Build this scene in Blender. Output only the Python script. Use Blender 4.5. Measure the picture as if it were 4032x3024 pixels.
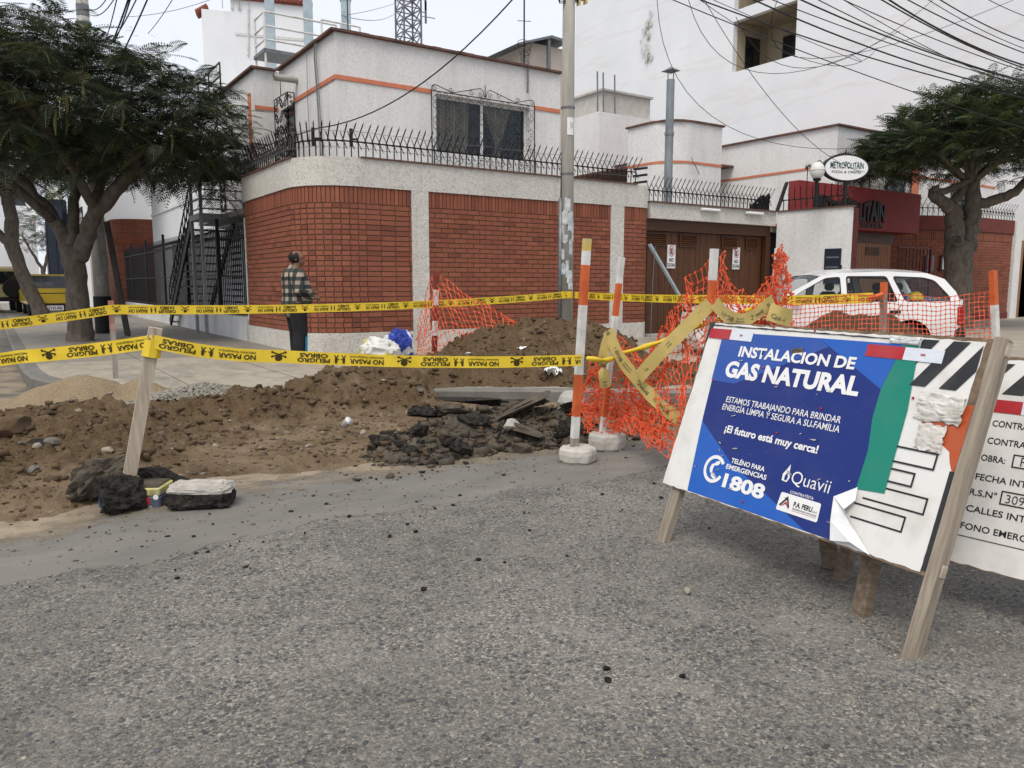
import bpy, bmesh, math, random
import numpy as np
from mathutils import Vector, Matrix
from math import radians, sin, cos, pi, tan, atan2, sqrt

sc = bpy.context.scene
for o in list(bpy.data.objects):
    bpy.data.objects.remove(o)
C = sc.collection
rng = random.Random(7)
nrg = np.random.default_rng(11)

# ---------------------------------------------------------------- camera
cam = bpy.data.cameras.new('camera')
cam.sensor_width = 36.0
cam.lens = 36.0 * 3030 / 4032
cam.clip_start = 0.05
cam.clip_end = 800
camo = bpy.data.objects.new('camera', cam)
C.objects.link(camo)
camo.location = (0, 0, 1.35)
HEAD = radians(56)                      # heading measured from +X, house front runs along X
PITCH = math.atan(394 / 3030)
camo.rotation_euler = (pi / 2 - PITCH, 0, HEAD - pi / 2)
sc.camera = camo

# ---------------------------------------------------------------- overcast sky + soft sun
SUN_EL, SUN_AZ = radians(58), radians(215)     # azimuth of the sun measured from +X
w = bpy.data.worlds.new('World')
sc.world = w
w.use_nodes = True
nt = w.node_tree
nt.nodes.clear()
sky = nt.nodes.new('ShaderNodeTexSky')
sky.sky_type = 'NISHITA'
sky.sun_disc = False
sky.sun_elevation = SUN_EL
sky.sun_rotation = pi / 2 - SUN_AZ
sky.dust_density = 6.0
sky.air_density = 1.0
bgs = nt.nodes.new('ShaderNodeBackground')
bgs.inputs['Strength'].default_value = 0.1
nt.links.new(sky.outputs[0], bgs.inputs[0])
bgc = nt.nodes.new('ShaderNodeBackground')          # the even cloud deck over Lima
bgc.inputs['Color'].default_value = (0.855, 0.89, 0.965, 1)
bgc.inputs['Strength'].default_value = 0.84
mx = nt.nodes.new('ShaderNodeMixShader')
mx.inputs[0].default_value = 0.86
nt.links.new(bgs.outputs[0], mx.inputs[1])
nt.links.new(bgc.outputs[0], mx.inputs[2])
wo = nt.nodes.new('ShaderNodeOutputWorld')
nt.links.new(mx.outputs[0], wo.inputs[0])

sun = bpy.data.lights.new('sun', 'SUN')
sun.energy = 1.5
sun.angle = radians(28)
sun.color = (1.0, 0.94, 0.85)
suno = bpy.data.objects.new('sun', sun)
C.objects.link(suno)
sd = Vector((cos(SUN_EL) * cos(SUN_AZ), cos(SUN_EL) * sin(SUN_AZ), sin(SUN_EL)))
suno.rotation_euler = (-sd).to_track_quat('-Z', 'Y').to_euler()
suno.location = sd * 60

vs = sc.view_settings
vs.view_transform = 'Standard'
vs.look = 'None'
vs.exposure = 0.50
vs.gamma = 1.0
vs.use_curve_mapping = False

# ---------------------------------------------------------------- helpers
def tag(o, label=None, cat=None, group=None, kind=None):
    if label: o['label'] = label
    if cat: o['category'] = cat
    if group: o['group'] = group
    if kind: o['kind'] = kind
    return o

def thing(name, label, cat, loc=(0, 0, 0), rz=0, group=None):
    o = bpy.data.objects.new(name, None)
    o.empty_display_size = 0.1
    C.objects.link(o)
    o.location = loc
    o.rotation_euler = (0, 0, rz)
    return tag(o, label, cat, group)

def copy_tree(o, parent=None):
    c = o.copy(); C.objects.link(c)
    if parent: c.parent = parent
    for ch in o.children: copy_tree(ch, c)
    return c

def mesh_np(name, V, F):
    """V (n,3) array, F (m,k) array of equal sized faces"""
    me = bpy.data.meshes.new(name)
    V = np.asarray(V, np.float32); F = np.asarray(F, np.int32)
    m, k = F.shape
    me.vertices.add(len(V)); me.vertices.foreach_set('co', V.ravel())
    me.loops.add(m * k); me.loops.foreach_set('vertex_index', F.ravel())
    me.polygons.add(m)
    me.polygons.foreach_set('loop_start', np.arange(0, m * k, k, dtype=np.int32))
    me.polygons.foreach_set('loop_total', np.full(m, k, np.int32))
    me.update(calc_edges=True)
    return me

def link(name, me, mats, parent=None, smooth=False, loc=None):
    o = bpy.data.objects.new(name, me)
    C.objects.link(o)
    if not isinstance(mats, (list, tuple)): mats = [mats]
    if len(me.materials) == 0:
        for m in mats: me.materials.append(m)
    if smooth: me.polygons.foreach_set('use_smooth', [True] * len(me.polygons))
    if parent is not None: o.parent = parent
    if loc is not None: o.location = loc
    return o

class MB:
    def __init__(s): s.v = []; s.f = []; s.mi = []; s.m = 0; s.col = []
    def add(s, V, F, M=None):
        b = len(s.v)
        for p in V:
            s.v.append(tuple(M @ Vector(p)) if M is not None else tuple(p))
        for f in F:
            s.f.append(tuple(b + i for i in f)); s.mi.append(s.m)
        return s
    def box(s, x0, x1, y0, y1, z0, z1, M=None):
        V = [(x0, y0, z0), (x1, y0, z0), (x1, y1, z0), (x0, y1, z0), (x0, y0, z1), (x1, y0, z1), (x1, y1, z1), (x0, y1, z1)]
        return s.add(V, [(0, 3, 2, 1), (4, 5, 6, 7), (0, 1, 5, 4), (1, 2, 6, 5), (2, 3, 7, 6), (3, 0, 4, 7)], M)
    def bbox(s, x0, x1, y0, y1, z0, z1, b=0.01, M=None):
        """chamfered box (chamfer on every edge)"""
        xs, ys, zs = (x0, x1), (y0, y1), (z0, z1)
        V = []; idx = {}
        for i in (0, 1):
            for j in (0, 1):
                for k in (0, 1):
                    sx, sy, sz = 1 - 2 * i, 1 - 2 * j, 1 - 2 * k
                    c = (xs[i], ys[j], zs[k])
                    for a in range(3):
                        p = [c[0] + sx * b, c[1] + sy * b, c[2] + sz * b]; p[a] = c[a]
                        idx[(i, j, k, a)] = len(V); V.append(tuple(p))
        F = []
        q = lambda i, j, k, a: idx[(i, j, k, a)]
        F.append((q(0,0,0,0), q(0,0,1,0), q(0,1,1,0), q(0,1,0,0)))
        F.append((q(1,0,0,0), q(1,1,0,0), q(1,1,1,0), q(1,0,1,0)))
        F.append((q(0,0,0,1), q(1,0,0,1), q(1,0,1,1), q(0,0,1,1)))
        F.append((q(0,1,0,1), q(0,1,1,1), q(1,1,1,1), q(1,1,0,1)))
        F.append((q(0,0,0,2), q(0,1,0,2), q(1,1,0,2), q(1,0,0,2)))
        F.append((q(0,0,1,2), q(1,0,1,2), q(1,1,1,2), q(0,1,1,2)))
        for k in (0, 1):
            for j in (0, 1): F.append((q(0,j,k,1), q(1,j,k,1), q(1,j,k,2), q(0,j,k,2)))
            for i in (0, 1): F.append((q(i,0,k,0), q(i,1,k,0), q(i,1,k,2), q(i,0,k,2)))
        for i in (0, 1):
            for j in (0, 1): F.append((q(i,j,0,0), q(i,j,1,0), q(i,j,1,1), q(i,j,0,1)))
        for i in (0, 1):
            for j in (0, 1):
                for k in (0, 1): F.append((q(i,j,k,0), q(i,j,k,1), q(i,j,k,2)))
        return s.add(V, F, M)
    def bar(s, p, q, w, d=None, up=(0, 0, 1), M=None):
        """rectangular bar from p to q"""
        d = d or w
        p, q = Vector(p), Vector(q); t = (q - p); L = t.length
        if L < 1e-6: return s
        t.normalize(); u = Vector(up)
        if abs(t.dot(u)) > .98: u = Vector((1, 0, 0))
        a = t.cross(u).normalized(); b = a.cross(t).normalized()
        V = []
        for c in (p, q):
            for i, j in ((-1, -1), (1, -1), (1, 1), (-1, 1)): V.append(c + a * (i * w / 2) + b * (j * d / 2))
        return s.add(V, [(0, 1, 2, 3), (7, 6, 5, 4), (0, 4, 5, 1), (1, 5, 6, 2), (2, 6, 7, 3), (3, 7, 4, 0)], M)
    def tube(s, pts, r, n=8, cap=True, M=None):
        pts = [Vector(p) for p in pts]; k = len(pts)
        rs = [r] * k if not isinstance(r, (list, tuple)) else list(r)
        V = []; prev = None
        for i, p in enumerate(pts):
            t = (pts[min(i + 1, k - 1)] - pts[max(i - 1, 0)])
            if t.length < 1e-9: t = Vector((0, 0, 1))
            t.normalize()
            if prev is None:
                u = Vector((0, 0, 1)) if abs(t.z) < .9 else Vector((1, 0, 0))
                a = t.cross(u).normalized()
            else:
                a = (prev - t * prev.dot(t))
                a = a.normalized() if a.length > 1e-6 else t.orthogonal().normalized()
            prev = a; b = t.cross(a)
            for j in range(n):
                g = 2 * pi * j / n
                V.append(p + (a * cos(g) + b * sin(g)) * rs[i])
        F = []
        for i in range(k - 1):
            for j in range(n):
                F.append((i * n + j, i * n + (j + 1) % n, (i + 1) * n + (j + 1) % n, (i + 1) * n + j))
        if cap:
            F.append(tuple(range(n - 1, -1, -1))); F.append(tuple((k - 1) * n + j for j in range(n)))
        return s.add(V, F, M)
    def lathe(s, prof, n=24, M=None, capb=True, capt=True):
        V = []; F = []; k = len(prof)
        for r, z in prof:
            for j in range(n): V.append((r * cos(2 * pi * j / n), r * sin(2 * pi * j / n), z))
        for i in range(k - 1):
            for j in range(n): F.append((i * n + j, i * n + (j + 1) % n, (i + 1) * n + (j + 1) % n, (i + 1) * n + j))
        if capb: F.append(tuple(range(n - 1, -1, -1)))
        if capt: F.append(tuple((k - 1) * n + j for j in range(n)))
        return s.add(V, F, M)
    def prism(s, pts, z0, z1, M=None):
        """convex or simple polygon in xy extruded along z"""
        n = len(pts)
        V = [(x, y, z0) for x, y in pts] + [(x, y, z1) for x, y in pts]
        F = [tuple(range(n - 1, -1, -1)), tuple(range(n, 2 * n))]
        for i in range(n): F.append((i, (i + 1) % n, n + (i + 1) % n, n + i))
        return s.add(V, F, M)
    def build(s, name, mats, parent=None, smooth=False, loc=None):
        me = bpy.data.meshes.new(name)
        me.from_pydata(s.v, [], s.f)
        o = link(name, me, mats, parent, smooth, loc)
        if any(s.mi): me.polygons.foreach_set('material_index', s.mi)
        me.update()
        return o

def T(x, y, z): return Matrix.Translation((x, y, z))
def RZ(a): return Matrix.Rotation(a, 4, 'Z')
def RX(a): return Matrix.Rotation(a, 4, 'X')
def RY(a): return Matrix.Rotation(a, 4, 'Y')
def frame(o, x, y, z):
    """matrix with columns x,y,z at origin o"""
    M = Matrix.Identity(4)
    for i, c in enumerate((x, y, z)):
        for j in range(3): M[j][i] = c[j]
    for j in range(3): M[j][3] = o[j]
    return M

# ---------------------------------------------------------------- procedural materials
MATS = {}
def nodes_of(name):
    m = bpy.data.materials.new(name); m.use_nodes = True
    n = m.node_tree; n.nodes.clear()
    out = n.nodes.new('ShaderNodeOutputMaterial')
    b = n.nodes.new('ShaderNodeBsdfPrincipled')
    n.links.new(b.outputs[0], out.inputs[0])
    MATS[name] = m
    return m, n, b

def N(n, t, **k):
    o = n.nodes.new(t)
    for a, v in k.items(): setattr(o, a, v)
    return o
def coords(n, kind='Object', rand=False):
    tc = N(n, 'ShaderNodeTexCoord')
    if not rand: return tc.outputs[kind]
    oi = N(n, 'ShaderNodeObjectInfo')
    ml = N(n, 'ShaderNodeMath', operation='MULTIPLY'); ml.inputs[1].default_value = 57.0
    n.links.new(oi.outputs['Random'], ml.inputs[0])
    va = N(n, 'ShaderNodeVectorMath', operation='ADD')
    n.links.new(tc.outputs[kind], va.inputs[0]); n.links.new(ml.outputs[0], va.inputs[1])
    return va.outputs[0]
def noise(n, vec, scale, detail=4, rough=.55, dist=0, stretch=None):
    if stretch:
        mp = N(n, 'ShaderNodeMapping'); mp.inputs['Scale'].default_value = stretch
        n.links.new(vec, mp.inputs[0]); vec = mp.outputs[0]
    o = N(n, 'ShaderNodeTexNoise'); o.inputs['Scale'].default_value = scale
    o.inputs['Detail'].default_value = detail; o.inputs['Roughness'].default_value = rough
    o.inputs['Distortion'].default_value = dist
    n.links.new(vec, o.inputs['Vector'])
    return o.outputs['Fac']
def ramp(n, fac, stops):
    r = N(n, 'ShaderNodeValToRGB'); e = r.color_ramp.elements
    while len(e) < len(stops): e.new(.5)
    for el, (p, c) in zip(e, stops):
        el.position = p; el.color = (c[0], c[1], c[2], 1) if isinstance(c, (tuple, list)) else (c, c, c, 1)
    n.links.new(fac, r.inputs[0])
    return r.outputs[0]
def mixc(n, fac, a, b, mode='MIX'):
    m = N(n, 'ShaderNodeMix', data_type='RGBA', blend_type=mode)
    for i, x in ((0, fac), (6, a), (7, b)):
        if isinstance(x, (int, float)): m.inputs[i].default_value = x
        elif isinstance(x, (tuple, list)): m.inputs[i].default_value = (*x[:3], 1)
        else: n.links.new(x, m.inputs[i])
    return m.outputs[2]
def bump(n, b, h, strength, dist=.01):
    bp = N(n, 'ShaderNodeBump'); bp.inputs['Strength'].default_value = strength; bp.inputs['Distance'].default_value = dist
    n.links.new(h, bp.inputs['Height']); n.links.new(bp.outputs[0], b.inputs['Normal'])
def mat(name, c1, c2=None, scale=4, rough=.8, bmp=0, bscale=None, bdist=.01, metal=0, spec=.3, lo=.35, hi=.65, stretch=None, detail=5, rand=False, c3=None, s3=1.2, lo3=.55, hi3=.75, coat=0, alpha=None, trans=0):
    m, n, b = nodes_of(name)
    b.inputs['Roughness'].default_value = rough
    b.inputs['Metallic'].default_value = metal
    b.inputs['Specular IOR Level'].default_value = spec
    if coat: b.inputs['Coat Weight'].default_value = coat
    if trans: b.inputs['Transmission Weight'].default_value = trans
    if c2 is None and c3 is None and not bmp:
        b.inputs['Base Color'].default_value = (*c1, 1)
        return m
    v = coords(n, 'Object', rand)
    col = None
    if c2 is not None:
        f = noise(n, v, scale, detail, stretch=stretch)
        col = ramp(n, f, [(lo, c1), (hi, c2)])
    if c3 is not None:
        f3 = noise(n, v, s3, 6, .65, stretch=stretch)
        f3 = ramp(n, f3, [(lo3, 0.0), (hi3, 1.0)])
        col = mixc(n, f3, col if col is not None else c1, c3)
    if col is None: b.inputs['Base Color'].default_value = (*c1, 1)
    else: n.links.new(col, b.inputs['Base Color'])
    if bmp:
        bump(n, b, noise(n, v, bscale or scale * 3, 6, .6, stretch=stretch), bmp, bdist)
    return m

# generic ones
mat('white_paint', (.70, .69, .66), (.52, .51, .48), 9, .6, .2, 40, c3=(.30, .27, .23), s3=4, lo3=.58, hi3=.8, rand=True)
mat('orange_paint', (.62, .13, .035), (.50, .10, .03), 9, .6, .2, 40, c3=(.55, .36, .26), s3=7, lo3=.62, hi3=.78, rand=True)
mat('red_paint', (.22, .045, .03), (.15, .03, .022), 8, .6, .2, 40, rand=True)
mat('yellow_paint', (.60, .42, .05), (.5, .42, .2), 9, .6, rand=True)
mat('raw_wood', (.47, .405, .32), (.33, .275, .21), 6, .8, .25, 30, .004, stretch=(8, 8, .6), c3=(.20, .15, .10), s3=3, lo3=.6, hi3=.8, rand=True)
mat('old_wood', (.20, .15, .105), (.11, .08, .058), 6, .85, .3, 30, .004, stretch=(8, 8, .6), rand=True)
mat('grey_wood', (.33, .30, .26), (.22, .20, .17), 6, .85, .25, 30, .004, stretch=(8, 8, .6), rand=True)
mat('weathered_wood', (.33, .28, .22), (.21, .175, .135), 6, .85, .3, 30, .004, stretch=(8, .6, 8), c3=(.12, .095, .07), s3=3, lo3=.55, hi3=.8, rand=True)
mat('iron_black', (.012, .012, .014), (.022, .02, .02), 12, .5, metal=.2)
mat('steel_grey', (.20, .21, .22), (.13, .135, .14), 10, .5, metal=.5)
mat('galvanised', (.42, .49, .52), (.33, .40, .43), 5, .45, metal=.35)
mat('cable_black', (.012, .012, .013), rough=.5)
mat('rubber', (.015, .015, .016), rough=.75)
mat('dark_glass', (.012, .014, .016), rough=.06, spec=.6)
mat('black_print', (.015, .015, .016), rough=.6)
mat('white_print', (.80, .80, .80), (.70, .70, .70), 20, .5)
mat('concrete', (.40, .385, .35), (.30, .29, .265), 5, .9, .5, 60, .004, c3=(.2, .19, .17), s3=2.5, lo3=.55, hi3=.8, rand=True)
mat('concrete_pole', (.37, .35, .31), (.29, .275, .24), 4, .85, .3, 60, .003, stretch=(3, 3, .5))
mat('far_white', (.78, .79, .80), (.72, .73, .74), .6, .8, .1, 3)
mat('tile_red', (.30, .09, .06), (.20, .06, .04), 5, .8, .3, 14)
mat('coping', (.17, .085, .06), (.09, .05, .04), 4, .85, .4, 20, .01)
mat('band_orange', (.60, .205, .11), (.50, .17, .095), 6, .8, .2, 30)
mat('door_wood', (.105, .040, .015), (.060, .022, .009), 5, .5, .15, 40, .002, stretch=(9, 9, .5), rand=True)
mat('door_wood_light', (.30, .13, .05), (.20, .08, .03), 5, .5, .15, 40, .002, stretch=(9, 9, .5), rand=True)
mat('beam_wood', (.085, .032, .014), (.05, .02, .01), 5, .5, .15, 40, .002, stretch=(.5, 9, 9))

# rough stucco, swirled float marks
def stucco(name, base, dark, bmp=.9, sc_=26):
    m, n, b = nodes_of(name)
    v = coords(n)
    f = noise(n, v, sc_, 3, .6, 2.2)
    c = ramp(n, f, [(.36, dark), (.52, base)])
    g = noise(n, v, 1.1, 5, .6)
    st = noise(n, v, 1.6, 5, .6, stretch=(2.5, 2.5, .18))
    c = mixc(n, ramp(n, g, [(.45, 0.0), (.8, .30)]), c, tuple(x * .62 for x in base))
    c = mixc(n, ramp(n, st, [(.5, 0.0), (.8, .38)]), c, (base[0] * .58, base[1] * .55, base[2] * .5))
    n.links.new(c, b.inputs['Base Color'])
    b.inputs['Roughness'].default_value = .92
    b.inputs['Specular IOR Level'].default_value = .15
    bump(n, b, f, bmp, .02)
    return m
stucco('stucco_upper', (.82, .80, .78), (.60, .59, .575))
stucco('stucco_wall', (.70, .67, .615), (.40, .385, .345), 1.0, 22)
stucco('stucco_white', (.80, .79, .77), (.58, .575, .56), .9, 24)

# brick faces: every brick its own tone through the attribute 'tone' or the object's random value
def brickmat(name, a, b_, c_):
    m, n, b = nodes_of(name)
    at = N(n, 'ShaderNodeAttribute', attribute_name='tone')
    oi = N(n, 'ShaderNodeObjectInfo')
    s_ = N(n, 'ShaderNodeMath', operation='ADD'); n.links.new(at.outputs['Fac'], s_.inputs[0]); n.links.new(oi.outputs['Random'], s_.inputs[1])
    fr = N(n, 'ShaderNodeMath', operation='FRACT'); n.links.new(s_.outputs[0], fr.inputs[0])
    col = ramp(n, fr.outputs[0], [(0, c_), (.12, b_), (.5, a), (.86, a), (1, tuple(min(1, x * 1.22) for x in a))])
    v = coords(n, 'Object', True)
    f = noise(n, v, 9, 5, .65)
    col = mixc(n, ramp(n, f, [(.35, .0), (.75, .55)]), col, tuple(x * .66 for x in a))
    n.links.new(col, b.inputs['Base Color'])
    b.inputs['Roughness'].default_value = .85
    b.inputs['Specular IOR Level'].default_value = .2
    bump(n, b, noise(n, v, 60, 4), .35, .004)
    return m
brickmat('brick_red', (.27, .096, .058), (.235, .079, .049), (.165, .057, .039))
mat('mortar', (.165, .112, .08), (.115, .08, .058), 8, .95, .5, 40)
# ================================================================ GROUND
# asphalt with worn aggregate
m, n, b = nodes_of('asphalt')
v = coords(n)
vo = N(n, 'ShaderNodeTexVoronoi'); vo.inputs['Scale'].default_value = 110
mp = N(n, 'ShaderNodeMapping'); mp.inputs['Scale'].default_value = (1, 1.0, 1); n.links.new(v, mp.inputs[0])
n.links.new(mp.outputs[0], vo.inputs['Vector'])
sep = N(n, 'ShaderNodeSeparateColor'); n.links.new(vo.outputs['Color'], sep.inputs[0])
c = ramp(n, sep.outputs[0], [(0, (.026, .026, .027)), (.2, (.075, .073, .068)), (.55, (.165, .157, .138)), (.85, (.27, .252, .215)), (1, (.48, .44, .36))])
fine = noise(n, v, 190, 4, .7)
c = mixc(n, .36, c, ramp(n, fine, [(.37, (.030, .029, .028)), (.60, (.32, .30, .258))]))
vo2 = N(n, 'ShaderNodeTexVoronoi'); vo2.inputs['Scale'].default_value = 34; n.links.new(v, vo2.inputs['Vector'])
sep2 = N(n, 'ShaderNodeSeparateColor'); n.links.new(vo2.outputs['Color'], sep2.inputs[0])
chip = N(n, 'ShaderNodeMath', operation='MULTIPLY')
n.links.new(ramp(n, sep2.outputs[1], [(.74, 0.0), (.75, 1.0)]), chip.inputs[0])
n.links.new(ramp(n, vo2.outputs['Distance'], [(.012 * 24, 1.0), (.0125 * 32, 0.0)]), chip.inputs[1])
c = mixc(n, chip.outputs[0], c, (.062, .063, .066))
big = noise(n, v, .7, 5, .6)
c = mixc(n, ramp(n, big, [(.38, .0), (.66, .85)]), c, mixc(n, .55, c, (.055, .053, .049)))
med = noise(n, v, 3.1, 5, .65, 1.0)
c = mixc(n, ramp(n, med, [(.42, .0), (.72, .45)]), c, (.28, .262, .225))
wear = noise(n, v, .33, 4, .55, 1.6, stretch=(1, .55, 1))
c = mixc(n, ramp(n, wear, [(.44, .0), (.60, .55)]), c, mixc(n, .5, c, (.05, .048, .043)))
cr = N(n, 'ShaderNodeTexVoronoi'); cr.feature = 'DISTANCE_TO_EDGE'; cr.inputs['Scale'].default_value = .42; wv = N(n, 'ShaderNodeVectorMath', operation='ADD'); n.links.new(v, wv.inputs[0]); n.links.new(noise(n, v, 2.5, 6, .7), wv.inputs[1]); n.links.new(wv.outputs[0], cr.inputs['Vector'])
c = mixc(n, ramp(n, cr.outputs['Distance'], [(.003, .25), (.008, 0.0)]), c, (.03, .029, .027))
n.links.new(c, b.inputs['Base Color'])
b.inputs['Roughness'].default_value = .88; b.inputs['Specular IOR Level'].default_value = .25
bh = mixc(n, .6, fine, ramp(n, vo.outputs['Distance'], [(0, 1.0), (.6, 0.0)]))
bump(n, b, bh, .8, .008)

# fresh smooth asphalt strip with dusty films
m, n, b = nodes_of('patch_asphalt')
v = coords(n)
f = noise(n, v, 1.1, 6, .62, .6, stretch=(1, 2.0, 1))
c = ramp(n, f, [(.3, (.130, .122, .106)), (.55, (.182, .170, .145)), (.8, (.275, .245, .195))])
d = noise(n, v, 2.6, 6, .7, 1.0, stretch=(.5, 1.6, 1))
c = mixc(n, ramp(n, d, [(.55, 0.0), (.78, .8)]), c, (.33, .27, .19))
gr = noise(n, v, 240, 3, .6)
c = mixc(n, .25, c, ramp(n, gr, [(.35, (.07, .07, .07)), (.65, (.28, .28, .27))]))
n.links.new(c, b.inputs['Base Color']); b.inputs['Roughness'].default_value = .92; b.inputs['Specular IOR Level'].default_value = .12
bump(n, b, gr, .4, .004)

# poured concrete pavement, sweep marks
m, n, b = nodes_of('pavement')
v = coords(n)
f = noise(n, v, .8, 6, .6, .8)
f2 = noise(n, v, 3.2, 6, .65, .6, stretch=(1, .45, 1))
c = ramp(n, f, [(.25, (.33, .285, .215)), (.55, (.37, .33, .265)), (.8, (.27, .24, .19))])
c = mixc(n, ramp(n, f2, [(.42, 0.0), (.66, .85)]), c, (.215, .195, .16))
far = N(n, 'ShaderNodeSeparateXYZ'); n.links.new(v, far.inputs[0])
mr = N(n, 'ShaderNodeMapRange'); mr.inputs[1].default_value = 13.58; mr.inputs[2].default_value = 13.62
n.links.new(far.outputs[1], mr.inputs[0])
c = mixc(n, mr.outputs[0], c, mixc(n, .40, c, (.13, .125, .12), 'MIX'))   # older, dirtier slabs up the side street, with tree shade painted into their colour
n.links.new(c, b.inputs['Base Color']); b.inputs['Roughness'].default_value = .6; b.inputs['Specular IOR Level'].default_value = .3
bump(n, b, noise(n, v, 40, 5), .2, .004)
mat('kerb_concrete', (.19, .18, .16), (.135, .128, .115), 5, .9, .4, 40, c3=(.17, .155, .13), s3=3, lo3=.5, hi3=.8)

# soil: brown damp spoil with pale dust
def soilmat(name, a, b_, dust, dlo=.52, dhi=.75):
    m, n, b = nodes_of(name)
    v = coords(n)
    f = noise(n, v, 3.2, 8, .65)
    c = ramp(n, f, [(.3, a), (.7, b_)])
    g = noise(n, v, 45, 5, .7)
    c = mixc(n, .45, c, ramp(n, g, [(.3, tuple(x * .5 for x in a)), (.7, tuple(x * 1.35 for x in b_))]))
    d = noise(n, v, 1.4, 6, .7, .4)
    at = N(n, 'ShaderNodeAttribute', attribute_name='dust')
    s_ = N(n, 'ShaderNodeMath', operation='ADD'); n.links.new(d, s_.inputs[0]); n.links.new(at.outputs['Fac'], s_.inputs[1])
    c = mixc(n, ramp(n, s_.outputs[0], [(dlo, 0.0), (dhi, .85)]), c, mixc(n, .3, dust, c))
    sp = noise(n, v, 130, 2, .5)
    c = mixc(n, ramp(n, sp, [(.70, 0.0), (.74, .8)]), c, (.40, .35, .27))
    n.links.new(c, b.inputs['Base Color']); b.inputs['Roughness'].default_value = .95; b.inputs['Specular IOR Level'].default_value = .1
    bump(n, b, mixc(n, .5, g, noise(n, v, 16, 6, .7)), 1.0, .035)
    return m
soilmat('soil', (.078, .052, .028), (.145, .099, .057), (.29, .22, .145), .53, .78)
soilmat('soil_grey', (.060, .040, .024), (.100, .068, .042), (.16, .12, .08), .7, .95)
soilmat('sand', (.22, .165, .10), (.31, .24, .155), (.36, .285, .19))

# --- the big sheet
def sheet(name, pts, z, m):
    me = bpy.data.meshes.new(name); me.from_pydata([(x, y, z) for x, y in pts], [], [tuple(range(len(pts)))])
    return tag(link(name, me, m), kind='structure')
g = sheet('road', [(-160, -60), (200, -60), (200, 220), (-160, 220)], 0.0, MATS['asphalt'])
g['label'] = 'worn grey asphalt road with flat stone chips showing'

# smooth strip: ragged lower edge, upper edge lost under soil
lo_e = [(-6, 3.85), (-3, 3.98), (-1.2, 4.06), (-.5, 4.02), (-.05, 4.035), (.5, 4.02), (1.0, 4.10), (1.5, 4.13), (1.86, 4.16), (2.4, 4.05), (2.9, 4.10), (3.3, 4.0), (3.9, 4.0), (4.6, 3.9), (5.6, 3.6), (7, 2.7), (9, 1.3)]
lo2 = []
for i in range(len(lo_e) - 1):
    for k in range(16):
        t = k / 16; x = lo_e[i][0] * (1 - t) + lo_e[i + 1][0] * t; y = lo_e[i][1] * (1 - t) + lo_e[i + 1][1] * t
        lo2.append((x, y + rng.uniform(-.03, .03) + .05 * sin(x * 7.3) * sin(x * 2.9)))
up = [(9, 3.4), (7, 4.6), (5, 5.8), (3.5, 6.8), (1, 7.4), (-6, 8.2)]
SK = lo2
me = bpy.data.meshes.new('asphalt_patch')
bm = bmesh.new()
vs_ = [bm.verts.new((x, y, .004)) for x, y in lo2 + up]
bmesh.ops.triangle_fill(bm, use_beauty=True, edges=[bm.edges.new((vs_[i], vs_[(i + 1) % len(vs_)])) for i in range(len(vs_))])
for f_ in bm.faces:
    f_.normal_update()
    if f_.normal.z < 0: f_.normal_flip()
for i in range(len(SK) - 1):
    a_, b_ = vs_[i], vs_[i + 1]
    bm.faces.new((bm.verts.new((a_.co.x, a_.co.y - .006, -.006)), bm.verts.new((b_.co.x, b_.co.y - .006, -.006)), b_, a_))
bm.to_mesh(me); bm.free()
tag(link('asphalt_patch', me, MATS['patch_asphalt']), 'smooth newer grey asphalt strip beside the soil', kind='structure')

sg = smooth_ = [(.33 + rng.uniform(-.03, .03), 15 - .25 * i) for i in range(14)] + [(.5, 11.0), (.9, 10.2), (1.3, 9.5), (1.6, 9.0), (.5, 8.4), (-1.0, 8.2), (-3.0, 8.6)] + [(-3.2 + i * .2 + rng.uniform(-.1, .1), 9.4 + i * .42 + rng.uniform(-.15, .15)) for i in range(13)]
mat('sandy_dust', (.25, .20, .14), (.14, .125, .10), 2.2, .95, .5, 40, lo=.42, hi=.6, c3=(.085, .08, .07), s3=1.1, lo3=.5, hi3=.66)
me = bpy.data.meshes.new('sandy_gutter'); bm = bmesh.new(); vs_ = [bm.verts.new((x, y, .004)) for x, y in sg]
bmesh.ops.triangle_fill(bm, use_beauty=True, edges=[bm.edges.new((vs_[i], vs_[(i + 1) % len(vs_)])) for i in range(len(vs_))])
bm.to_mesh(me); bm.free()
tag(link('sandy_gutter', me, MATS['sandy_dust']), 'sandy dirty gutter along the left kerb', kind='structure')
# --- pavement with kerb
KERB = [(.30, 150), (.30, 60), (.32, 24), (.34, 14), (.36, 12.6), (.42, 11.7), (.62, 10.9), (1.0, 10.1), (1.6, 9.35), (2.4, 8.75), (4.2, 7.75), (5.4, 6.85), (8, 4.9), (16, -.8), (40, -18)]
SW = .15
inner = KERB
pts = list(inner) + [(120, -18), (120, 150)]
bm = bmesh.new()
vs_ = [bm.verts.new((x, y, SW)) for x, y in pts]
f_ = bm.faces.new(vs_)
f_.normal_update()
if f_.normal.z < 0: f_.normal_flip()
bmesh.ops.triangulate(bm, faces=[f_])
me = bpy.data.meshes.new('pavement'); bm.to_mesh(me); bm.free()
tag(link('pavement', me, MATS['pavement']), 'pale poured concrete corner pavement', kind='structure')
def offset_path(P, d):
    out = []
    for i, p in enumerate(P):
        a = Vector(P[max(i - 1, 0)]); c_ = Vector(P[min(i + 1, len(P) - 1)])
        t = (c_ - a).normalized(); nn = Vector((t.y, -t.x))
        out.append((p[0] + nn.x * d, p[1] + nn.y * d))
    return out
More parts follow.
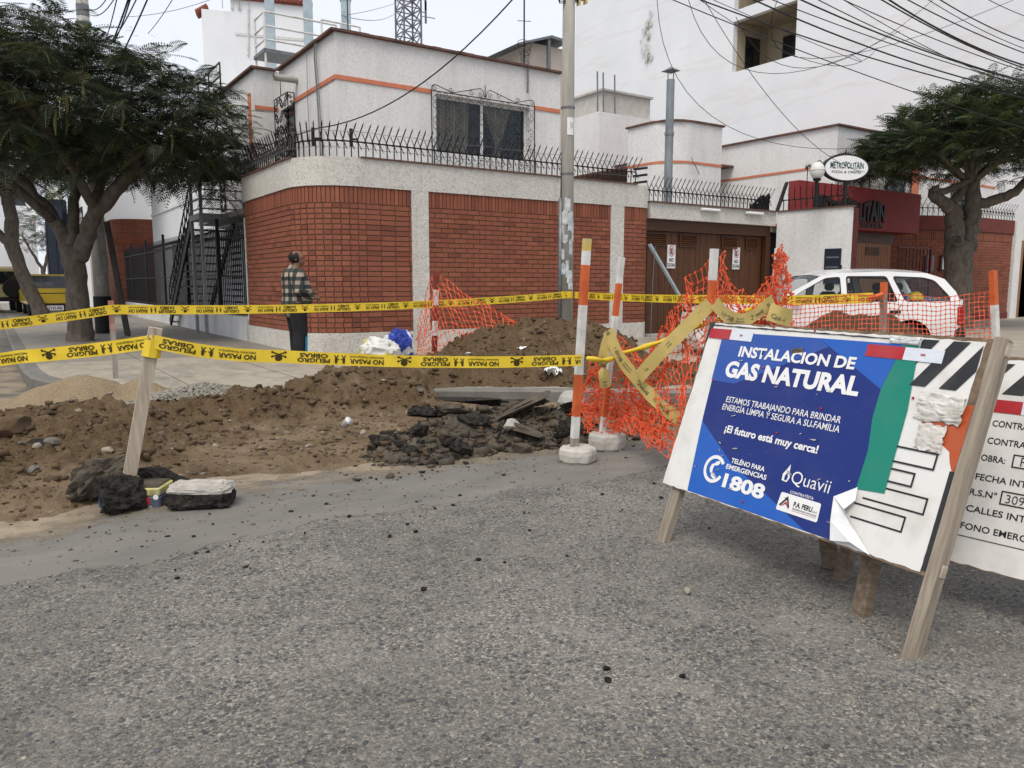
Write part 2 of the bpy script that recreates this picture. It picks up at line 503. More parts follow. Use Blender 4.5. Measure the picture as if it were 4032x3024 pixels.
def smooth_path(P, step):
    out = []
    for i in range(len(P) - 1):
        a, c_ = Vector(P[i]), Vector(P[i + 1]); k = max(1, int((c_ - a).length / step))
        for j in range(k): out.append(tuple(a + (c_ - a) * (j / k)))
    out.append(tuple(P[-1])); return out
KS = KERB[1:-1]
outer = offset_path(KS, .0); inn = offset_path(KS, -.16)
k = MB()
# offsets: kerb sits on the road side of the pavement edge, 4 mm above it
kout = offset_path(KS, .05)
for i in range(len(KS) - 1):
    a, b2, c2, d2 = kout[i], kout[i + 1], inn[i + 1], inn[i]
    k.add([(*a, -.02), (*b2, -.02), (*b2, SW - .02), (*a, SW - .02), (a[0] * .8 + d2[0] * .2, a[1] * .8 + d2[1] * .2, SW + .004), (b2[0] * .8 + c2[0] * .2, b2[1] * .8 + c2[1] * .2, SW + .004), (*c2, SW + .004), (*d2, SW + .004)],
          [(0, 1, 2, 3), (3, 2, 5, 4), (4, 5, 6, 7)])
ko = k.build('kerb', MATS['kerb_concrete'])
tag(ko, 'grey concrete kerb round the corner pavement', kind='structure')
# scored joints of the pavement
k = MB()
def joint(p, q, w=.012):
    p, q = Vector((*p, 0)), Vector((*q, 0)); t = (q - p).normalized(); a = Vector((-t.y, t.x, 0)) * w / 2
    z = Vector((0, 0, SW + .003))
    k.add([p + a + z, p - a + z, q - a + z, q + a + z], [(0, 1, 2, 3)])
for y in (10.6, 12.1, 13.6): joint((.9, y), (4.4, y))
for y in range(15, 40, 3): joint((.5, y), (4.4, y))
for x in (1.9, 3.2): joint((x, 9.4), (x, 40))
for x in (5.2, 6.9, 8.6, 10.3, 12, 14, 16, 18, 20, 22): joint((x, 7.6), (x, 12.7))
joint((4.6, 10.7), (30, 10.7))
mat('joint_dark', (.13, .12, .10))
tag(k.build('pavement_joints', MATS['joint_dark']), 'dark scored joints in the pavement', kind='structure')

# --- numpy value noise for terrain
def vnoise(X, Y, seed=0):
    r = np.random.default_rng(seed); tab = r.random((256, 256))
    xi = np.floor(X).astype(int); yi = np.floor(Y).astype(int); fx = X - xi; fy = Y - yi
    fx = fx * fx * (3 - 2 * fx); fy = fy * fy * (3 - 2 * fy)
    g_ = lambda a, c_: tab[a % 256, c_ % 256]
    return (g_(xi, yi) * (1 - fx) + g_(xi + 1, yi) * fx) * (1 - fy) + (g_(xi, yi + 1) * (1 - fx) + g_(xi + 1, yi + 1) * fx) * fy
def fbm(X, Y, f, o, seed=0, g=.5):
    s = 0; a = 1; t = 0
    for i in range(o):
        s = s + a * vnoise(X * f + 17.3 * i, Y * f - 9.1 * i, seed + i); t += a; a *= g; f *= 2.03
    return s / t
def poly_dist(X, Y, P):
    """distance to polyline P[(x,y,z,w)] with interpolated z and w of the nearest point"""
    D = np.full(X.shape, 1e9); Z = np.zeros(X.shape); W = np.ones(X.shape)
    for i in range(len(P) - 1):
        ax, ay, az, aw = P[i]; bx, by, bz, bw = P[i + 1]
        L2 = (bx - ax) ** 2 + (by - ay) ** 2
        t = np.clip(((X - ax) * (bx - ax) + (Y - ay) * (by - ay)) / L2, 0, 1)
        d = np.hypot(X - ax - t * (bx - ax), Y - ay - t * (by - ay))
        mk = d < D
        D = np.where(mk, d, D); Z = np.where(mk, az + t * (bz - az), Z); W = np.where(mk, aw + t * (bw - aw), W)
    return D, Z, W
def heap(D, Z, W):
    t = np.clip(1 - D / W, 0, 1)
    return Z * (t * .45 + .55 * t * t * (3 - 2 * t))

RIDGE = [(-4.0, 7.2, .30, 1.1), (-1.5, 7.35, .27, 1.0), (-.15, 7.45, .27, 1.0), (.53, 7.6, .30, 1.0), (1.11, 7.75, .22, .85), (1.52, 7.8, .25, .8), (2.1, 7.85, .32, .8), (2.42, 7.85, .24, .7), (2.68, 7.9, .34, .8), (2.95, 7.95, .45, 1.0), (3.5, 8.0, .42, .95), (4.1, 8.25, .36, .6)]
RIDGE2 = [(4.1, 8.3, .36, .6), (4.85, 8.1, .38, .70), (5.65, 7.75, .40, .85), (6.5, 7.1, .34, .80), (7.6, 6.6, .22, .8)]
MOUND = [(6.55, 9.55, .72, 1.75), (7.5, 9.3, .72, 1.5)]
def soil_height(X, Y):
    n1 = fbm(X, Y, 1.3, 5, 3); n2 = fbm(X, Y, 7, 4, 20); n3 = fbm(X, Y, 24, 3, 40)
    Xw = X + (fbm(X, Y, 1.7, 3, 60) - .5) * .35; Yw = Y + (fbm(X, Y, 1.9, 3, 70) - .5) * .45
    h = heap(*poly_dist(Xw, Yw, RIDGE))
    h = np.maximum(h, heap(*poly_dist(Xw, Yw, RIDGE2)))
    h = np.maximum(h, heap(*poly_dist(Xw, Yw, MOUND)))
    # low left spill towards the road
    h = np.maximum(h, heap(*poly_dist(Xw, Yw, [(-3, 6.3, .20, 1.0), (-.3, 6.45, .20, .9), (.35, 6.2, .16, .8), (.9, 6.6, .14, .9)])))
    h = np.maximum(h, heap(*poly_dist(Xw, Yw, [(-3, 5.35, .10, .7), (-.05, 5.45, .10, .55), (.3, 5.5, .07, .4)])))
    # trench bed
    edge_y = np.interp(X, [-6, -.05, .7, 1.2, 2.4, 4.3, 6, 9], [4.75, 4.98, 5.2, 5.42, 5.25, 5.1, 4.2, 2.6])
    kerb_y = np.interp(X, [-6, .3, .62, 1.0, 1.6, 2.4, 4.2, 5.4, 8, 10], [8.6, 9.4, 9.2, 9.0, 8.9, 8.8, 7.85, 6.95, 5, 3.6])
    inb = np.clip((Yw - edge_y) / .35, 0, 1) * np.clip((kerb_y - Y) / .2, 0, 1)
    h = np.maximum(h, inb * (.018 + .055 * np.clip(n1 - .25, 0, 1) * 1.3))
    act = np.clip(h / .06, 0, 1)
    h = h + act * ((n1 - .5) * .15 * np.clip(h / .2, .25, 1.2) + (n2 - .5) * .085 * np.clip(h / .15, .35, 1.1) + (n3 - .5) * .055)
    clod = np.clip(fbm(X, Y, 11, 2, 90) - .52, 0, 1) * .55
    h = h + act * clod * .4 * np.clip(h / .15, .2, 1)
    base = np.where(Y > kerb_y - .03, SW * np.clip((Y - kerb_y + .03) / .03, 0, 1), 0)
    base = np.where(Y > kerb_y, SW, base)
    dust = np.clip(1 - h / .16, 0, 1) * .20 * (1 - np.clip((Y - kerb_y) / .2, 0, 1))
    return h, base, dust
def heightfield(name, x0, x1, y0, y1, step, fn, m, sink=.02, cut=.006, label=None, kind='stuff'):
    xs = np.arange(x0, x1, step); ys = np.arange(y0, y1, step)
    X, Y = np.meshgrid(xs, ys, indexing='ij')
    h, base, dust = fn(X, Y)
    Z = np.where(h > cut, np.maximum(base, 0) * (h > 0) + h, base - sink)
    # soil on the pavement rides on it; in front of the kerb it starts from the road
    nx, ny = X.shape
    idx = np.arange(nx * ny).reshape(nx, ny)
    q = np.stack([idx[:-1, :-1], idx[1:, :-1], idx[1:, 1:], idx[:-1, 1:]], -1).reshape(-1, 4)
    keep = (h > cut).ravel()
    q = q[keep[q].any(1)]
    used = np.unique(q); rm = np.full(nx * ny, -1); rm[used] = np.arange(len(used))
    V = np.stack([X, Y, Z], -1).reshape(-1, 3)[used]
    jit = (nrg.random((len(V), 2)) - .5) * step * .5
    V[:, :2] += jit
    me = mesh_np(name, V, rm[q])
    at = me.attributes.new('dust', 'FLOAT', 'POINT'); at.data.foreach_set('value', dust.ravel()[used].astype(np.float32))
    o = link(name, me, m, smooth=True)
    return tag(o, label, kind=kind)
def soil_fn(X, Y):
    h, base, dust = soil_height(X, Y)
    return h, base * np.where(h > .006, .55 + 0 * h, 1), dust
heightfield('soil_bank', -4.5, 9.3, 4.5, 11.4, .021, soil_fn, MATS['soil'], label='long bank of brown dug-out soil along the kerb')
def car_mound(X, Y):
    D, Z, W = poly_dist(X + (fbm(X, Y, 2, 3, 5) - .5) * .2, Y, [(9.75, 6.45, .80, 1.15), (10.45, 6.0, .74, 1.1)])
    h = heap(D, Z, W); a = np.clip(h / .05, 0, 1)
    h = h + a * ((fbm(X, Y, 3, 4, 8) - .5) * .14 + (fbm(X, Y, 14, 3, 9) - .5) * .05)
    return h, np.full(X.shape, SW), np.zeros(X.shape)
heightfield('soil_mound', 8.2, 12, 4.4, 8, .035, car_mound, MATS['soil_grey'], label='soil mound behind the orange net by the white car')
def sand_fn(X, Y):
    Xw = X + (fbm(X, Y, 3, 3, 5) - .5) * .12
    h = heap(*poly_dist(Xw, Y, [(.72, 9.62, .36, 1.0), (.78, 9.5, .34, .95)]))
    h = np.maximum(h, heap(*poly_dist(Xw, Y, [(1.30, 9.35, .30, .62), (1.35, 9.2, .27, .6)])))
    a = np.clip(h / .05, 0, 1)
    h = h + a * ((fbm(X, Y, 4, 4, 8) - .5) * .05 + (fbm(X, Y, 18, 3, 9) - .5) * .022)
    return h, np.zeros(X.shape), np.zeros(X.shape)
o = heightfield('sand_heap', -.6, 2.3, 8.3, 10.9, .025, sand_fn, MATS['sand'], kind='thing')
tag(o, 'twin peaked heap of pale sand against the rounded kerb', 'sand heap')

# film of pale dust trodden from the soil out on to the strip
m, n, b = nodes_of('dust_film'); v = coords(n)
c = ramp(n, noise(n, v, 5, 6, .65), [(.3, (.20, .155, .105)), (.7, (.31, .25, .175))]); n.links.new(c, b.inputs['Base Color']); b.inputs['Roughness'].default_value = .95
at = N(n, 'ShaderNodeAttribute', attribute_name='cover'); s_ = N(n, 'ShaderNodeMath', operation='ADD'); n.links.new(at.outputs['Fac'], s_.inputs[0]); n.links.new(noise(n, v, 3.2, 7, .7), s_.inputs[1])
n.links.new(ramp(n, s_.outputs[0], [(.70, 0.0), (1.10, 1.0)]), b.inputs['Alpha']); bump(n, b, noise(n, v, 50, 5, .7), .6, .008)
V = []; cov = []; xs_ = np.arange(-4, 4.6, .1)
ey = np.interp(xs_, [-6, -.05, .7, 1.2, 2.4, 4.3, 6, 9], [4.75, 4.98, 5.2, 5.42, 5.25, 5.1, 4.2, 2.6])
for x, y in zip(xs_, ey):
    for j, t in enumerate(np.linspace(0, 1, 8)): V.append((x, y - .55 + .85 * t, .008)); cov.append(.12 + .62 * t)
me = mesh_np('dust_film', V, [(i * 8 + j, (i + 1) * 8 + j, (i + 1) * 8 + j + 1, i * 8 + j + 1) for i in range(len(xs_) - 1) for j in range(7)])
at = me.attributes.new('cover', 'FLOAT', 'POINT'); at.data.foreach_set('value', cov)
tag(link('dust', me, m), 'pale soil dust spread over the edge of the smooth strip', kind='stuff')
# --- scattered lumps (uncountable)
ICO = None
def ico():
    global ICO
    if ICO is None:
        bm = bmesh.new(); bmesh.ops.create_icosphere(bm, subdivisions=1, radius=1)
        ICO = (np.array([v.co[:] for v in bm.verts]), np.array([[v.index for v in f.verts] for f in bm.faces])); bm.free()
    return ICO
BOXV = np.array([(x, y, z) for x in (-.8, .8) for y in (-.8, .8) for z in (-.8, .8)])
BOXF = np.array([(0, 1, 3), (0, 3, 2), (4, 6, 7), (4, 7, 5), (0, 4, 5), (0, 5, 1), (2, 3, 7), (2, 7, 6), (0, 2, 6), (0, 6, 4), (1, 5, 7), (1, 7, 3)])
def lumps(name, P, S, m, label, flat=.65, seed=1, box=False):
    V0, F0 = (BOXV, BOXF) if box else ico(); k = len(P); r = np.random.default_rng(seed)
    nv = len(V0)
    V = V0[None] * (1 + (r.random((k, nv, 1)) - .5) * 1.15)
    sc3 = S[:, None, None] * np.stack([1 + .5 * r.random(k), .8 + .4 * r.random(k), flat * (.7 + .6 * r.random(k))], -1)[:, None, :]
    V = V * sc3
    a = r.random(k) * 6.283; ca, sa = np.cos(a)[:, None], np.sin(a)[:, None]
    x = V[..., 0] * ca - V[..., 1] * sa; y = V[..., 0] * sa + V[..., 1] * ca
    V = np.stack([x, y, V[..., 2]], -1) + P[:, None, :]
    F = F0[None] + (np.arange(k) * nv)[:, None, None]
    me = mesh_np(name, V.reshape(-1, 3), F.reshape(-1, 3))
    o = link(name, me, m)
    return tag(o, label, kind='stuff')
mat('clod', (.125, .083, .047), (.066, .043, .025), 6, .95, .5, 30)
mat('pebble_mix', (.27, .23, .18), (.11, .085, .06), 9, .9, .3, 40, lo=.4, hi=.6)
mat('asphalt_lump', (.026, .025, .023), (.075, .068, .058), 26, .95, 1.0, 70, .05, spec=.1, c3=(.085, .068, .048), s3=8, lo3=.55, hi3=.72)
mat('asphalt_dust', (.060, .050, .038), (.110, .092, .068), 9, .95, .8, 40, .012)
mat('gravel_grey', (.30, .275, .23), (.15, .14, .12), 30, .9, .3, 60)
def on_soil(cnt, x0, x1, y0, y1, minh, seed):
    r = np.random.default_rng(seed)
    X = r.uniform(x0, x1, cnt); Y = r.uniform(y0, y1, cnt)
    h, base, d = soil_height(X, Y)
    mk = h > minh
    return np.stack([X[mk], Y[mk], (h + base * .55)[mk]], -1)
P = on_soil(24000, -2.0, 8.5, 4.6, 10.5, .012, 1)
lumps('soil_clods', P, (.004 + .034 * nrg.random(len(P)) ** 5) * np.where(P[:, 2] < .07, .6, 1), MATS['clod'], 'crumbs and clods of brown soil on the bank', seed=2, box=True)
P = on_soil(1500, -3.5, 8, 4.7, 10, .012, 5)
lumps('pebbles', P, .006 + .020 * nrg.random(len(P)) ** 2.5, MATS['pebble_mix'], 'pale and grey pebbles mixed in the soil', seed=3)
# gravel heap beside the sand
k = 2600; r_ = nrg.random(k) ** .6; a_ = nrg.random(k) * 6.283
X = 1.85 + r_ * np.cos(a_) * .62; Y = 8.85 + r_ * np.sin(a_) * .34; Z = SW + np.clip(.12 * (1 - r_), 0, 1)
X2 = .85 + nrg.normal(0, .32, 500); Y2 = 8.72 + nrg.normal(0, .12, 500)
lumps('gravel_heap', np.concatenate([np.stack([X, Y, Z], -1), np.stack([X2, Y2, np.full(500, .12)], -1)]), .010 + .012 * nrg.random(k + 500), MATS['gravel_grey'], 'low heap of grey gravel next to the sand', seed=6)
# rubble of broken asphalt: raised heap with crumbs of every size on it
def rubble_h(X, Y):
    Xw = X + (fbm(X, Y, 3, 3, 31) - .5) * .3; Yw = Y + (fbm(X, Y, 3, 3, 33) - .5) * .25
    h = heap(*poly_dist(Xw, Yw, [(2.6, 5.45, .13, .42), (3.0, 5.5, .24, .52), (3.5, 5.5, .28, .55), (4.1, 5.4, .22, .50)]))
    act = np.clip(h / .04, 0, 1)
    return h + act * ((fbm(X, Y, 9, 3, 35) - .5) * .10 + (fbm(X, Y, 26, 3, 37) - .5) * .06)
heightfield('rubble_heap', 1.8, 4.8, 4.8, 6.4, .018, lambda X, Y: (rubble_h(X, Y), np.zeros(X.shape), np.zeros(X.shape)), MATS['asphalt_dust'], label='raised heap of broken dark asphalt beside the concrete footed stakes')
k = 9000
X = nrg.uniform(1.9, 4.7, k); Y = nrg.uniform(4.75, 6.3, k); Zr = rubble_h(X, Y); mk = (Zr > .008) | (nrg.random(k) < .05)
Zr = np.maximum(Zr, .012); S_ = .004 + .042 * nrg.random(k) ** 6
P = np.stack([X, Y, Zr], -1)
q_ = np.arange(k) % 4
lumps('asphalt_rubble', P[mk & (q_ < 2)], S_[mk & (q_ < 2)], MATS['asphalt_dust'], 'crumbs of dark asphalt on the rubble heap', seed=8, box=True)
lumps('rubble_crumbs', P[mk & (q_ == 2)], S_[mk & (q_ == 2)], MATS['asphalt_lump'], 'black asphalt crumbs on the rubble heap', seed=9, box=True)
lumps('rubble_earth', P[mk & (q_ == 3)], S_[mk & (q_ == 3)] * .8, MATS['clod'], 'brown earth crumbs mixed into the asphalt rubble', seed=18, box=True)
P = np.stack([nrg.uniform(-2, 5, 1500), 4.0 + 1.3 * nrg.random(1500) ** .7, np.full(1500, .006)], -1)
lumps('grit', P, .002 + .007 * nrg.random(1500) ** 3, MATS['pebble_mix'], 'loose grit strewn over the smooth strip', seed=44, box=True)
P = np.stack([nrg.uniform(-2, 5, 260), 3.6 + 1.7 * nrg.random(260), np.full(260, .006)], -1)
lumps('dark_grit', P, .003 + .009 * nrg.random(260) ** 3, MATS['asphalt_lump'], 'loose black grit on the smooth strip and road', seed=45, box=True)
# worn chips standing proud of the road near the camera
k = 26000
X = nrg.uniform(-3.2, 5.2, k); Y = -.5 + 5.0 * nrg.random(k)
fx = X * cos(HEAD) + Y * sin(HEAD); lat = X * sin(HEAD) - Y * cos(HEAD)
mk = (fx > 1.6) & (np.abs(lat) < fx * .70 + .2) & (Y < np.interp(X, [p[0] for p in lo_e], [p[1] for p in lo_e]) + .02)
X, Y = X[mk], Y[mk]; k = len(X)
sz = .003 + .0085 * nrg.random(k) ** 3
ang = nrg.random((k, 6)) * .7 + np.arange(6)[None] * 1.047 + nrg.random((k, 1)) * 6.28
rad = sz[:, None] * (.7 + .6 * nrg.random((k, 6)))
el = (.5 + .5 * nrg.random(k))[:, None]
tx = rad * np.cos(ang); ty = rad * np.sin(ang) * el
V = np.zeros((k, 12, 3)); hgt = (.0015 + .002 * nrg.random(k))[:, None]
V[:, :6, 0] = X[:, None] + tx; V[:, :6, 1] = Y[:, None] + ty; V[:, :6, 2] = hgt
V[:, 6:, 0] = X[:, None] + tx * 1.15; V[:, 6:, 1] = Y[:, None] + ty * 1.15; V[:, 6:, 2] = -.004
top = np.array([[0, 1, 2, 3], [0, 3, 4, 5]]); side = np.array([[i, i + 6, (i + 1) % 6 + 6, (i + 1) % 6] for i in range(6)])
F0 = np.concatenate([top, side])
me = mesh_np('asphalt_chips', V.reshape(-1, 3), (F0[None] + (np.arange(k) * 12)[:, None, None]).reshape(-1, 4))
at = me.attributes.new('tone', 'FLOAT', 'FACE'); at.data.foreach_set('value', np.repeat(nrg.random(k), 8).astype(np.float32))
m, n, b = nodes_of('chip_stone')
at = N(n, 'ShaderNodeAttribute', attribute_name='tone')
n.links.new(ramp(n, at.outputs['Fac'], [(0, (.045, .048, .055)), (.4, (.085, .088, .092)), (.75, (.15, .145, .13)), (.93, (.21, .195, .165)), (1, (.33, .30, .25))]), b.inputs['Base Color'])
b.inputs['Roughness'].default_value = .75
tag(link('asphalt_chips', me, m), 'flat stone chips worn proud of the road surface', kind='stuff')
# ================================================================ CORNER HOUSE
house = thing('brick_house', 'corner house with rounded red brick ground floor and rough white plaster above', 'house', (4.5, 12.8, 0))
HO = Vector((4.5, 12.8, 0))
def H(o):
    """parts are built in world coordinates; shift them under the house empty"""
    o.parent = house; o.matrix_parent_inverse = Matrix.Translation(-HO); return o
# wall line of the ground floor (outer face of mortar)
XL, YF, RC = 4.5, 12.8, .92
path = [(XL, 16.55), (XL, YF + RC)]
for i in range(1, 13):
    a = pi + (pi / 2) * i / 12
    path.append((XL + RC + RC * cos(a), YF + RC + RC * sin(a)))
path.append((12.08, YF))
RE = .32
for i in range(1, 9):
    a = -pi / 2 + (pi / 2) * i / 8
    path.append((12.08 + RE * cos(a), YF + RE + RE * sin(a)))
path.append((12.40, 13.5))
PV = [Vector(p) for p in path]
SL = [0]
for i in range(1, len(PV)): SL.append(SL[-1] + (PV[i] - PV[i - 1]).length)
def at_s(s):
    s = min(max(s, 0), SL[-1] - 1e-6)
    for i in range(len(SL) - 1):
        if SL[i + 1] >= s: break
    t = (s - SL[i]) / (SL[i + 1] - SL[i]); d = (PV[i + 1] - PV[i]).normalized()
    return PV[i] + (PV[i + 1] - PV[i]) * t, d
def nrm(d): return Vector((d.y, -d.x))            # outward (street side): path runs down, then right
def strip(mb, s0, s1, off0, off1, z0, z1, step=.08):
    """wall strip along the path between two offsets"""
    ss = [s0] + [x for x in SL if s0 + 1e-4 < x < s1 - 1e-4] + [s1]
    rows = []
    for s in ss:
        p, d = at_s(s + (1e-5 if s < s1 else -1e-5)); q = nrm(d)
        # average normal on joints
        p2, d2 = at_s(s - 1e-4); q = (nrm(d) + nrm(d2)).normalized() if s0 < s < s1 else q
        rows.append((p + q * off0, p + q * off1))
    V = []; F = []
    for a, c_ in rows: V += [(*a, z0), (*c_, z0), (*c_, z1), (*a, z1)]
    for i in range(len(rows) - 1):
        o = i * 4
        F += [(o + 1, o + 5, o + 6, o + 2), (o + 2, o + 6, o + 7, o + 3), (o, o + 3, o + 7, o + 4), (o, o + 4, o + 5, o + 1)]
    F += [(0, 1, 2, 3), (len(V) - 1, len(V) - 2, len(V) - 3, len(V) - 4)]
    mb.add(V, F)
def s_of_x(x): return SL[13] + (x - (XL + RC))     # along the straight front
sFront0 = SL[13]
S_END = SL[-1]
mb = MB(); strip(mb, 0, S_END, -.25, 0, .15, 3.3)
H(mb.build('mortar_wall', MATS['mortar']))
mb = MB(); strip(mb, 0, S_END, -.2, .035, .10, .494); H(mb.build('plinth', MATS['stucco_wall']))
mb = MB(); strip(mb, 0, S_END, -.22, .04, 3.02, 3.50); H(mb.build('frieze', MATS['stucco_wall']))
for x0, x1 in ((6.43, 6.77), (11.18, 11.55)):
    mb = MB(); strip(mb, s_of_x(x0), s_of_x(x1), -.02, .037, .49, 3.025); H(mb.build('pilaster', MATS['stucco_wall']))
mb = MB(); strip(mb, .0, SL[3], -.24, .075, 3.50, 3.525); strip(mb, sFront0 + .05, s_of_x(11.9), -.24, .075, 3.50, 3.525)
H(mb.build('coping', MATS['coping']))
# bricks
BH = (2.73 - .494) / 25
def brick_mesh(L, h, depth=.03, jit=0):
    k = MB(); k.bbox(-L / 2, L / 2, -depth, .018, -h / 2, h / 2, .003)
    me = bpy.data.meshes.new('brick'); me.from_pydata(k.v, [], k.f); return me, k
full_me, full_k = brick_mesh(.262, BH - .015); full_me.materials.append(MATS['brick_red'])
zones = [(0.02, s_of_x(6.43) - .005), (s_of_x(6.77) + .005, s_of_x(11.18) - .005), (s_of_x(11.55) + .005, S_END - .02)]
cand = []; rest = MB(); tones = []
br = random.Random(3)
def add_rest(s, L, z, h, dep=.012):
    p, d = at_s(s); q = nrm(d)
    M = frame((p.x, p.y, z), (d.x, d.y, 0), (q.x, q.y, 0), (0, 0, 1))
    b4 = len(rest.f)
    dd = br.uniform(-.002, .003)
    rest.bbox(-L / 2, L / 2, -.03, dep + .006 + dd, -h / 2, h / 2, .003, M)
    t = br.random(); tones.extend([t] * (len(rest.f) - b4))
for zi, (s0, s1) in enumerate(zones):
    for row in range(25):
        z = .494 + BH * (row + .5)
        s = s0 - (.14 if row % 2 else 0) + 0
        while s < s1 - .02:
            curved = (SL[1] - .1 < s < SL[13] + .05) or (s > s_of_x(12.0))
            pitch = .148 if curved else .277
            a, e_ = max(s, s0), min(s + pitch - .014, s1)
            s += pitch
            if e_ - a < .03: continue
            mid = (a + e_) / 2; L = e_ - a
            if not curved and abs(L - .263) < .002 and zi < 2 and mid > SL[13] and row > 1: cand.append((mid, z))
            else: add_rest(mid, L, z, BH - .015)
    s = s0                                       # soldier course on top
    while s < s1 - .03:
        add_rest(s + .032, .064, 2.73 + .145, .278); s += .0772
cand.sort(key=lambda c_: c_[0])
for i, (s, z) in enumerate(cand):
    if i < 298:
        p, d = at_s(s); q = nrm(d)
        o = link('brick', full_me, MATS['brick_red'])
        j = br.uniform(-.002, .003)
        o.matrix_local = frame((p.x + q.x * j - HO.x, p.y + q.y * j - HO.y, z), (-d.x, -d.y, 0), (-q.x, -q.y, 0), (0, 0, 1)) @ Matrix.Diagonal((-1, -1, 1, 1))
        o.parent = house
    else: add_rest(s, .262, z, BH - .015)
o = H(rest.build('brick_courses', MATS['brick_red'])); o['kind'] = 'stuff'
at = o.data.attributes.new('tone', 'FLOAT', 'FACE'); at.data.foreach_set('value', tones)

# terrace railing with crossed spikes: one mesh per upright shared
def spike_mesh(name, hgt=.26, out=.14):
    k = MB()
    k.bar((0, 0, 0), (0, 0, hgt + .02), .016)
    def pick(p, q, w):
        p, q = Vector(p), Vector(q); m_ = p + (q - p) * .8
        k.bar(p, m_, w, w * .6); 
        t = (q - p).normalized(); a = t.orthogonal().normalized() * w * .7; c_ = t.cross(a)
        k.add([m_ + a, m_ + c_, m_ - a, m_ - c_, q], [(0, 1, 4), (1, 2, 4), (2, 3, 4), (3, 0, 4)])
    pick((-.03, 0, hgt - .02), (.05, out, hgt + .32), .020)
    pick((-.055, -.02, hgt + .15), (.045, .05, hgt - .16), .018)
    me = bpy.data.meshes.new(name); me.from_pydata(k.v, [], k.f); me.materials.append(MATS['iron_black']); return me
SPK = spike_mesh('spike')
rail = MB()
def rail_along(s0, s1, z, step=.135):
    s = s0; pts_ = []
    while s <= s1:
        p, d = at_s(s); q = nrm(d); p = p - q * .08
        o = link('spike', SPK, MATS['iron_black'])
        o.matrix_local = frame((p.x - HO.x, p.y - HO.y, z), (d.x, d.y, 0), (q.x, q.y, 0), (0, 0, 1)) @ RZ(br.uniform(-.06, .06)) @ RX(br.uniform(-.05, .05))
        o.parent = house
        pts_.append((p.x, p.y, z + .26)); s += step
    rail.tube(pts_, .014, 5)
rail_along(.15, s_of_x(12.02), 3.525)
H(rail.build('railing_bar', MATS['iron_black']))
k = MB()
for s in (sFront0 - .75, sFront0 - .1):           # bolts / brackets on the corner
    p, d = at_s(s); q = nrm(d); p = p - q * .0
    k.bar((p.x, p.y, 3.68), (p.x, p.y, 3.98), .045); k.bar((p.x - .03, p.y, 3.8), (p.x + .12, p.y - .03, 3.81), .03); H(k.build('fence_bracket', MATS['iron_black'])); k = MB()
p, d = at_s(.1); k.bar((p.x - .15, p.y + .05, 3.95), (p.x + .05, p.y - .05, 3.55), .05); k.bar((p.x - .2, p.y, 3.55), (p.x + .05, p.y, 3.6), .06)
H(k.build('fence_bracket', MATS['iron_black'])); k = MB()
p, d = at_s(S_END - .3)
for zz in (3.65, 3.8, 3.95): k.bar((p.x - .2, p.y, zz - .05), (p.x + .12, p.y - .1, zz), .05)
H(k.build('fence_bracket', MATS['iron_black'])); 
# thin live wires strung over the spikes
k = MB()
for zz in (3.66, 3.93):
    pts_ = []
    for i in range(40):
        p, d = at_s(.1 + (s_of_x(12) - .1) * i / 39); q = nrm(d); pts_.append((p.x + q.x * .04, p.y + q.y * .04, zz + .01 * sin(i * 2.1)))
    k.tube(pts_, .004, 4)
H(k.build('fence_wire', MATS['steel_grey']))

# ---- upper storey
UX0, UX1, UY, UZ = 5.86, 11.33, 14.8, 6.17
WX0, WX1, WZ0, WZ1 = 8.06, 10.46, 4.10, 5.31
k = MB()                                         # front with window opening
yb = UY + .28
k.box(UX0 + .28, WX0, UY, yb, 3.0, UZ); k.box(WX1, UX1, UY, yb, 3.0, UZ); k.box(WX0, WX1, UY, yb, 3.0, WZ0); k.box(WX0, WX1, UY, yb, WZ1, UZ)
H(k.build('upper_wall', MATS['stucco_upper']))
k = MB()                                         # side: narrow window near the far end
k.box(UX0, UX0 + .28, UY, 17.25, 3.0, UZ); k.box(UX0, UX0 + .28, 18.1, 18.3, 3.0, UZ); k.box(UX0, UX0 + .28, 17.25, 18.1, 3.0, 3.75); k.box(UX0, UX0 + .28, 17.25, 18.1, 5.30, UZ)
H(k.build('upper_wall', MATS['stucco_upper']))
k = MB()
k.box(5.31, 5.86, 18.3, 18.58, 2.85, UZ); k.box(5.31, 5.59, 18.58, 22.4, 2.85, UZ); k.box(5.59, 11.3, 22.1, 22.4, 2.9, UZ); k.box(11.05, 11.33, 15.08, 22.1, 3.0, UZ)
H(k.build('upper_wall', MATS['stucco_upper']))
k = MB(); k.box(5.9, 11.1, 14.95, 22.2, 5.6, 5.7); k.box(4.8, 11.3, 13.05, 22.2, 2.90, 3.02); k.box(5.45, 5.9, 18.4, 22.2, 2.86, 3.0)
H(k.build('roof_slab', MATS['concrete']))
k = MB()                                         # brick-tile coping
for i in range(28):
    x = UX0 - .1 + i * (UX1 - UX0 + .12) / 28
    k.box(x, x + (UX1 - UX0 + .12) / 28 - .006, UY - .09, UY + .3, UZ, UZ + .045 + rng.uniform(-.004, .006))
for i in range(18):
    y = UY + .3 + i * (18.2 - UY - .3) / 18
    k.box(UX0 - .09, UX0 + .3, y + .003, y + (18.2 - UY - .3) / 18 - .003, UZ, UZ + .045 + rng.uniform(-.004, .006))
for i in range(5): k.box(5.22 + i * .115, 5.33 + i * .115, 18.2, 18.6, UZ, UZ + .045)
for i in range(20): k.box(5.22, 5.6, 18.6 + i * .19, 18.785 + i * .19, UZ, UZ + .045)
H(k.build('coping', MATS['coping']))
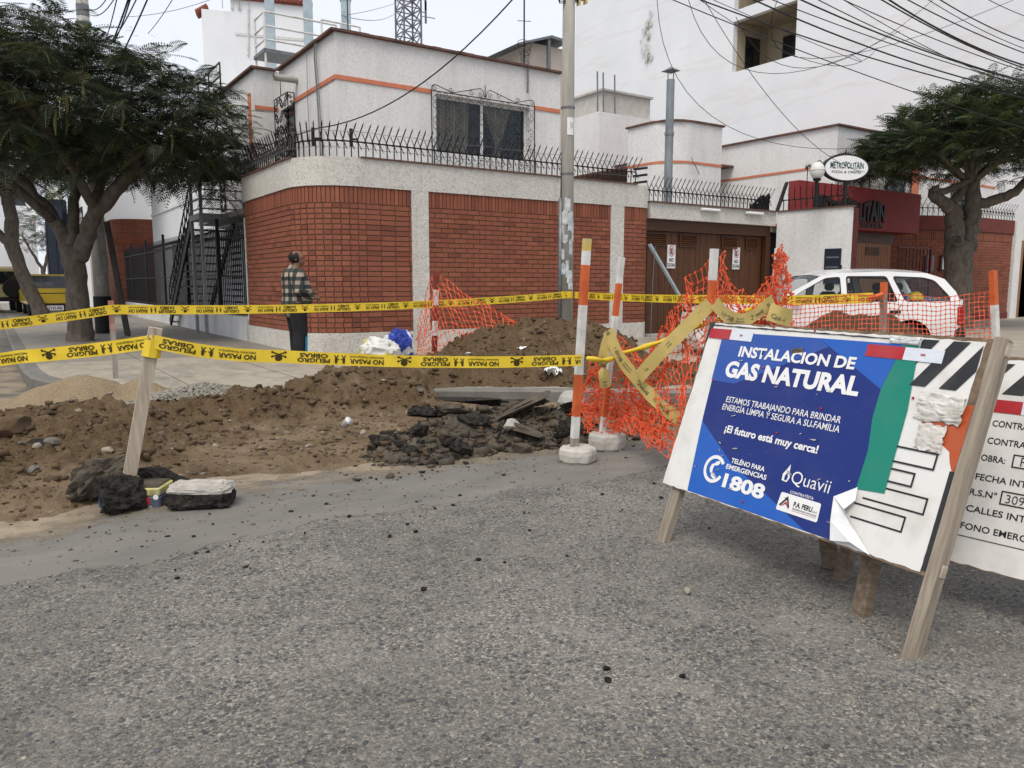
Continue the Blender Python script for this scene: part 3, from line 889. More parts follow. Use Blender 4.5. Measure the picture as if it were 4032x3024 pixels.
for q_ in ((UX0 - .02, WX0 - .12, UY - .02, UY + .01), (WX1 + .12, UX1, UY - .02, UY + .01), (UX0 - .022, UX0 + .01, UY + .012, 17.2), (5.3, UX0 - .025, 18.28, 18.31)): H(MB().box(*q_, 5.29, 5.375).build('trim_band', MATS['band_orange']))
k = MB(); k.box(5.28, 5.31, 18.6, 18.78, 3.4, 5.7); H(k.build('trim_strip', MATS['band_orange']))
# window: frame, panes, curtains
mat('window_white', (.72, .72, .70), rough=.5)
mat('curtain', (.52, .43, .34), (.30, .24, .19), 3, .9, stretch=(9, 9, .3))
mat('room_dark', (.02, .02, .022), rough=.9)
m, n, b = nodes_of('window_glass')
b.inputs['Base Color'].default_value = (.5, .55, .58, 1); b.inputs['Roughness'].default_value = .03
gl = N(n, 'ShaderNodeBsdfGlossy'); gl.inputs['Roughness'].default_value = .02; gl.inputs[0].default_value = (.8, .85, .9, 1)
tr = N(n, 'ShaderNodeBsdfTransparent'); tr.inputs[0].default_value = (.86, .88, .88, 1)
fr = N(n, 'ShaderNodeFresnel'); fr.inputs[0].default_value = 1.35
ms = N(n, 'ShaderNodeMixShader'); n.links.new(fr.outputs[0], ms.inputs[0]); n.links.new(tr.outputs[0], ms.inputs[1]); n.links.new(gl.outputs[0], ms.inputs[2])
n.links.new(ms.outputs[0], [x for x in n.nodes if x.type == 'OUTPUT_MATERIAL'][0].inputs[0])
win = MB(); yy = UY + .16
win.bar((WX0, yy, WZ1 - .03), (WX1, yy, WZ1 - .03), .05, .06); win.bar((WX0, yy, WZ0 + .025), (WX1, yy, WZ0 + .025), .05, .05)
wf = H(win.build('window', MATS['window_white']))
def sub(o, parent):
    o.parent = parent; o.matrix_parent_inverse = parent.matrix_basis.inverted() if False else Matrix.Identity(4); return o
for x in (WX0 + .02, 9.27, WX1 - .02):
    k = MB(); k.bar((x, yy, WZ0), (x, yy, WZ1), .045, .06); sub(k.build('frame', MATS['window_white']), wf)
for x0, x1 in ((WX0 + .04, 9.25), (9.29, WX1 - .04)):
    k = MB(); k.box(x0, x1, yy - .004, yy + .004, WZ0 + .05, WZ1 - .06); sub(k.build('pane', MATS['window_glass']), wf)
def curtain(x0f, x1f, folds, name='curtain'):
    V = []; F = []; nz = 10; nx = folds * 6
    for j in range(nz + 1):
        t = j / nz; z = WZ0 - .1 + (WZ1 - WZ0 + .1) * t
        a, c_ = x0f(t), x1f(t)
        for i in range(nx + 1):
            u = i / nx
            V.append((a + (c_ - a) * u, yy + .12 + .035 * sin(u * folds * 2 * pi) , z))
    for j in range(nz):
        for i in range(nx): F.append((j * (nx + 1) + i, j * (nx + 1) + i + 1, (j + 1) * (nx + 1) + i + 1, (j + 1) * (nx + 1) + i))
    k = MB(); k.add(V, F); sub(k.build(name, MATS['curtain'], smooth=True), wf)
curtain(lambda t: WX0, lambda t: 9.02 - .05 * (1 - t), 11)
tie = lambda t: abs(t - .32) 
curtain(lambda t: 9.72 - (.36 * min(1, max(0, (t - .30) / .7)) if t > .3 else .06 * (.3 - t) / .3 + .02), lambda t: 9.80 + (.34 * min(1, max(0, (t - .30) / .7)) if t > .3 else .08 * (.3 - t) / .3 + .02), 9)
k = MB(); k.box(WX0 - .3, WX1 + .3, UY + .6, UY + .65, 3.6, 5.55); k.box(WX0 - .32, WX0 - .28, yb + .01, UY + .6, 3.6, 5.55); k.box(WX1 + .28, WX1 + .32, yb + .01, UY + .6, 3.6, 5.55)
sub(k.build('room_back', MATS['room_dark']), wf)
# scroll grille
def scroll(c_, r, turns, a0, sgn, nn=14):
    pts_ = []
    for i in range(nn + 1):
        t = i / nn; rr = r * (1 - .75 * t); a = a0 + sgn * turns * 2 * pi * t
        pts_.append((c_[0] + rr * cos(a), c_[1] + rr * sin(a)))
    return pts_
def grille(k, W, Hh, M, cx=9, cz=6, rad=.008):
    """a lattice of S and C scrolls in a W x Hh panel, local x-z plane"""
    P3 = lambda pts_: [M @ Vector((x, 0, z)) for x, z in pts_]
    k.bar(M @ Vector((0, 0, 0)), M @ Vector((0, 0, Hh)), .018); k.bar(M @ Vector((W, 0, 0)), M @ Vector((W, 0, Hh)), .018)
    k.bar(M @ Vector((0, 0, Hh)), M @ Vector((W, 0, Hh)), .018); k.bar(M @ Vector((0, 0, 0)), M @ Vector((W, 0, 0)), .018)
    dx, dz = W / cx, Hh / cz
    for i in range(cx):
        for j in range(cz):
            x, z = (i + .5) * dx, (j + .5) * dz; f = 1 if (i + j) % 2 else -1
            k.tube(P3(scroll((x - f * dx * .16, z + dz * .24), dx * .30, 1.15, -pi / 2 * f + pi / 2, -f)), rad, 4, False)
            k.tube(P3(scroll((x + f * dx * .16, z - dz * .24), dx * .30, 1.15, pi / 2 * f + pi / 2, -f)), rad, 4, False)
k = MB(); grille(k, 2.63, 1.50, T(7.90, 14.70, 3.83), 10, 7, .0055)
M_ = T(7.90, 14.70, 5.33)
P3 = lambda pts_: [M_ @ Vector((x, 0, z)) for x, z in pts_]
for sx in (-1, 1):
    cx_ = 1.315
    k.tube(P3([(cx_ + sx * 1.31, .0), (cx_ + sx * 1.30, .10), (cx_ + sx * 1.22, .13), (cx_ + sx * .8, .02)]), .009, 5, False)
    k.tube(P3([(cx_ + sx * .8, .02), (cx_ + sx * .12, .20), (cx_ + sx * .05, .14), (cx_ + sx * .02, .03)]), .009, 5, False)
    for q_, z_ in ((.85, .07), (.35, .09), (.12, .07), (1.25, .07)): k.tube(P3(scroll((cx_ + sx * q_, z_), .06, 1.2, 0, sx)), .007, 4, False)
k.bar(M_ @ Vector((1.315, 0, 0)), M_ @ Vector((1.315, 0, .27)), .014)
g_ = H(k.build('window_grille', MATS['iron_black']))
k = MB(); grille(k, .95, 1.75, T(5.70, 17.2, 3.75) @ RZ(pi / 2), 3, 6, .012); grille(k, .14, 1.75, T(5.70, 17.2, 3.75), 1, 6, .012)
k.bar((5.70, 17.67, 5.5), (5.70, 17.67, 5.85), .016); H(k.build('window_grille', MATS['iron_black']))
k = MB(); k.box(5.95, 5.97, 17.25, 18.1, 3.75, 5.3); H(k.build('window', MATS['dark_glass']))
k = MB(); k.lathe([(.07, 0), (.07, .55)], 12, T(5.9, 17.0, 5.72) @ RY(-pi / 2) @ T(0, 0, 0), False, False); k.lathe([(.055, 0), (.055, .55)], 12, T(5.9, 17.0, 5.72) @ RY(-pi / 2), True, False)
H(k.build('roof_spout', MATS['concrete'], smooth=False))
# cables hanging down the side wall, conduit on the front
k = MB()
for y, r_ in ((15.6, .010), (15.67, .008), (15.72, .010)):
    k.tube([(5.80, y, UZ + .05), (5.78, y, UZ - .3), (5.80, y - .05, 5.0), (5.80, y - .12, 4.0), (5.78, y - .1, 3.2)], r_, 5)
k.tube([(5.80, 16.2, UZ + .05), (5.79, 16.2, 5.2), (5.79, 16.15, 4.2)], .007, 5)
k.tube([(10.38, 14.74, UZ + .15), (10.38, 14.76, 5.62)], .022, 6)
H(k.build('hanging_cable', MATS['steel_grey']))
# aerial with loose wires
k = MB()
k.tube([(10.38, 14.9, UZ), (10.38, 14.9, UZ + 2.6)], .018, 6)
for i in range(4):
    k.tube([(10.38 + .09 * cos(a) * (1 + .4 * i), 14.88, UZ + .15 + .12 * i + .11 * sin(a)) for a in np.linspace(0, 6.2, 14)], .006, 4)
k.bar((10.2, 14.9, UZ + 1.0), (10.56, 14.9, UZ + 1.05), .012)
H(k.build('aerial', MATS['iron_black']))
k = MB(); k.tube([(6.35, 15.3, 5.7), (6.35, 15.3, 9.5)], .012, 5); H(k.build('aerial', MATS['iron_black']))

# ================================================================ GARAGE between the houses
gar = thing('garage', 'wide brown wooden garage front under a rough plaster beam', 'garage', (12.5, 12.9, 0)); GO = Vector((12.5, 12.9, 0))
def PG(o, root, org): o.parent = root; o.matrix_parent_inverse = Matrix.Translation(-org); return o
k = MB(); k.box(12.42, 16.82, 12.86, 13.16, 2.82, 3.17); PG(k.build('lintel', MATS['stucco_wall']), gar, GO)
k = MB(); k.box(12.40, 16.86, 12.80, 13.2, 3.17, 3.195); PG(k.build('coping', MATS['coping']), gar, GO)
k = MB(); k.box(12.42, 16.80, 13.0, 13.12, 2.56, 2.82); PG(k.build('beam', MATS['beam_wood']), gar, GO)
k = MB(); k.box(16.62, 16.80, 12.98, 13.1, .15, 2.56); PG(k.build('door_post', MATS['beam_wood']), gar, GO)
px = 12.45; i = 0
vents = ((12.46, 13.15), (13.58, 14.18), (15.05, 15.62), (15.95, 16.42))
while px < 16.6:
    wd = rng.choice((.19, .2, .23, .12)); x1 = min(px + wd, 16.61)
    k = MB(); k.bbox(px + .004, x1 - .004, 13.10 + rng.uniform(0, .008), 13.16, .19, 2.555, .006); PG(k.build('plank', MATS['door_wood']), gar, GO)
    px = x1
k = MB(); k.box(12.42, 16.8, 13.165, 13.2, .15, 2.56); PG(k.build('door_back', MATS['room_dark']), gar, GO)
for x0, x1 in vents:
    vt = PG((lambda q: q.build('vent', MATS['beam_wood']))(MB().box(x0, x1, 13.06, 13.098, 2.22, 2.25).box(x0, x1, 13.06, 13.098, 2.49, 2.52).box(x0, x0 + .03, 13.06, 13.098, 2.25, 2.49).box(x1 - .03, x1, 13.06, 13.098, 2.25, 2.49)), gar, GO)
    for q in range(5):
        k = MB(); z = 2.265 + q * .047
        k.add([(x0 + .03, 13.062, z), (x1 - .03, 13.062, z), (x1 - .03, 13.095, z + .04), (x0 + .03, 13.095, z + .04), (x0 + .03, 13.068, z - .006), (x1 - .03, 13.068, z - .006), (x1 - .03, 13.099, z + .034), (x0 + .03, 13.099, z + .034)], [(0, 1, 2, 3), (7, 6, 5, 4), (0, 4, 5, 1), (2, 6, 7, 3)])
        k.build('slat', MATS['door_wood'], vt)
k = MB(); k.box(12.42, 16.8, 12.75, 13.2, .151, .20); PG(k.build('threshold', MATS['concrete']), gar, GO)
for x in (14.0, 15.6):
    k = MB(); k.lathe([(.035, 0), (.035, .62)], 10, T(x, 12.80, 3.09) @ RY(pi / 2), True, True); PG(k.build('drain_tube', MATS['white_print'], smooth=False), gar, GO)  # white drain tubes along the lintel
rr = MB()
def spikes_line(root, org, p, q, z, step=.14, me=SPK):
    p, q = Vector(p), Vector(q); d = (q - p).normalized(); nn = Vector((d.y, -d.x)); L = (q - p).length; s = .05
    while s < L:
        c_ = p + d * s
        o = link('spike', me, MATS['iron_black']); o.parent = root
        o.matrix_local = frame((c_.x - org.x, c_.y - org.y, z - org.z), (d.x, d.y, 0), (nn.x, nn.y, 0), (0, 0, 1)) @ RZ(br.uniform(-.06, .06))
        s += step
    k = MB(); k.tube([(p.x, p.y, z + .26), (q.x, q.y, z + .26)], .014, 5)
    PG(k.build('railing_bar', MATS['iron_black']), root, org)
spikes_line(gar, GO, (12.45, 13.0), (16.75, 13.0), 3.195)
k = MB()
for q in range(10): k.bar((16.2 + rng.uniform(-.2, .5), 13.05, 3.2 + rng.uniform(0, .1)), (16.3 + rng.uniform(-.2, .5), 13.0, 3.45 + rng.uniform(0, .2)), .05)
k.bar((16.9, 12.9, 3.2), (17.25, 12.9, 3.95), .09, .04); k.bar((16.2, 13.1, 3.25), (16.7, 13.1, 3.3), .22, .22)
PG(k.build('floodlight', MATS['iron_black']), gar, GO)

# ================================================================ RESTAURANT next door
res = thing('restaurant_building', 'white plastered building with dark red sign box and orange bands', 'building', (17.2, 11.0, 0)); RO = Vector((17.2, 11.0, 0))
def PR(o): return PG(o, res, RO)
k = MB()
k.prism([(16.84, 12.84), (17.05, 10.98), (17.24, 10.98), (17.24, 12.84)], .15, 3.17); PR(k.build('forecourt_wall', MATS['stucco_white']))
k = MB(); k.prism([(16.80, 12.86), (17.01, 10.93), (17.27, 10.93), (17.27, 12.86)], 3.17, 3.20); PR(k.build('coping', MATS['coping']))
mat('red_stucco', (.115, .032, .028), (.075, .022, .02), 10, .9, 1.0, 18, .02)
mat('fascia_red', (.255, .034, .035), (.22, .030, .031), 3, .7, .1, 30)
mat('brick_wall_red', (.17, .045, .035), (.13, .035, .028), 5, .9, .5, 30)
k = MB(); k.box(17.245, 17.50, 11.0, 12.78, .15, 3.16); PR(k.build('red_pier', MATS['red_stucco']))
k = MB(); k.box(17.6, 23.5, 12.78, 13.1, 2.86, 4.02); k.box(17.6, 23.5, 13.1, 14.0, 2.86, 2.95); PR(k.build('sign_box', MATS['fascia_red']))
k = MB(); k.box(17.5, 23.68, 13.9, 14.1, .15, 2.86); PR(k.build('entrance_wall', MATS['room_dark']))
for i in range(12):
    x = 20.9 + i * .17
    k = MB(); k.bbox(x + .004, x + .166, 13.3, 13.36, .17, 2.55, .006); PR(k.build('plank', MATS['door_wood_light']))
k = MB(); k.box(18.3, 23.0, 13.28, 13.4, 2.55, 2.86); PR(k.build('beam', MATS['beam_wood']))
k = MB()
for q in range(5): k.box(21.6, 22.3, 13.27, 13.30, 2.2 + q * .05, 2.23 + q * .05)
PR(k.build('vent', MATS['beam_wood']))
k = MB()
for q in range(9): k.bar((22.8 + q * .2, 12.95, .2), (22.8 + q * .2, 12.95, 2.45), .022)
k.bar((22.7, 12.95, 2.45), (24.6, 12.95, 2.45), .05); k.bar((22.7, 12.95, 1.3), (24.6, 12.95, 1.3), .05); k.bar((24.6, 12.95, .2), (24.6, 12.95, 2.5), .06); k.box(23.5, 23.75, 12.92, 12.98, 1.1, 1.5)
mat('gate_red', (.10, .022, .02), rough=.6); PR(k.build('gate', MATS['gate_red']))
# right brick wall, bricks joined far away but real courses
def brick_panel(p, q, z0, z1, course, length, soldier, off=.0):
    p, q = Vector(p), Vector(q); d = (q - p).normalized(); nn = Vector((d.y, -d.x)); L = (q - p).length
    k = MB(); tn = []
    nrow = int((z1 - soldier - z0) / course)
    for r_ in range(nrow):
        s = -(length / 2 if r_ % 2 else 0)
        while s < L - .03:
            a, e_ = max(s, 0), min(s + length - .015, L)
            if e_ - a > .03:
                c_ = p + d * ((a + e_) / 2)
                b4 = len(k.f)
                k.box(-(e_ - a) / 2, (e_ - a) / 2, -.02, .012, 0, course - .015, frame((c_.x, c_.y, z0 + r_ * course), (d.x, d.y, 0), (nn.x, nn.y, 0), (0, 0, 1)))
                tn.extend([br.random()] * (len(k.f) - b4))
            s += length
    s = 0
    while soldier and s < L - .03:
        c_ = p + d * (s + .035); b4 = len(k.f)
        k.box(-.032, .032, -.02, .012, 0, soldier - .02, frame((c_.x, c_.y, z0 + nrow * course + .01), (d.x, d.y, 0), (nn.x, nn.y, 0), (0, 0, 1)))
        tn.extend([br.random()] * (len(k.f) - b4)); s += .078
    return k, tn
RW = [(23.7, 13.9), (26.4, 12.85), (29.6, 12.8)]
for i in range(2):
    k, tn = brick_panel(RW[i], RW[i + 1], .35, 3.05, .0894, .277, .28)
    o = PR(k.build('brick_courses', MATS['brick_red'])); o['kind'] = 'stuff'
    at = o.data.attributes.new('tone', 'FLOAT', 'FACE'); at.data.foreach_set('value', tn)
k = MB(); k.prism([(23.7, 13.91), (26.4, 12.86), (29.6, 12.81), (29.6, 13.2), (26.5, 13.25), (23.8, 14.2)], .15, 3.1); PR(k.build('mortar_wall', MATS['mortar']))
k = MB(); k.prism([(23.66, 13.86), (26.4, 12.80), (29.62, 12.76), (29.6, 13.2), (26.5, 13.3), (23.8, 14.2)], 3.07, 3.52); k.prism([(23.66, 13.86), (26.4, 12.82), (29.62, 12.77), (29.6, 13.2), (26.5, 13.3), (23.8, 14.2)], .151, .36); PR(k.build('red_band', MATS['brick_wall_red']))
k = MB(); k.box(29.62, 30.1, 12.7, 13.2, .15, 3.5); PR(k.build('pilaster', MATS['stucco_white']))
k = MB(); k.box(30.1, 33.5, 13.0, 13.1, .15, 2.9); PR(k.build('door', MATS['door_wood_light']))
spikes_line(res, RO, (23.7, 14.1), (26.4, 13.0), 3.52, .2); spikes_line(res, RO, (26.4, 13.0), (30.0, 12.95), 3.52, .2)
spikes_line(res, RO, (16.95, 12.8), (17.15, 11.05), 3.20, .16)
# upper volumes
k = MB()
arc = [(16.15, 17.75), (16.15, 16.9)] + [(16.15 + .9 + .9 * cos(pi + pi / 2 * i / 8), 16.9 + .9 * sin(pi + pi / 2 * i / 8)) for i in range(1, 9)] + [(18.28, 16.0), (18.28, 17.75)]
k.prism(arc, 2.9, 5.93); PR(k.build('upper_wall', MATS['stucco_white']))
def grow(P, d):
    cx_ = sum(p[0] for p in P) / len(P); cy_ = sum(p[1] for p in P) / len(P)
    return [(x + (d if x > cx_ else -d), y + (d if y > cy_ else -d)) for x, y in P]
k = MB(); k.prism(grow(arc, .06), 5.93, 5.98); PR(k.build('coping', MATS['coping']))
k = MB(); k.prism(grow(arc, .015), 4.78, 4.85)
PR(k.build('trim_band', MATS['band_orange']))
for q_ in ((21.18, 31, 14.13, 14.16, 4.83, 4.9), (21.18, 21.21, 14.162, 26, 4.83, 4.9), (25.3, 25.75, 14.1, 14.128, 4.0, 5.4)): PR(MB().box(*q_).build('trim_band', MATS['band_orange']))
k = MB(); k.box(21.2, 31.0, 14.15, 26, 2.9, 6.0); PR(k.build('upper_wall', MATS['stucco_white']))
k = MB(); k.box(21.12, 31, 14.07, 26, 6.0, 6.05); k.box(18.3, 21.2, 18.0, 24, 5.25, 5.32); PR(k.build('coping', MATS['coping']))
k = MB(); k.box(12.4, 21.2, 13.6, 24, 2.75, 2.88); PR(k.build('roof_slab', MATS['concrete']))
for x0, x1 in ((23.85, 25.0), (27.9, 29.3)):
    wv = PR(MB().box(x0, x1, 14.12, 14.145, 3.3, 4.8).build('window', MATS['dark_glass']))
    k = MB(); grille(k, x1 - x0 + .2, 1.7, T(x0 - .1, 14.0, 3.2), 5, 7, .012); PR(k.build('window_grille', MATS['iron_black']))
k = MB(); k.tube([(22.4, 14.05, 3.2), (22.4, 14.05, 5.35), (22.45, 13.98, 5.45), (22.6, 13.9, 5.47)], .05, 8); PR(k.build('vent_pipe', MATS['steel_grey']))
k = MB(); k.tube([(22.9, 14.1, 5.9), (22.9, 14.1, 3.2)], .02, 5); k.tube([(16.9, 15.9, 4.95), (16.92, 15.85, 4.8), (17.1, 15.9, 4.7), (17.3, 15.95, 4.5)], .012, 5); PR(k.build('hanging_cable', MATS['steel_grey']))
mat('flue_grey', (.26, .29, .30), (.17, .19, .20), 3, .5, metal=.4, stretch=(1, 1, .4))
# rear stair tower with water tank (behind)
k = MB(); k.box(20.3, 24.4, 24.0, 29, 2.9, 8.05); PR(k.build('stair_tower', MATS['stucco_white']))
k = MB(); k.box(20.28, 24.4, 23.97, 24.0, 5.5, 5.6); PR(k.build('trim_band', MATS['band_orange']))
k = MB(); k.box(20.9, 23.5, 24.5, 27, 8.05, 9.0); k.box(20.8, 23.6, 24.4, 27.1, 9.0, 9.08)
mat('tank_grey', (.48, .46, .42), (.38, .36, .33), 4, .9, .3, 20); PR(k.build('water_tank', MATS['tank_grey']))
k = MB()
for x in (20.4, 20.7, 21.3): k.tube([(x, 24.2, 8.0), (x - .05, 24.2, 9.6)], .03, 6)
PR(k.build('vent_pipe', MATS['steel_grey']))
k = MB(); k.lathe([(.11, 2.9), (.11, 5.2), (.125, 5.22), (.125, 5.3), (.105, 5.32), (.105, 6.62)], 14, T(15.1, 15.0, 0)); k.bar((15.0, 15, 6.6), (15.0, 15, 6.85), .02); k.bar((15.2, 15, 6.6), (15.2, 15, 6.85), .02)
fl = PR(k.build('flue', MATS['flue_grey'], smooth=False))
k = MB(); k.add([(14.92, 14.82, 6.83), (15.28, 14.82, 6.83), (15.28, 15.18, 6.83), (14.92, 15.18, 6.83), (15.1, 15.0, 6.95)], [(0, 1, 4), (1, 2, 4), (2, 3, 4), (3, 0, 4), (3, 2, 1, 0)]); o = k.build('flue_cap', MATS['steel_grey'], fl)

# ================================================================ TALL WHITE BLANK BUILDING
tall = thing('tall_building', 'huge blank white side wall of a tall apartment block with one recessed window', 'building', (31, 14, 0)); TO = Vector((31, 14, 0))
m, n, b = nodes_of('blank_white')
v = coords(n)
c = ramp(n, noise(n, v, .35, 6, .6), [(.3, (.70, .715, .735)), (.7, (.78, .79, .80))])
# long horizontal repair seams and streaks below them
mp = N(n, 'ShaderNodeMapping'); mp.inputs['Scale'].default_value = (.04, .10, .62); n.links.new(v, mp.inputs[0])
se = N(n, 'ShaderNodeTexNoise'); se.inputs['Scale'].default_value = 1.0; se.inputs['Detail'].default_value = 7; n.links.new(mp.outputs[0], se.inputs['Vector'])
c = mixc(n, ramp(n, se.outputs['Fac'], [(.53, 0.0), (.565, .32), (.58, 0.0)]), c, (.62, .57, .50))
st = noise(n, v, .9, 6, .65, stretch=(1, 1.6, .08))
c = mixc(n, ramp(n, st, [(.55, 0.0), (.85, .30)]), c, (.62, .61, .58))
n.links.new(c, b.inputs['Base Color']); b.inputs['Roughness'].default_value = .9
bump(n, b, noise(n, v, 1.4, 5), .15, .03)
wy0, wy1, wz0, wz1 = 23.05, 26.65, 11.62, 14.0
k = MB()
k.box(31, 31.3, 13.0, wy0, 0, 26); k.box(31, 31.3, wy1, 39, 0, 26); k.box(31, 31.3, wy0, wy1, 0, wz0); k.box(31, 31.3, wy0, wy1, wz1, 14.5); k.box(31, 31.3, wy0, wy1, 17.0, 26)
k.box(31.3, 42, 38.7, 39, 0, 26); k.box(31.3, 42, 13.0, 13.3, 0, 26); k.box(31.3, 42, 13.3, 38.7, 25.7, 26); k.box(41.7, 42, 13.3, 38.7, 0, 25.7)
PG(k.build('wall', MATS['blank_white']), tall, TO)
mat('notch_beige', (.42, .36, .26), (.34, .29, .20), .8, .9, c3=(.22, .19, .14), s3=1.5, stretch=(1, 1, .3))
k = MB()
k.box(31.3, 34.0, wy0 - .25, wy0, 10, 18); k.box(31.3, 34, wy1, wy1 + .25, 10, 18); k.box(33.6, 34.0, wy0, wy1, 10, 18); k.box(31.3, 33.6, wy0, wy1, 11.4, 11.6); k.box(31.3, 33.6, wy0, wy1, 14.1, 14.4)
PG(k.build('recess', MATS['notch_beige']), tall, TO)
for (x0, y0, x1, y1, z0, z1) in ((33.55, 23.6, 33.6, 25.7, 11.9, 13.5), (33.55, 23.6, 33.6, 25.7, 14.7, 16.3)):
    wv = PG(MB().box(x0 - .03, x1, y0, y1, z0, z1).build('window', MATS['steel_grey']), tall, TO)
    for yy0, yy1 in ((y0 + .05, (y0 + y1) / 2 - .03), ((y0 + y1) / 2 + .03, y1 - .05)):
        k = MB(); k.box(x0 - .045, x0 - .031, yy0, yy1, z0 + .05, z1 - .05); k.build('pane', MATS['dark_glass'], wv)
for q_ in ((31.9, 33.0, wy1 - .03, wy1), (31.9, 32.9, wy0, wy0 + .04)): PG(MB().box(*q_, 11.9, 13.5).build('window', MATS['dark_glass']), tall, TO)
k = MB()
for q in range(26):
    y = 32.7 + rng.uniform(-.35, .35); z = 14.6 + rng.uniform(-1.3, 1.4)
    k.prism([(0 + .0, 0), (rng.uniform(.1, .3), rng.uniform(-.1, .1)), (rng.uniform(.15, .35), rng.uniform(.15, .3)), (rng.uniform(-.05, .1), rng.uniform(.15, .35))], 0, .006, frame((30.999 - q * .0075, y, z), (0, -1, 0), (0, 0, 1), (-1, 0, 0)))
mat('peeled', (.55, .53, .50)); PG(k.build('peeled_plaster', MATS['peeled']), tall, TO)
# ================================================================ SIDE YARD: fence, stairs
fen = thing('side_fence', 'long black iron bar fence on a low white wall beside the house', 'fence', (4.45, 16.6, 0)); FO = Vector((4.45, 16.6, 0))
def PF(o): return PG(o, fen, FO)
mat('low_wall_white', (.62, .62, .61), (.52, .52, .51), 2, .85, .15, 20, c3=(.36, .35, .33), s3=1.5, lo3=.6, hi3=.85)
k = MB(); k.box(4.45, 4.65, 16.62, 34, .10, .652); PF(k.build('low_wall', MATS['low_wall_white']))
FP = MB(); FP.bar((0, 0, 0), (0, 0, 1.95), .018); FP.bar((0, 0, 1.68), (-.07, 0, 2.02), .012)
bar_me = bpy.data.meshes.new('fence_bar'); bar_me.from_pydata(FP.v, [], FP.f); bar_me.materials.append(MATS['iron_black'])
y = 19.1; cnt = 0
while y < 34:
    o = link('fence_bar', bar_me, MATS['iron_black'], fen, loc=(4.52 - FO.x, y - FO.y, .652)); y += .145; cnt += 1
k = MB()
for z in (.72, 1.55, 2.39): k.bar((4.52, 19.05, z), (4.52, 34, z), .035, .03)
PF(k.build('fence_rail', MATS['iron_black']))
for y in (19.05, 22.5, 25.8, 29, 32.2):
    k = MB(); k.bar((4.52, y, .6), (4.52, y, 2.85), .07); PF(k.build('fence_post', MATS['iron_black']))
# inner return by the house
y0, x0 = 19.0, 4.55
for i in range(26):
    t = i / 25; o = link('fence_bar', bar_me, MATS['iron_black'], fen, loc=(4.56 + .45 * t - FO.x, 19.0 - 2.3 * t - FO.y, .60 + .02))
k = MB()
for z in (1.53, 2.40): k.bar((4.56, 19.0, z), (5.0, 16.7, z), .035)
PF(k.build('fence_rail', MATS['iron_black']))
k = MB(); k.box(4.47, 4.53, 16.5, 16.56, .6, 2.7); PF(k.build('fence_post', MATS['white_paint']))

mat('stair_steel', (.30, .31, .32), (.24, .25, .26), 6, .5, metal=.2)
st = thing('outside_stairs', 'grey steel outside stairs with landing and railings behind the side fence', 'stairs', (4.9, 20, 0)); SO = Vector((4.9, 20, 0))
def PS(o): return PG(o, st, SO)
LZ = 2.86
k = MB(); k.box(4.2, 5.3, 19.3, 20.4, LZ, LZ + .14); PS(k.build('landing', MATS['stair_steel']))
for x, y in ((4.25, 19.35), (4.25, 20.35), (5.25, 19.35)):
    k = MB(); k.bar((x, y, .15), (x, y, LZ + 1.0), .07); PS(k.build('post', MATS['stair_steel']))
k = MB()
for z in (.25, .47, .69): k.tube([(4.25, 20.35, LZ + z), (4.25, 19.35, LZ + z), (5.25, 19.35, LZ + z)], .02, 6)
PS(k.build('railing_bar', MATS['stair_steel']))
k = MB(); k.bar((4.25, 20.4, LZ + 1.0), (4.25, 19.3, LZ + 1.0), .10, .12); k.bar((4.2, 19.35, LZ + 1.0), (5.3, 19.35, LZ + 1.0), .10, .12); PS(k.build('handrail', MATS['coping']))
for i in range(13):
    z = LZ - .2 * (i + 1); y = 20.4 + .26 * i
    if z < .2: break
    k = MB(); k.box(4.3, 5.2, y, y + .28, z, z + .04); PS(k.build('tread', MATS['stair_steel']))
k = MB(); k.bar((4.25, 20.4, LZ), (4.25, 23.8, .25), .05, .2); k.bar((5.25, 20.4, LZ), (5.25, 23.8, .25), .05, .2)
for z in (.3, .6, .95): k.bar((4.25, 20.4, LZ + z), (4.25, 23.8, .25 + z), .03)
PS(k.build('stringer', MATS['iron_black']))
k = MB()
for i in range(14):
    t = i / 13; k.bar((4.25, 20.4 + 3.4 * t, LZ - 2.6 * t), (4.25, 20.4 + 3.4 * t, LZ - 2.6 * t + .95), .02)
PS(k.build('baluster', MATS['iron_black']))
# tall scroll window grille over the landing
k = MB(); grille(k, .5, 2.0, T(5.28, 21.2, 2.95) @ RZ(pi / 2), 2, 8, .012); H(k.build('window_grille', MATS['iron_black']))
# louvred white shutters of the yard
yd = thing('yard_screen', 'white slatted screen standing behind the iron fence', 'screen', (5.25, 21.5, 0)); YO = Vector((5.25, 21.5, 0))
for i in range(14):
    k = MB(); z = .45 + i * .155
    k.add([(5.25, 19.8, z), (5.25, 22.3, z), (5.31, 22.3, z + .10), (5.31, 19.8, z + .10), (5.27, 19.8, z), (5.27, 22.3, z), (5.33, 22.3, z + .10), (5.33, 19.8, z + .10)], [(0, 1, 2, 3), (7, 6, 5, 4), (0, 4, 5, 1), (3, 2, 6, 7)])
    PG(k.build('slat', MATS['far_white']), yd, YO)
k = MB()
for y in (19.8, 21.05, 22.3): k.bar((5.29, y, .15), (5.29, y, 2.7), .05)
PG(k.build('post', MATS['far_white']), yd, YO)
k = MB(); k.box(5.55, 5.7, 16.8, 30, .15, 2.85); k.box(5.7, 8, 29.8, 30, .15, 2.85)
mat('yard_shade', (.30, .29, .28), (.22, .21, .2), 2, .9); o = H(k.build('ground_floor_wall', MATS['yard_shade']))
k = MB(); k.box(5.6, 11.3, 22.4, 34, .15, 6.3); k.box(5.56, 5.6, 22.4, 34, 4.0, 4.1)
o = H(k.build('rear_wing', MATS['far_white']))
k = MB()
pts_ = [(5.62, 22.5 + i * 1.3, 6.3) for i in range(9)]
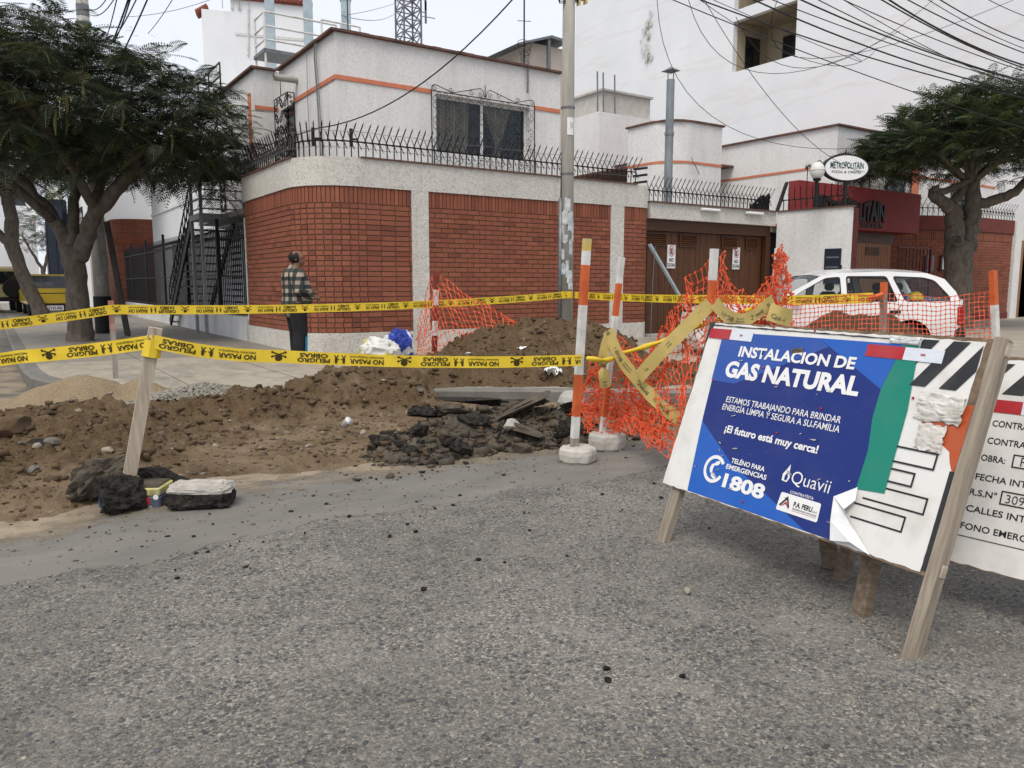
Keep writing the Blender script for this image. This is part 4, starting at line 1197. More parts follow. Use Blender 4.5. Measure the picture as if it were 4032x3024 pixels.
for p in pts_: k.bar(p, (p[0], p[1], 7.3), .035)
for z in (6.65, 6.95, 7.3): k.bar((5.62, 22.5, z), (5.62, 33, z), .035)
H(k.build('roof_railing', MATS['iron_black']))
# steel platform rail and ducts above the corner roof
pl = thing('roof_platform', 'grey steel pipe platform with railings on the corner house roof', 'platform', (6.2, 20, 5.7)); PO = Vector((6.2, 20, 5.7))
k = MB()
A_ = [(6.05, 20.6), (6.05, 19.8), (7.9, 19.8), (7.9, 20.6)]
for x, y in A_: k.tube([(x, y, 5.7), (x, y, 7.95)], .028, 6)
for z in (7.3, 7.62, 7.95):
    k.tube([(*A_[0], z), (*A_[1], z), (*A_[2], z)], .026, 6)
PG(k.build('rail_frame', MATS['white_paint']), pl, PO)
k = MB(); k.box(6.0, 8.0, 19.75, 20.65, 7.0, 7.08); PG(k.build('deck', MATS['steel_grey']), pl, PO)
k = MB()
for x in (7.2, 7.7, 8.2): k.tube([(x, 19.0, 6.6), (x, 19.0, 7.75)], .026, 6)
for z in (7.0, 7.35, 7.75): k.tube([(7.2, 19.0, z), (8.2, 19.0, z)], .024, 6)
k.tube([(7.0, 19.2, 6.6), (7.2, 19.0, 7.4)], .026, 6)
PG(k.build('rail_frame', MATS['white_paint']), pl, PO)
for px_, top, nm in ((1103, -60, 'tallest pale blue square metal duct rising past the roof platform'), (1247, 25, 'middle pale blue square metal duct above the roof edge'), (1390, 57, 'shortest pale blue square metal duct by the roof corner')):
    d = 23.0; lat = (px_ - 2016) / 3055 * d
    x = cos(HEAD) * d + sin(HEAD) * lat; y = sin(HEAD) * d - cos(HEAD) * lat; zt = 1.35 + (1118 - top) / 3055 * d
    r0 = thing('air_duct', nm, 'duct', (x, y, 5.7), group='metal ducts on the corner roof')
    k = MB(); k.bbox(-.13, .13, -.13, .13, 0, zt - 5.7, .01, RZ(-.35)); k.build('shaft', MATS['galvanised'], r0)
    k = MB(); k.box(-.155, .155, -.155, .155, zt - 5.7 - .04, zt - 5.7 + .004, RZ(-.35)); k.build('rim', MATS['galvanised'], r0)
def place(px_, d):
    lat = (px_ - 2016) / 3055 * d
    return cos(HEAD) * d + sin(HEAD) * lat, sin(HEAD) * d - cos(HEAD) * lat
def zz(py, d): return 1.35 + (1118 - py) / 3055 * d
# white house with red tiled eaves far behind
d = 44; x, y = place(950, d)
wh = thing('white_tower_house', 'far white building with red tiled sloping eaves above the tree', 'building', (x, y, 0), 0)
Ml = RZ(-.30)
zt0, zt1 = zz(85, d), zz(40, d)
k = MB(); k.box(-1.4, 4.4, 0, 8, 0, zz(100, d), Ml); k.box(.1, 4.4, -.3, 8, 0, zz(50, d), Ml); PG(k.build('wall', MATS['far_white']), wh, Vector((0, 0, 0))); 
for o in wh.children: o.matrix_parent_inverse = Matrix.Identity(4)
k = MB()
for i in range(20): k.lathe([(.12, 0), (.12, .7)], 8, Ml @ T(.1 + i * .22, -.55, zz(52, d)) @ RX(-1.25), True, True)
for i in range(5): k.lathe([(.12, 0), (.12, .7)], 8, Ml @ T(-1.7, .2 + i * .22, zz(108, d)) @ RY(1.0), True, True)
k.box(-.05, 4.4, -.45, -.3, zz(62, d), zz(50, d), Ml)
k.build('tiled_eave', MATS['tile_red'], wh)
k = MB(); k.box(.3, 3.9, -.33, -.3, zz(190, d), zz(180, d), Ml); k.tube([Ml @ Vector((.9, -.35, zz(260, d))), Ml @ Vector((1.0, -.35, zz(90, d)))], .05, 5); k.build('trim_band', MATS['white_paint'], wh)
k = MB()
for q in range(4): k.bar(Ml @ Vector((-.3 + .45 * q, -.35, zz(98, d))), Ml @ Vector((-.3 + .45 * q, -.35, zz(50, d))), .05)
k.bar(Ml @ Vector((-.3, -.35, zz(50, d))), Ml @ Vector((1.1, -.35, zz(50, d))), .05); k.bar(Ml @ Vector((.2, -.35, zz(98, d))), Ml @ Vector((.2, -.35, zz(-60, d))), .06); k.bar(Ml @ Vector((.5, -.35, zz(98, d))), Ml @ Vector((.5, -.35, zz(-60, d))), .06)
k.build('ladder_cage', MATS['white_paint'], wh)
# lattice mast
d = 62; x, y = place(1625, d)
ma = thing('lattice_mast', 'grey steel lattice antenna mast rising behind the corner house', 'mast', (x, y, 0))
k = MB(); hw = .72; z0, z1 = 10, zz(-120, d)
for sx, sy in ((-1, -1), (1, -1), (1, 1), (-1, 1)): k.bar((sx * hw, sy * hw, 0), (sx * hw, sy * hw, z1), .11)
z = 14; cs = [(-hw, -hw), (hw, -hw), (hw, hw), (-hw, hw)]
while z < z1 - .9:
    for i in range(4):
        a, c_ = cs[i], cs[(i + 1) % 4]
        k.bar((*a, z), (*c_, z), .07); k.bar((*a, z), (*c_, z + .9), .06); k.bar((*c_, z), (*a, z + .9), .06)
    z += .9
k.build('lattice', MATS['steel_grey'], ma)
k = MB()
for zq in (zz(60, d), zz(105, d), zz(20, d)): k.bar((hw, -hw, zq), (hw + .35, -hw - .1, zq), .06); k.bar((hw + .35, -hw - .1, zq - .8), (hw + .35, -hw - .1, zq + .8), .12); k.bar((-hw, -hw, zq + .5), (-hw - .35, -hw, zq + .5), .06)
k.bar((hw, -hw, zz(120, d)), (hw + 1.0, -hw - .4, zz(125, d)), .05)
k.build('antenna_arm', MATS['steel_grey'], ma)
# light roof shed behind the corner house
d = 26; x, y = place(2110, d)
sh = thing('roof_shed', 'pale rooftop room under a dark sloping metal roof behind the corner house', 'shed', (x, y, 5.0))
mat('cream_wall', (.62, .53, .46), (.55, .47, .41), 2, .9)
k = MB(); k.box(-.35, .9, -.2, 3, 0, zz(225, d) - 5); k.build('wall', MATS['cream_wall'], sh)
k = MB(); k.add([(-1.1, -.6, zz(250, d) - 5), (.15, -.6, zz(200, d) - 5), (1.0, -.6, zz(207, d) - 5), (1.0, 3, zz(207, d) - 5), (.15, 3, zz(200, d) - 5), (-1.1, 3, zz(250, d) - 5)], [(0, 1, 4, 5), (1, 2, 3, 4)])
k.add([(-1.1, -.6, zz(257, d) - 5), (.15, -.6, zz(210, d) - 5), (1.0, -.6, zz(218, d) - 5), (1.0, -.6, zz(207, d) - 5), (.15, -.6, zz(200, d) - 5), (-1.1, -.6, zz(250, d) - 5)], [(0, 1, 4, 5), (1, 2, 3, 4)])
k.build('roof', MATS['steel_grey'], sh)
k = MB(); k.bar((.1, -.5, 0), (.1, -.5, zz(210, d) - 5), .1); k.build('post', MATS['steel_grey'], sh)
# rooftop tank building left of the pole etc. is part of the restaurant

# ================================================================ far left street
mat('brick_far', (.27, .085, .045), (.20, .06, .035), 3, .9)
mf, nf, bf = nodes_of('brick_far_wall')
bt = N(nf, 'ShaderNodeTexBrick'); bt.inputs['Color1'].default_value = (.27, .085, .045, 1); bt.inputs['Color2'].default_value = (.20, .06, .035, 1); bt.inputs['Mortar'].default_value = (.09, .05, .035, 1)
bt.inputs['Scale'].default_value = 1.0; bt.inputs['Brick Width'].default_value = .28; bt.inputs['Row Height'].default_value = .09; bt.inputs['Mortar Size'].default_value = .008
sx_ = N(nf, 'ShaderNodeSeparateXYZ'); nf.links.new(coords(nf), sx_.inputs[0])
ad = N(nf, 'ShaderNodeMath', operation='ADD'); nf.links.new(sx_.outputs[0], ad.inputs[0]); nf.links.new(sx_.outputs[1], ad.inputs[1])
cb = N(nf, 'ShaderNodeCombineXYZ'); nf.links.new(ad.outputs[0], cb.inputs[0]); nf.links.new(sx_.outputs[2], cb.inputs[1])
nf.links.new(cb.outputs[0], bt.inputs['Vector']); nf.links.new(bt.outputs['Color'], bf.inputs['Base Color']); bf.inputs['Roughness'].default_value = .9
nb = thing('neighbour_wall', 'tall rounded red brick garden wall beyond the side fence', 'wall', (4.45, 36, 0))
k = MB()
P_ = [(0, 2.7), (0, 1.2)] + [(1.2 + 1.2 * cos(pi + pi / 2 * i / 6), 1.2 + 1.2 * sin(pi + pi / 2 * i / 6)) for i in range(1, 7)] + [(2.3, 0), (2.3, 2.7)]
k.prism(P_, .15, 4.05); k.build('wall', MATS['brick_far_wall'], nb)
k = MB()
s = 0
for i in range(1, len(P_) - 2):
    a, c_ = Vector(P_[i]), Vector(P_[i + 1]); L = (c_ - a).length; q = 0
    while q < L: 
        p = a + (c_ - a) * (q / L); dd = (c_ - a).normalized(); k.box(-.035, .035, -.02, .02, 0, .3, frame((p.x, p.y, 3.0), (dd.x, dd.y, 0), (-dd.y, dd.x, 0), (0, 0, 1))); q += .085
k.build('soldier_course', MATS['brick_far'], nb)
gx = thing('garden_railing', 'high black spear railing on a cream wall past the brick wall', 'railing', (6.75, 36, 0))
k = MB(); k.box(0, 6, .3, .5, .15, 2.9); k.build('wall', MATS['cream_wall'], gx)
k = MB(); k.box(-.0, 6, .25, .55, 2.9, 3.25); k.build('coping', MATS['brick_far'], gx)
for i in range(16):
    k = MB() if i == 0 else k
    if i == 0:
        k.bar((0, 0, 0), (0, 0, 3.3), .035); k.add([(-.05, 0, 3.3), (.05, 0, 3.3), (0, .02, 3.3), (0, 0, 3.55)], [(0, 1, 3), (1, 2, 3), (2, 0, 3)]); k.tube([(0, 0, 2.5), (0, 0, 2.9)], .035, 5)
        spear = bpy.data.meshes.new('spear'); spear.from_pydata(k.v, [], k.f); spear.materials.append(MATS['iron_black'])
    link('spear', spear, MATS['iron_black'], gx, loc=(.1 + i * .42, .1, 1.8))
k = MB(); 
for z in (2.9, 4.3, 4.6): k.bar((0, .1, z), (6.5, .1, z), .04)
k.build('rail', MATS['iron_black'], gx)
# white house front with orange door further along
fw = thing('white_street_house', 'plain white house front with a narrow brown door up the side street', 'house', (4.4, 41, 0))
k = MB(); k.box(0, 6, -1.9, 39, .15, 6.5); k.build('wall', MATS['far_white'], fw)
dr = MB().box(-.05, -.002, 1.0, 3.0, .2, 3.0).build('door', MATS['door_wood_light'], fw)
k = MB(); k.box(-.12, -.003, .6, .98, .16, 6.0); k.box(-.12, -.003, 3.02, 3.4, .16, 6.0); k.build('pilaster', MATS['white_print'], fw)
k = MB(); k.box(-.06, -.003, 6, 8, 3.2, 5.4); k.build('window', MATS['dark_glass'], fw)
# back-of-street white buildings
fb = thing('far_white_building', 'white building with cables across it at the end of the side street', 'building', (-9, 74, 0))
k = MB(); k.box(-12, 12.5, 0, 8, 0, 11); k.build('wall', MATS['far_white'], fb)
k = MB(); k.box(-4, 12.5, -1.2, -.003, 6.2, 6.8); k.build('balcony', MATS['cream_wall'], fb)
for i, x in enumerate((-9, -6, -3, 1.0, 4.2, 7.6, 10.3)):
    k = MB(); k.box(x, x + 1.6, -.05, -.002, 7.2, 9.0); wv = k.build('window', MATS['dark_glass'], fb)
k = MB(); k.box(-8, 0, -.3, -.004, 8.8, 10.5); k.build('roof_edge', MATS['tile_red'], fb)
mat('corrugated', (.50, .52, .54), (.40, .42, .44), 1, .5, stretch=(6, 1, 1)); k = MB(); k.add([(3, -3, 7.0), (9, -3, 7.0), (9, 0, 9.2), (3, 0, 9.2)], [(0, 1, 2, 3)]); k.build('sheet_roof', MATS['corrugated'], fb)
lw = thing('white_garden_wall', 'low plain white wall behind the parked yellow pickup', 'wall', (-4, 58, 0))
k = MB(); k.box(2.6, 6.6, 0, .3, 0, 6.2); k.build('wall', MATS['far_white'], lw)
# blue banner sign
mat('banner_blue', (.02, .07, .30), (.018, .06, .26), 2, .5)
x, y = place(20, 50); bs = thing('blue_banner', 'dark blue banner sign with a shield emblem behind the parked cars', 'sign', (x, y, zz(1055, 50)), -.35)
k = MB(); k.box(-1.5, .95, 0, .06, 0, 2.4); k.build('panel', MATS['banner_blue'], bs)
k = MB(); M_ = T(.25, -.01, 1.75) @ RX(pi / 2)
k.prism([(-.42, .45), (-.2, .52), (0, .62), (.2, .52), (.42, .45), (.40, -.1), (.2, -.45), (0, -.62), (-.2, -.45), (-.40, -.1)], 0, .006, M_); k.build('emblem', MATS['white_print'], bs)
k = MB(); k.prism([(-.35, .38), (0, .50), (.35, .38), (.32, -.08), (.16, -.38), (0, -.52), (-.16, -.38), (-.32, -.08)], .008, .012, M_); k.build('emblem_field', MATS['banner_blue'], bs)
k = MB(); k.prism([(-.16, -.25), (.16, -.25), (.16, .05), (0, .28), (-.16, .05)], .014, .018, M_); k.box(-.3, .3, .12, .2, .0141, .0181, M_); k.build('emblem_mark', MATS['orange_paint'], bs)
k = MB(); k.box(-.6, .5, -.012, -.004, .22, .32); k.box(-.6, .4, -.012, -.004, .42, .48); k.box(-1.3, -.4, -.012, -.004, 1.4, 1.55); k.box(-1.3, -.3, -.012, -.004, 1.15, 1.22); k.build('lettering', MATS['white_print'], bs)
# dark pylon
x, y = place(243, 42); py_ = thing('dark_pylon', 'tall dark navy metal pylon behind the left tree', 'pylon', (x, y, 0), -.5)
mat('navy_metal', (.012, .018, .032), rough=.5)
k = MB(); k.box(-.42, .42, -.3, .3, 0, 5.8); k.build('casing', MATS['navy_metal'], py_)
k = MB(); k.box(-.46, -.43, -.32, .32, 0, 5.8); k.box(.0, .03, -.32, -.301, 0, 5.8); k.build('edge_strip', MATS['iron_black'], py_)
k = MB(); k.box(-.4, .3, -.25, .25, 5.8, 8.4); mat('lamp_pale', (.55, .62, .58), (.5, .5, .36), 1, .4); k.build('light_box', MATS['lamp_pale'], py_)
# ================================================================ TREES
mat('bark', (.155, .128, .102), (.085, .070, .056), 5, .95, .8, 18, .02, stretch=(2, 2, .8), c3=(.14, .12, .10), s3=2, lo3=.55, hi3=.8)
mat('twig', (.085, .068, .052), (.055, .045, .035), 5, .95)
def leafmat(name, stops, tr=.25):
    m, n, b = nodes_of(name)
    at = N(n, 'ShaderNodeAttribute', attribute_name='tone')
    n.links.new(ramp(n, at.outputs['Fac'], stops), b.inputs['Base Color'])
    b.inputs['Roughness'].default_value = .55; b.inputs['Specular IOR Level'].default_value = .35
    t = N(n, 'ShaderNodeBsdfTranslucent'); n.links.new(ramp(n, at.outputs['Fac'], stops), t.inputs[0])
    ms = N(n, 'ShaderNodeMixShader'); ms.inputs[0].default_value = tr
    n.links.new(b.outputs[0], ms.inputs[1]); n.links.new(t.outputs[0], ms.inputs[2])
    n.links.new(ms.outputs[0], [q for q in n.nodes if q.type == 'OUTPUT_MATERIAL'][0].inputs[0])
leafmat('leaf_dark', [(0, (.032, .045, .030)), (.45, (.054, .072, .042)), (.8, (.085, .098, .047)), (.95, (.13, .125, .045)), (1, (.16, .26, .035))])
leafmat('leaf_fine', [(0, (.032, .046, .026)), (.5, (.052, .072, .034)), (.88, (.08, .105, .034)), (1, (.14, .21, .035))])
mat('pod', (.12, .115, .035), (.07, .06, .025), 4, .7)
def frond_template(L=.62, pairs=9, droop=.16, seed=0):
    """feathery leaf: arching rachis with rows of narrow tapering leaflets"""
    r = np.random.default_rng(seed)
    V = []; F = []
    def pos(t): return np.array([L * t, 0, .05 * L * sin(t * 2.2) - droop * t * t])
    for i in range(10):
        a, c_ = pos(i / 10), pos((i + 1) / 10); b0 = len(V)
        V += [a + [0, .004, 0], a - [0, .004, 0], c_ - [0, .004, 0], c_ + [0, .004, 0]]; F.append([b0, b0 + 1, b0 + 2, b0 + 3])
    for i in range(pairs):
        t = .16 + .84 * i / (pairs - 1); p = pos(t)
        ll = L * .30 * (sin(pi * (.16 + .8 * t)) ** .7 * .9 + .1) * r.uniform(.9, 1.1)
        wd = L / pairs * .50
        for sgn in (-1, 1):
            dirv = np.array([.48, sgn * .86, -.12]); dirv /= np.linalg.norm(dirv)
            side = np.array([.8, -sgn * .45, .0]); side /= np.linalg.norm(side)
            m1 = p + dirv * ll * .5 + [0, 0, .012 * L]; tip = p + dirv * ll - [0, 0, .06 * ll]
            b0 = len(V)
            V += [p, m1 - side * wd * .5, tip, m1 + side * wd * .5]; F.append([b0, b0 + 1, b0 + 2, b0 + 3])
    return np.array(V), np.array(F)
FT = [frond_template(L=.52, seed=i, droop=.08 + .07 * i, pairs=13) for i in range(4)]
def crown_mesh(name, pos, dirs, scale, m, parent, tones, templates=FT):
    """pos (k,3), dirs (k,3) unit frond directions"""
    k = len(pos); V_all = []; F_all = []; tn = []; off = 0
    r = np.random.default_rng(5)
    pick = r.integers(0, len(templates), k)
    for ti, (V0, F0) in enumerate(templates):
        mk = pick == ti; kk = mk.sum()
        if not kk: continue
        d = dirs[mk]; P_ = pos[mk]; s = scale[mk]
        up_ = np.array([0, 0, 1.0]) + (r.random((kk, 3)) - .5) * .7
        y = np.cross(up_, d); y /= np.linalg.norm(y, axis=1)[:, None] + 1e-9
        z = np.cross(d, y)
        V = P_[:, None, :] + s[:, None, None] * (V0[None, :, 0:1] * d[:, None, :] + V0[None, :, 1:2] * y[:, None, :] + V0[None, :, 2:3] * z[:, None, :])
        V_all.append(V.reshape(-1, 3)); F_all.append((F0[None] + (np.arange(kk) * len(V0))[:, None, None]).reshape(-1, 4) + off); off += kk * len(V0)
        tn.append(np.repeat(tones[mk], len(F0)))
    me = mesh_np(name, np.concatenate(V_all), np.concatenate(F_all))
    at = me.attributes.new('tone', 'FLOAT', 'FACE'); at.data.foreach_set('value', np.concatenate(tn).astype(np.float32))
    return link(name, me, m, parent)
def bez(a, b_, c_, n=8):
    a, b_, c_ = Vector(a), Vector(b_), Vector(c_)
    return [a * (1 - t) ** 2 + b_ * 2 * t * (1 - t) + c_ * t * t for t in [i / n for i in range(n + 1)]]
def tree(label, loc, trunk, limbs, tips_fn, n_tips, per_tip, leaf, fsize, seed, droopy=0.2, pods=0, name='street_tree', leafless=0, twig_r=.022, templates=FT, group=None):
    """trunk/limbs: lists of (points, radii) in local metres; tips spread through the crown by tips_fn"""
    r = random.Random(seed)
    root = thing(name, label, 'tree', loc, group=group)
    k = MB()
    nodes = []
    for pts, rad in trunk:
        P_ = [Vector(p) for p in pts]; out = []; ro = []
        for i in range(len(P_) - 1):
            for j in range(5):
                t = j / 5; q = P_[i].lerp(P_[i + 1], t); 
                out.append(q + Vector((r.uniform(-1, 1), r.uniform(-1, 1), 0)) * .02); ro.append((rad[i] * (1 - t) + rad[i + 1] * t) * r.uniform(.94, 1.06))
        out.append(P_[-1]); ro.append(rad[-1]); k.tube(out, ro, 12)
    k.build('trunk', MATS['bark'], root, smooth=True)
    for pts, rad in limbs:
        k = MB(); P_ = [Vector(p) for p in pts]; out = []; ro = []
        for i in range(len(P_) - 1):
            for j in range(4):
                t = j / 4; q = P_[i].lerp(P_[i + 1], t) + Vector((r.uniform(-1, 1), r.uniform(-1, 1), r.uniform(-1, 1))) * rad[i] * .2
                out.append(q); ro.append(rad[i] * (1 - t) + rad[i + 1] * t); nodes.append((q, ro[-1]))
        out.append(P_[-1]); ro.append(rad[-1]); nodes.append((P_[-1], rad[-1])); k.tube(out, ro, 9)
        k.build('limb', MATS['bark'], root, smooth=True)
    # branches: grow from the limb nodes to the tips, nearest first, each branch giving new nodes
    tips = [Vector(tips_fn(r)) for _ in range(n_tips)]
    tips.sort(key=lambda p: min((p - q[0]).length for q in nodes))
    k = MB(); pos = []; dirs = []; sca = []; tones = []
    for ti, p in enumerate(tips):
        best = min(nodes, key=lambda q: (p - q[0]).length * (1.0 + .25 * max(0, q[0].z - p.z)))
        a = best[0]; L = (p - a).length
        mid = a.lerp(p, .5) + Vector((r.uniform(-.12, .12), r.uniform(-.12, .12), .10)) * L
        b = bez(a, mid, p, 6)
        r0 = min(best[1] * .8, twig_r * (1 + .5 * L))
        k.tube(b, [r0 * (1 - .75 * i / 6) for i in range(7)], 5, False)
        for i in (3, 5): nodes.append((b[i], r0 * .7))
        if ti % 100 < leafless * 100: continue
        out = (p - a).normalized()
        for q in range(per_tip):
            i = r.choice((4, 5, 6, 6, 6)); base = b[i]
            ang = r.uniform(0, 2 * pi); hd = Vector((cos(ang), sin(ang), 0))
            dv = hd * 1.0 + out * .55 + Vector((0, 0, r.uniform(-.25, .42) - droopy * .5))
            dv.normalize(); pos.append(base[:]); dirs.append(dv[:]); sca.append(fsize * r.uniform(.7, 1.25))
            hgt = r.random(); tones.append(.92 * hgt if r.random() > .035 else r.uniform(.92, 1.0))
    o = k.build('branches', MATS['twig'], root); o['kind'] = 'stuff'
    crown_mesh('crown', np.array(pos), np.array(dirs), np.array(sca), MATS[leaf], root, np.array(tones), templates)
    if pods:
        k = MB()
        for q in range(pods):
            p = Vector(r.choice(tips)); L = r.uniform(.25, .45)
            k.tube([p, p + Vector((r.uniform(-.04, .04), r.uniform(-.04, .04), -L * .5)), p + Vector((r.uniform(-.1, .1), r.uniform(-.1, .1), -L))], [.012, .028, .008], 5)
        o = k.build('seed_pods', MATS['pod'], root); o['kind'] = 'stuff'
    return root
# axes for local layouts: rt = image right, fw = away from the camera
RTv = Vector((sin(HEAD), -cos(HEAD), 0)); FWv = Vector((cos(HEAD), sin(HEAD), 0))
def L3(a, f, z): v_ = RTv * a + FWv * f; return (v_.x, v_.y, z)
def L3s(P_): return [L3(*p) for p in P_]
# --- big left tree
def tipsA(r):
    while True:
        a, f, z = r.uniform(-3.6, 3.7), r.uniform(-3.0, 3.2), r.uniform(-1.75, 1.6)
        q = (a / 3.7) ** 2 + (f / 3.1) ** 2 + (z / 1.7) ** 2
        if q < 1 and q > r.uniform(0, .5):
            zc = 4.75 - .13 * max(0, a) ** 1.3 + .12 * max(0, -a)
            zz_ = zc + z * (1.0 if z > 0 else .72)
            if r.random() < .06: zz_ -= r.uniform(.3, 1.0)
            if zz_ < 2.85: continue
            return L3(a, f, zz_)
tree('broad poinciana tree with dark feathery leaves and forked grey trunk on the pavement', (1.55, 18.6, .15),
     [(L3s([(-.02, 0, -.1), (-.0, 0, .25), (-.03, 0, 1.2), (-.06, 0, 1.95)]), [.30, .235, .20, .24])],
     [(L3s([(-.12, 0, 1.85), (-.35, .1, 2.3), (-.62, .2, 2.75), (-1.05, .1, 3.3), (-1.7, -.3, 4.0), (-2.3, -.6, 4.6)]), [.17, .14, .125, .10, .07, .04]),
      (L3s([(-.05, .05, 1.9), (-.12, .2, 2.5), (-.14, .4, 3.1), (-.5, .9, 3.8), (-.8, 1.4, 4.8)]), [.15, .12, .10, .08, .05]),
      (L3s([(.02, 0, 1.75), (.25, -.05, 2.0), (.42, -.1, 2.45), (.85, -.2, 2.95), (1.35, -.25, 3.4), (1.7, -.3, 4.0), (2.1, -.3, 4.5)]), [.19, .17, .16, .15, .13, .10, .05]),
      (L3s([(.30, 0, 2.2), (.2, .5, 2.9), (.3, .9, 3.6), (.6, 1.4, 4.5)]), [.13, .11, .09, .05]),
      (L3s([(1.15, -.2, 3.2), (1.9, -.1, 3.75), (2.7, .1, 4.0), (3.4, .0, 4.1)]), [.10, .08, .05, .03]),
      (L3s([(.6, -.15, 2.7), (.6, -.9, 3.4), (.5, -1.7, 4.1), (.4, -2.3, 4.6)]), [.11, .09, .07, .04]),
      (L3s([(-.45, .1, 2.5), (-.8, -.8, 3.2), (-1.2, -1.6, 3.9)]), [.10, .08, .04])],
     tipsA, 780, 7, 'leaf_dark', 1.08, 3, .35, 60)
# --- second tree, further up the side street, leaning
def tipsB(r):
    while True:
        a, f, z = r.uniform(-5, 5), r.uniform(-4, 4), r.uniform(-2.6, 2.6)
        q = (a / 5) ** 2 + (f / 4) ** 2 + (z / 2.6) ** 2
        if q < 1 and q > r.uniform(0, .4): return L3(a - 1.2, f, 7.0 + z)
tree('leaning tree with crooked brown trunk further up the side street pavement', (1.5, 33.5, .15),
     [(L3s([(.1, 0, -.1), (-.1, 0, .5), (-.55, 0, 1.6), (-.85, 0, 2.6), (-.75, 0, 3.6), (-.9, 0, 4.6)]), [.32, .26, .23, .24, .22, .19])],
     [(L3s([(-.9, 0, 2.6), (-1.5, 0, 3.3), (-2.0, 0, 3.9), (-1.9, 0, 4.6), (-1.6, 0, 5.6)]), [.17, .14, .12, .11, .08]),
      (L3s([(-.9, 0, 4.5), (-.4, .2, 5.4), (.2, .3, 6.5), (.8, .3, 7.5)]), [.17, .14, .11, .06]),
      (L3s([(-.9, 0, 4.5), (-1.7, -.3, 5.6), (-2.6, -.5, 6.7)]), [.15, .11, .06]),
      (L3s([(-1.0, 0, 4.4), (-1.3, .8, 5.6), (-1.6, 1.6, 7.2)]), [.14, .1, .05])],
     tipsB, 560, 7, 'leaf_dark', 1.5, 8, .3, 0, leafless=.12, twig_r=.03)
# bare reddish shrub tree behind the crown top
def tipsC(r):
    a = r.uniform(-2.6, 2.4); return L3(a, r.uniform(-1, 1), r.uniform(6.6, 9.0) - .25 * abs(a))
tree('nearly bare twiggy tree with a few brown leaves above the dark crown', (2.72, 25.0, .15), [(L3s([(0, 0, -.1), (.02, 0, 3), (0, 0, 5)]), [.14, .11, .08])],
     [(L3s([(0, 0, 4.6), (-.6, 0, 6), (-1.0, 0, 7)]), [.06, .05, .03]), (L3s([(0, 0, 4.8), (.5, 0, 6), (.9, 0, 7)]), [.06, .05, .03]), (L3s([(0, 0, 5), (0, .2, 6), (0, 0, 7.4)]), [.06, .05, .03])],
     tipsC, 150, 1, 'leaf_dark', .35, 12, .5, 0, leafless=.75, twig_r=.016)
# small far tree by the white wall
def tipsD(r):
    while True:
        a, f, z = r.uniform(-2, 2), r.uniform(-1.6, 1.6), r.uniform(-1, 1)
        if (a / 2) ** 2 + (f / 1.6) ** 2 + z * z < 1: return L3(a - .3, f, 4.6 + z * 1.3)
x, y = place(176, 47)
tree('small round tree in front of the far white wall', (x, y, 0), [(L3s([(0, 0, -.1), (0, 0, 1.6), (-.05, 0, 2.2)]), [.16, .13, .12])],
     [(L3s([(0, 0, 2.1), (-.6, 0, 3.2), (-1.1, 0, 4.2)]), [.10, .08, .04]), (L3s([(0, 0, 2.1), (.35, 0, 3.2), (.5, 0, 4.4)]), [.10, .08, .04])],
     tipsD, 150, 5, 'leaf_dark', .8, 15, .3)
# --- umbrella tree on the right
FT2 = [frond_template(L=.42, pairs=8, droop=.05 + .05 * i, seed=9 + i) for i in range(2)]
def tipsE(r):
    while True:
        a, f = r.uniform(-2.9, 4.2), r.uniform(-3, 3)
        q = ((a + .0) / (2.9 if a < 0 else 4.2)) ** 2 + (f / 3) ** 2
        if q > 1: continue
        top = 6.35 - 1.35 * q - (.25 if a < -1.5 else 0) + .25 * (a > 0)
        bot = 4.0 + .15 * q
        t = r.random() ** .6
        return L3(a, f, bot + (top - bot) * t)
limE = []
rE = random.Random(4)
for i in range(15):
    a = i / 15 * 2 * pi + rE.uniform(-.15, .15); R_ = rE.uniform(1.7, 2.6)
    limE.append((L3s([(.05 * cos(a) + .1, .05 * sin(a), 3.9), (R_ * .45 * cos(a) + .1, R_ * .45 * sin(a), 4.5 + rE.uniform(-.2, .3)), (R_ * cos(a), R_ * sin(a), 4.9 + rE.uniform(-.3, .7))]), [.08, .05, .02]))
tree('umbrella shaped tree with dense flat crown and stout twisting trunk by the white car', (22.0, 10.75, .15),
     [(L3s([(0, 0, -.1), (.0, 0, .3), (-.05, 0, 1.4), (-.08, 0, 2.1), (.0, 0, 2.4)]), [.42, .36, .33, .36, .34])],
     [(L3s([(-.12, 0, 2.1), (-.25, 0, 2.6), (-.28, 0, 3.05), (-.6, -.1, 3.35), (-.95, -.1, 3.55), (-.9, -.1, 3.8)]), [.26, .25, .22, .17, .13, .1]),
      (L3s([(-.3, 0, 3.0), (-.35, .1, 3.3), (-.1, .1, 3.65), (.1, .1, 4.0)]), [.17, .13, .12, .1]),
      (L3s([(.1, 0, 2.2), (.22, .05, 2.8), (.26, .05, 3.4), (.15, 0, 4.2)]), [.27, .22, .20, .15]),
      (L3s([(.3, .05, 3.3), (.8, 0, 3.45), (1.3, -.05, 3.65), (1.7, 0, 4.1)]), [.15, .14, .12, .08]),
      (L3s([(-.85, -.1, 3.6), (-.4, -.1, 3.75), (.1, -.1, 4.0)]), [.1, .09, .07]), (L3s([(-.2, -.25, 2.3), (-.35, -.33, 2.35)]), [.14, .15])] + limE,
     tipsE, 900, 7, 'leaf_fine', 1.15, 21, .05, 0, twig_r=.016, templates=FT2)

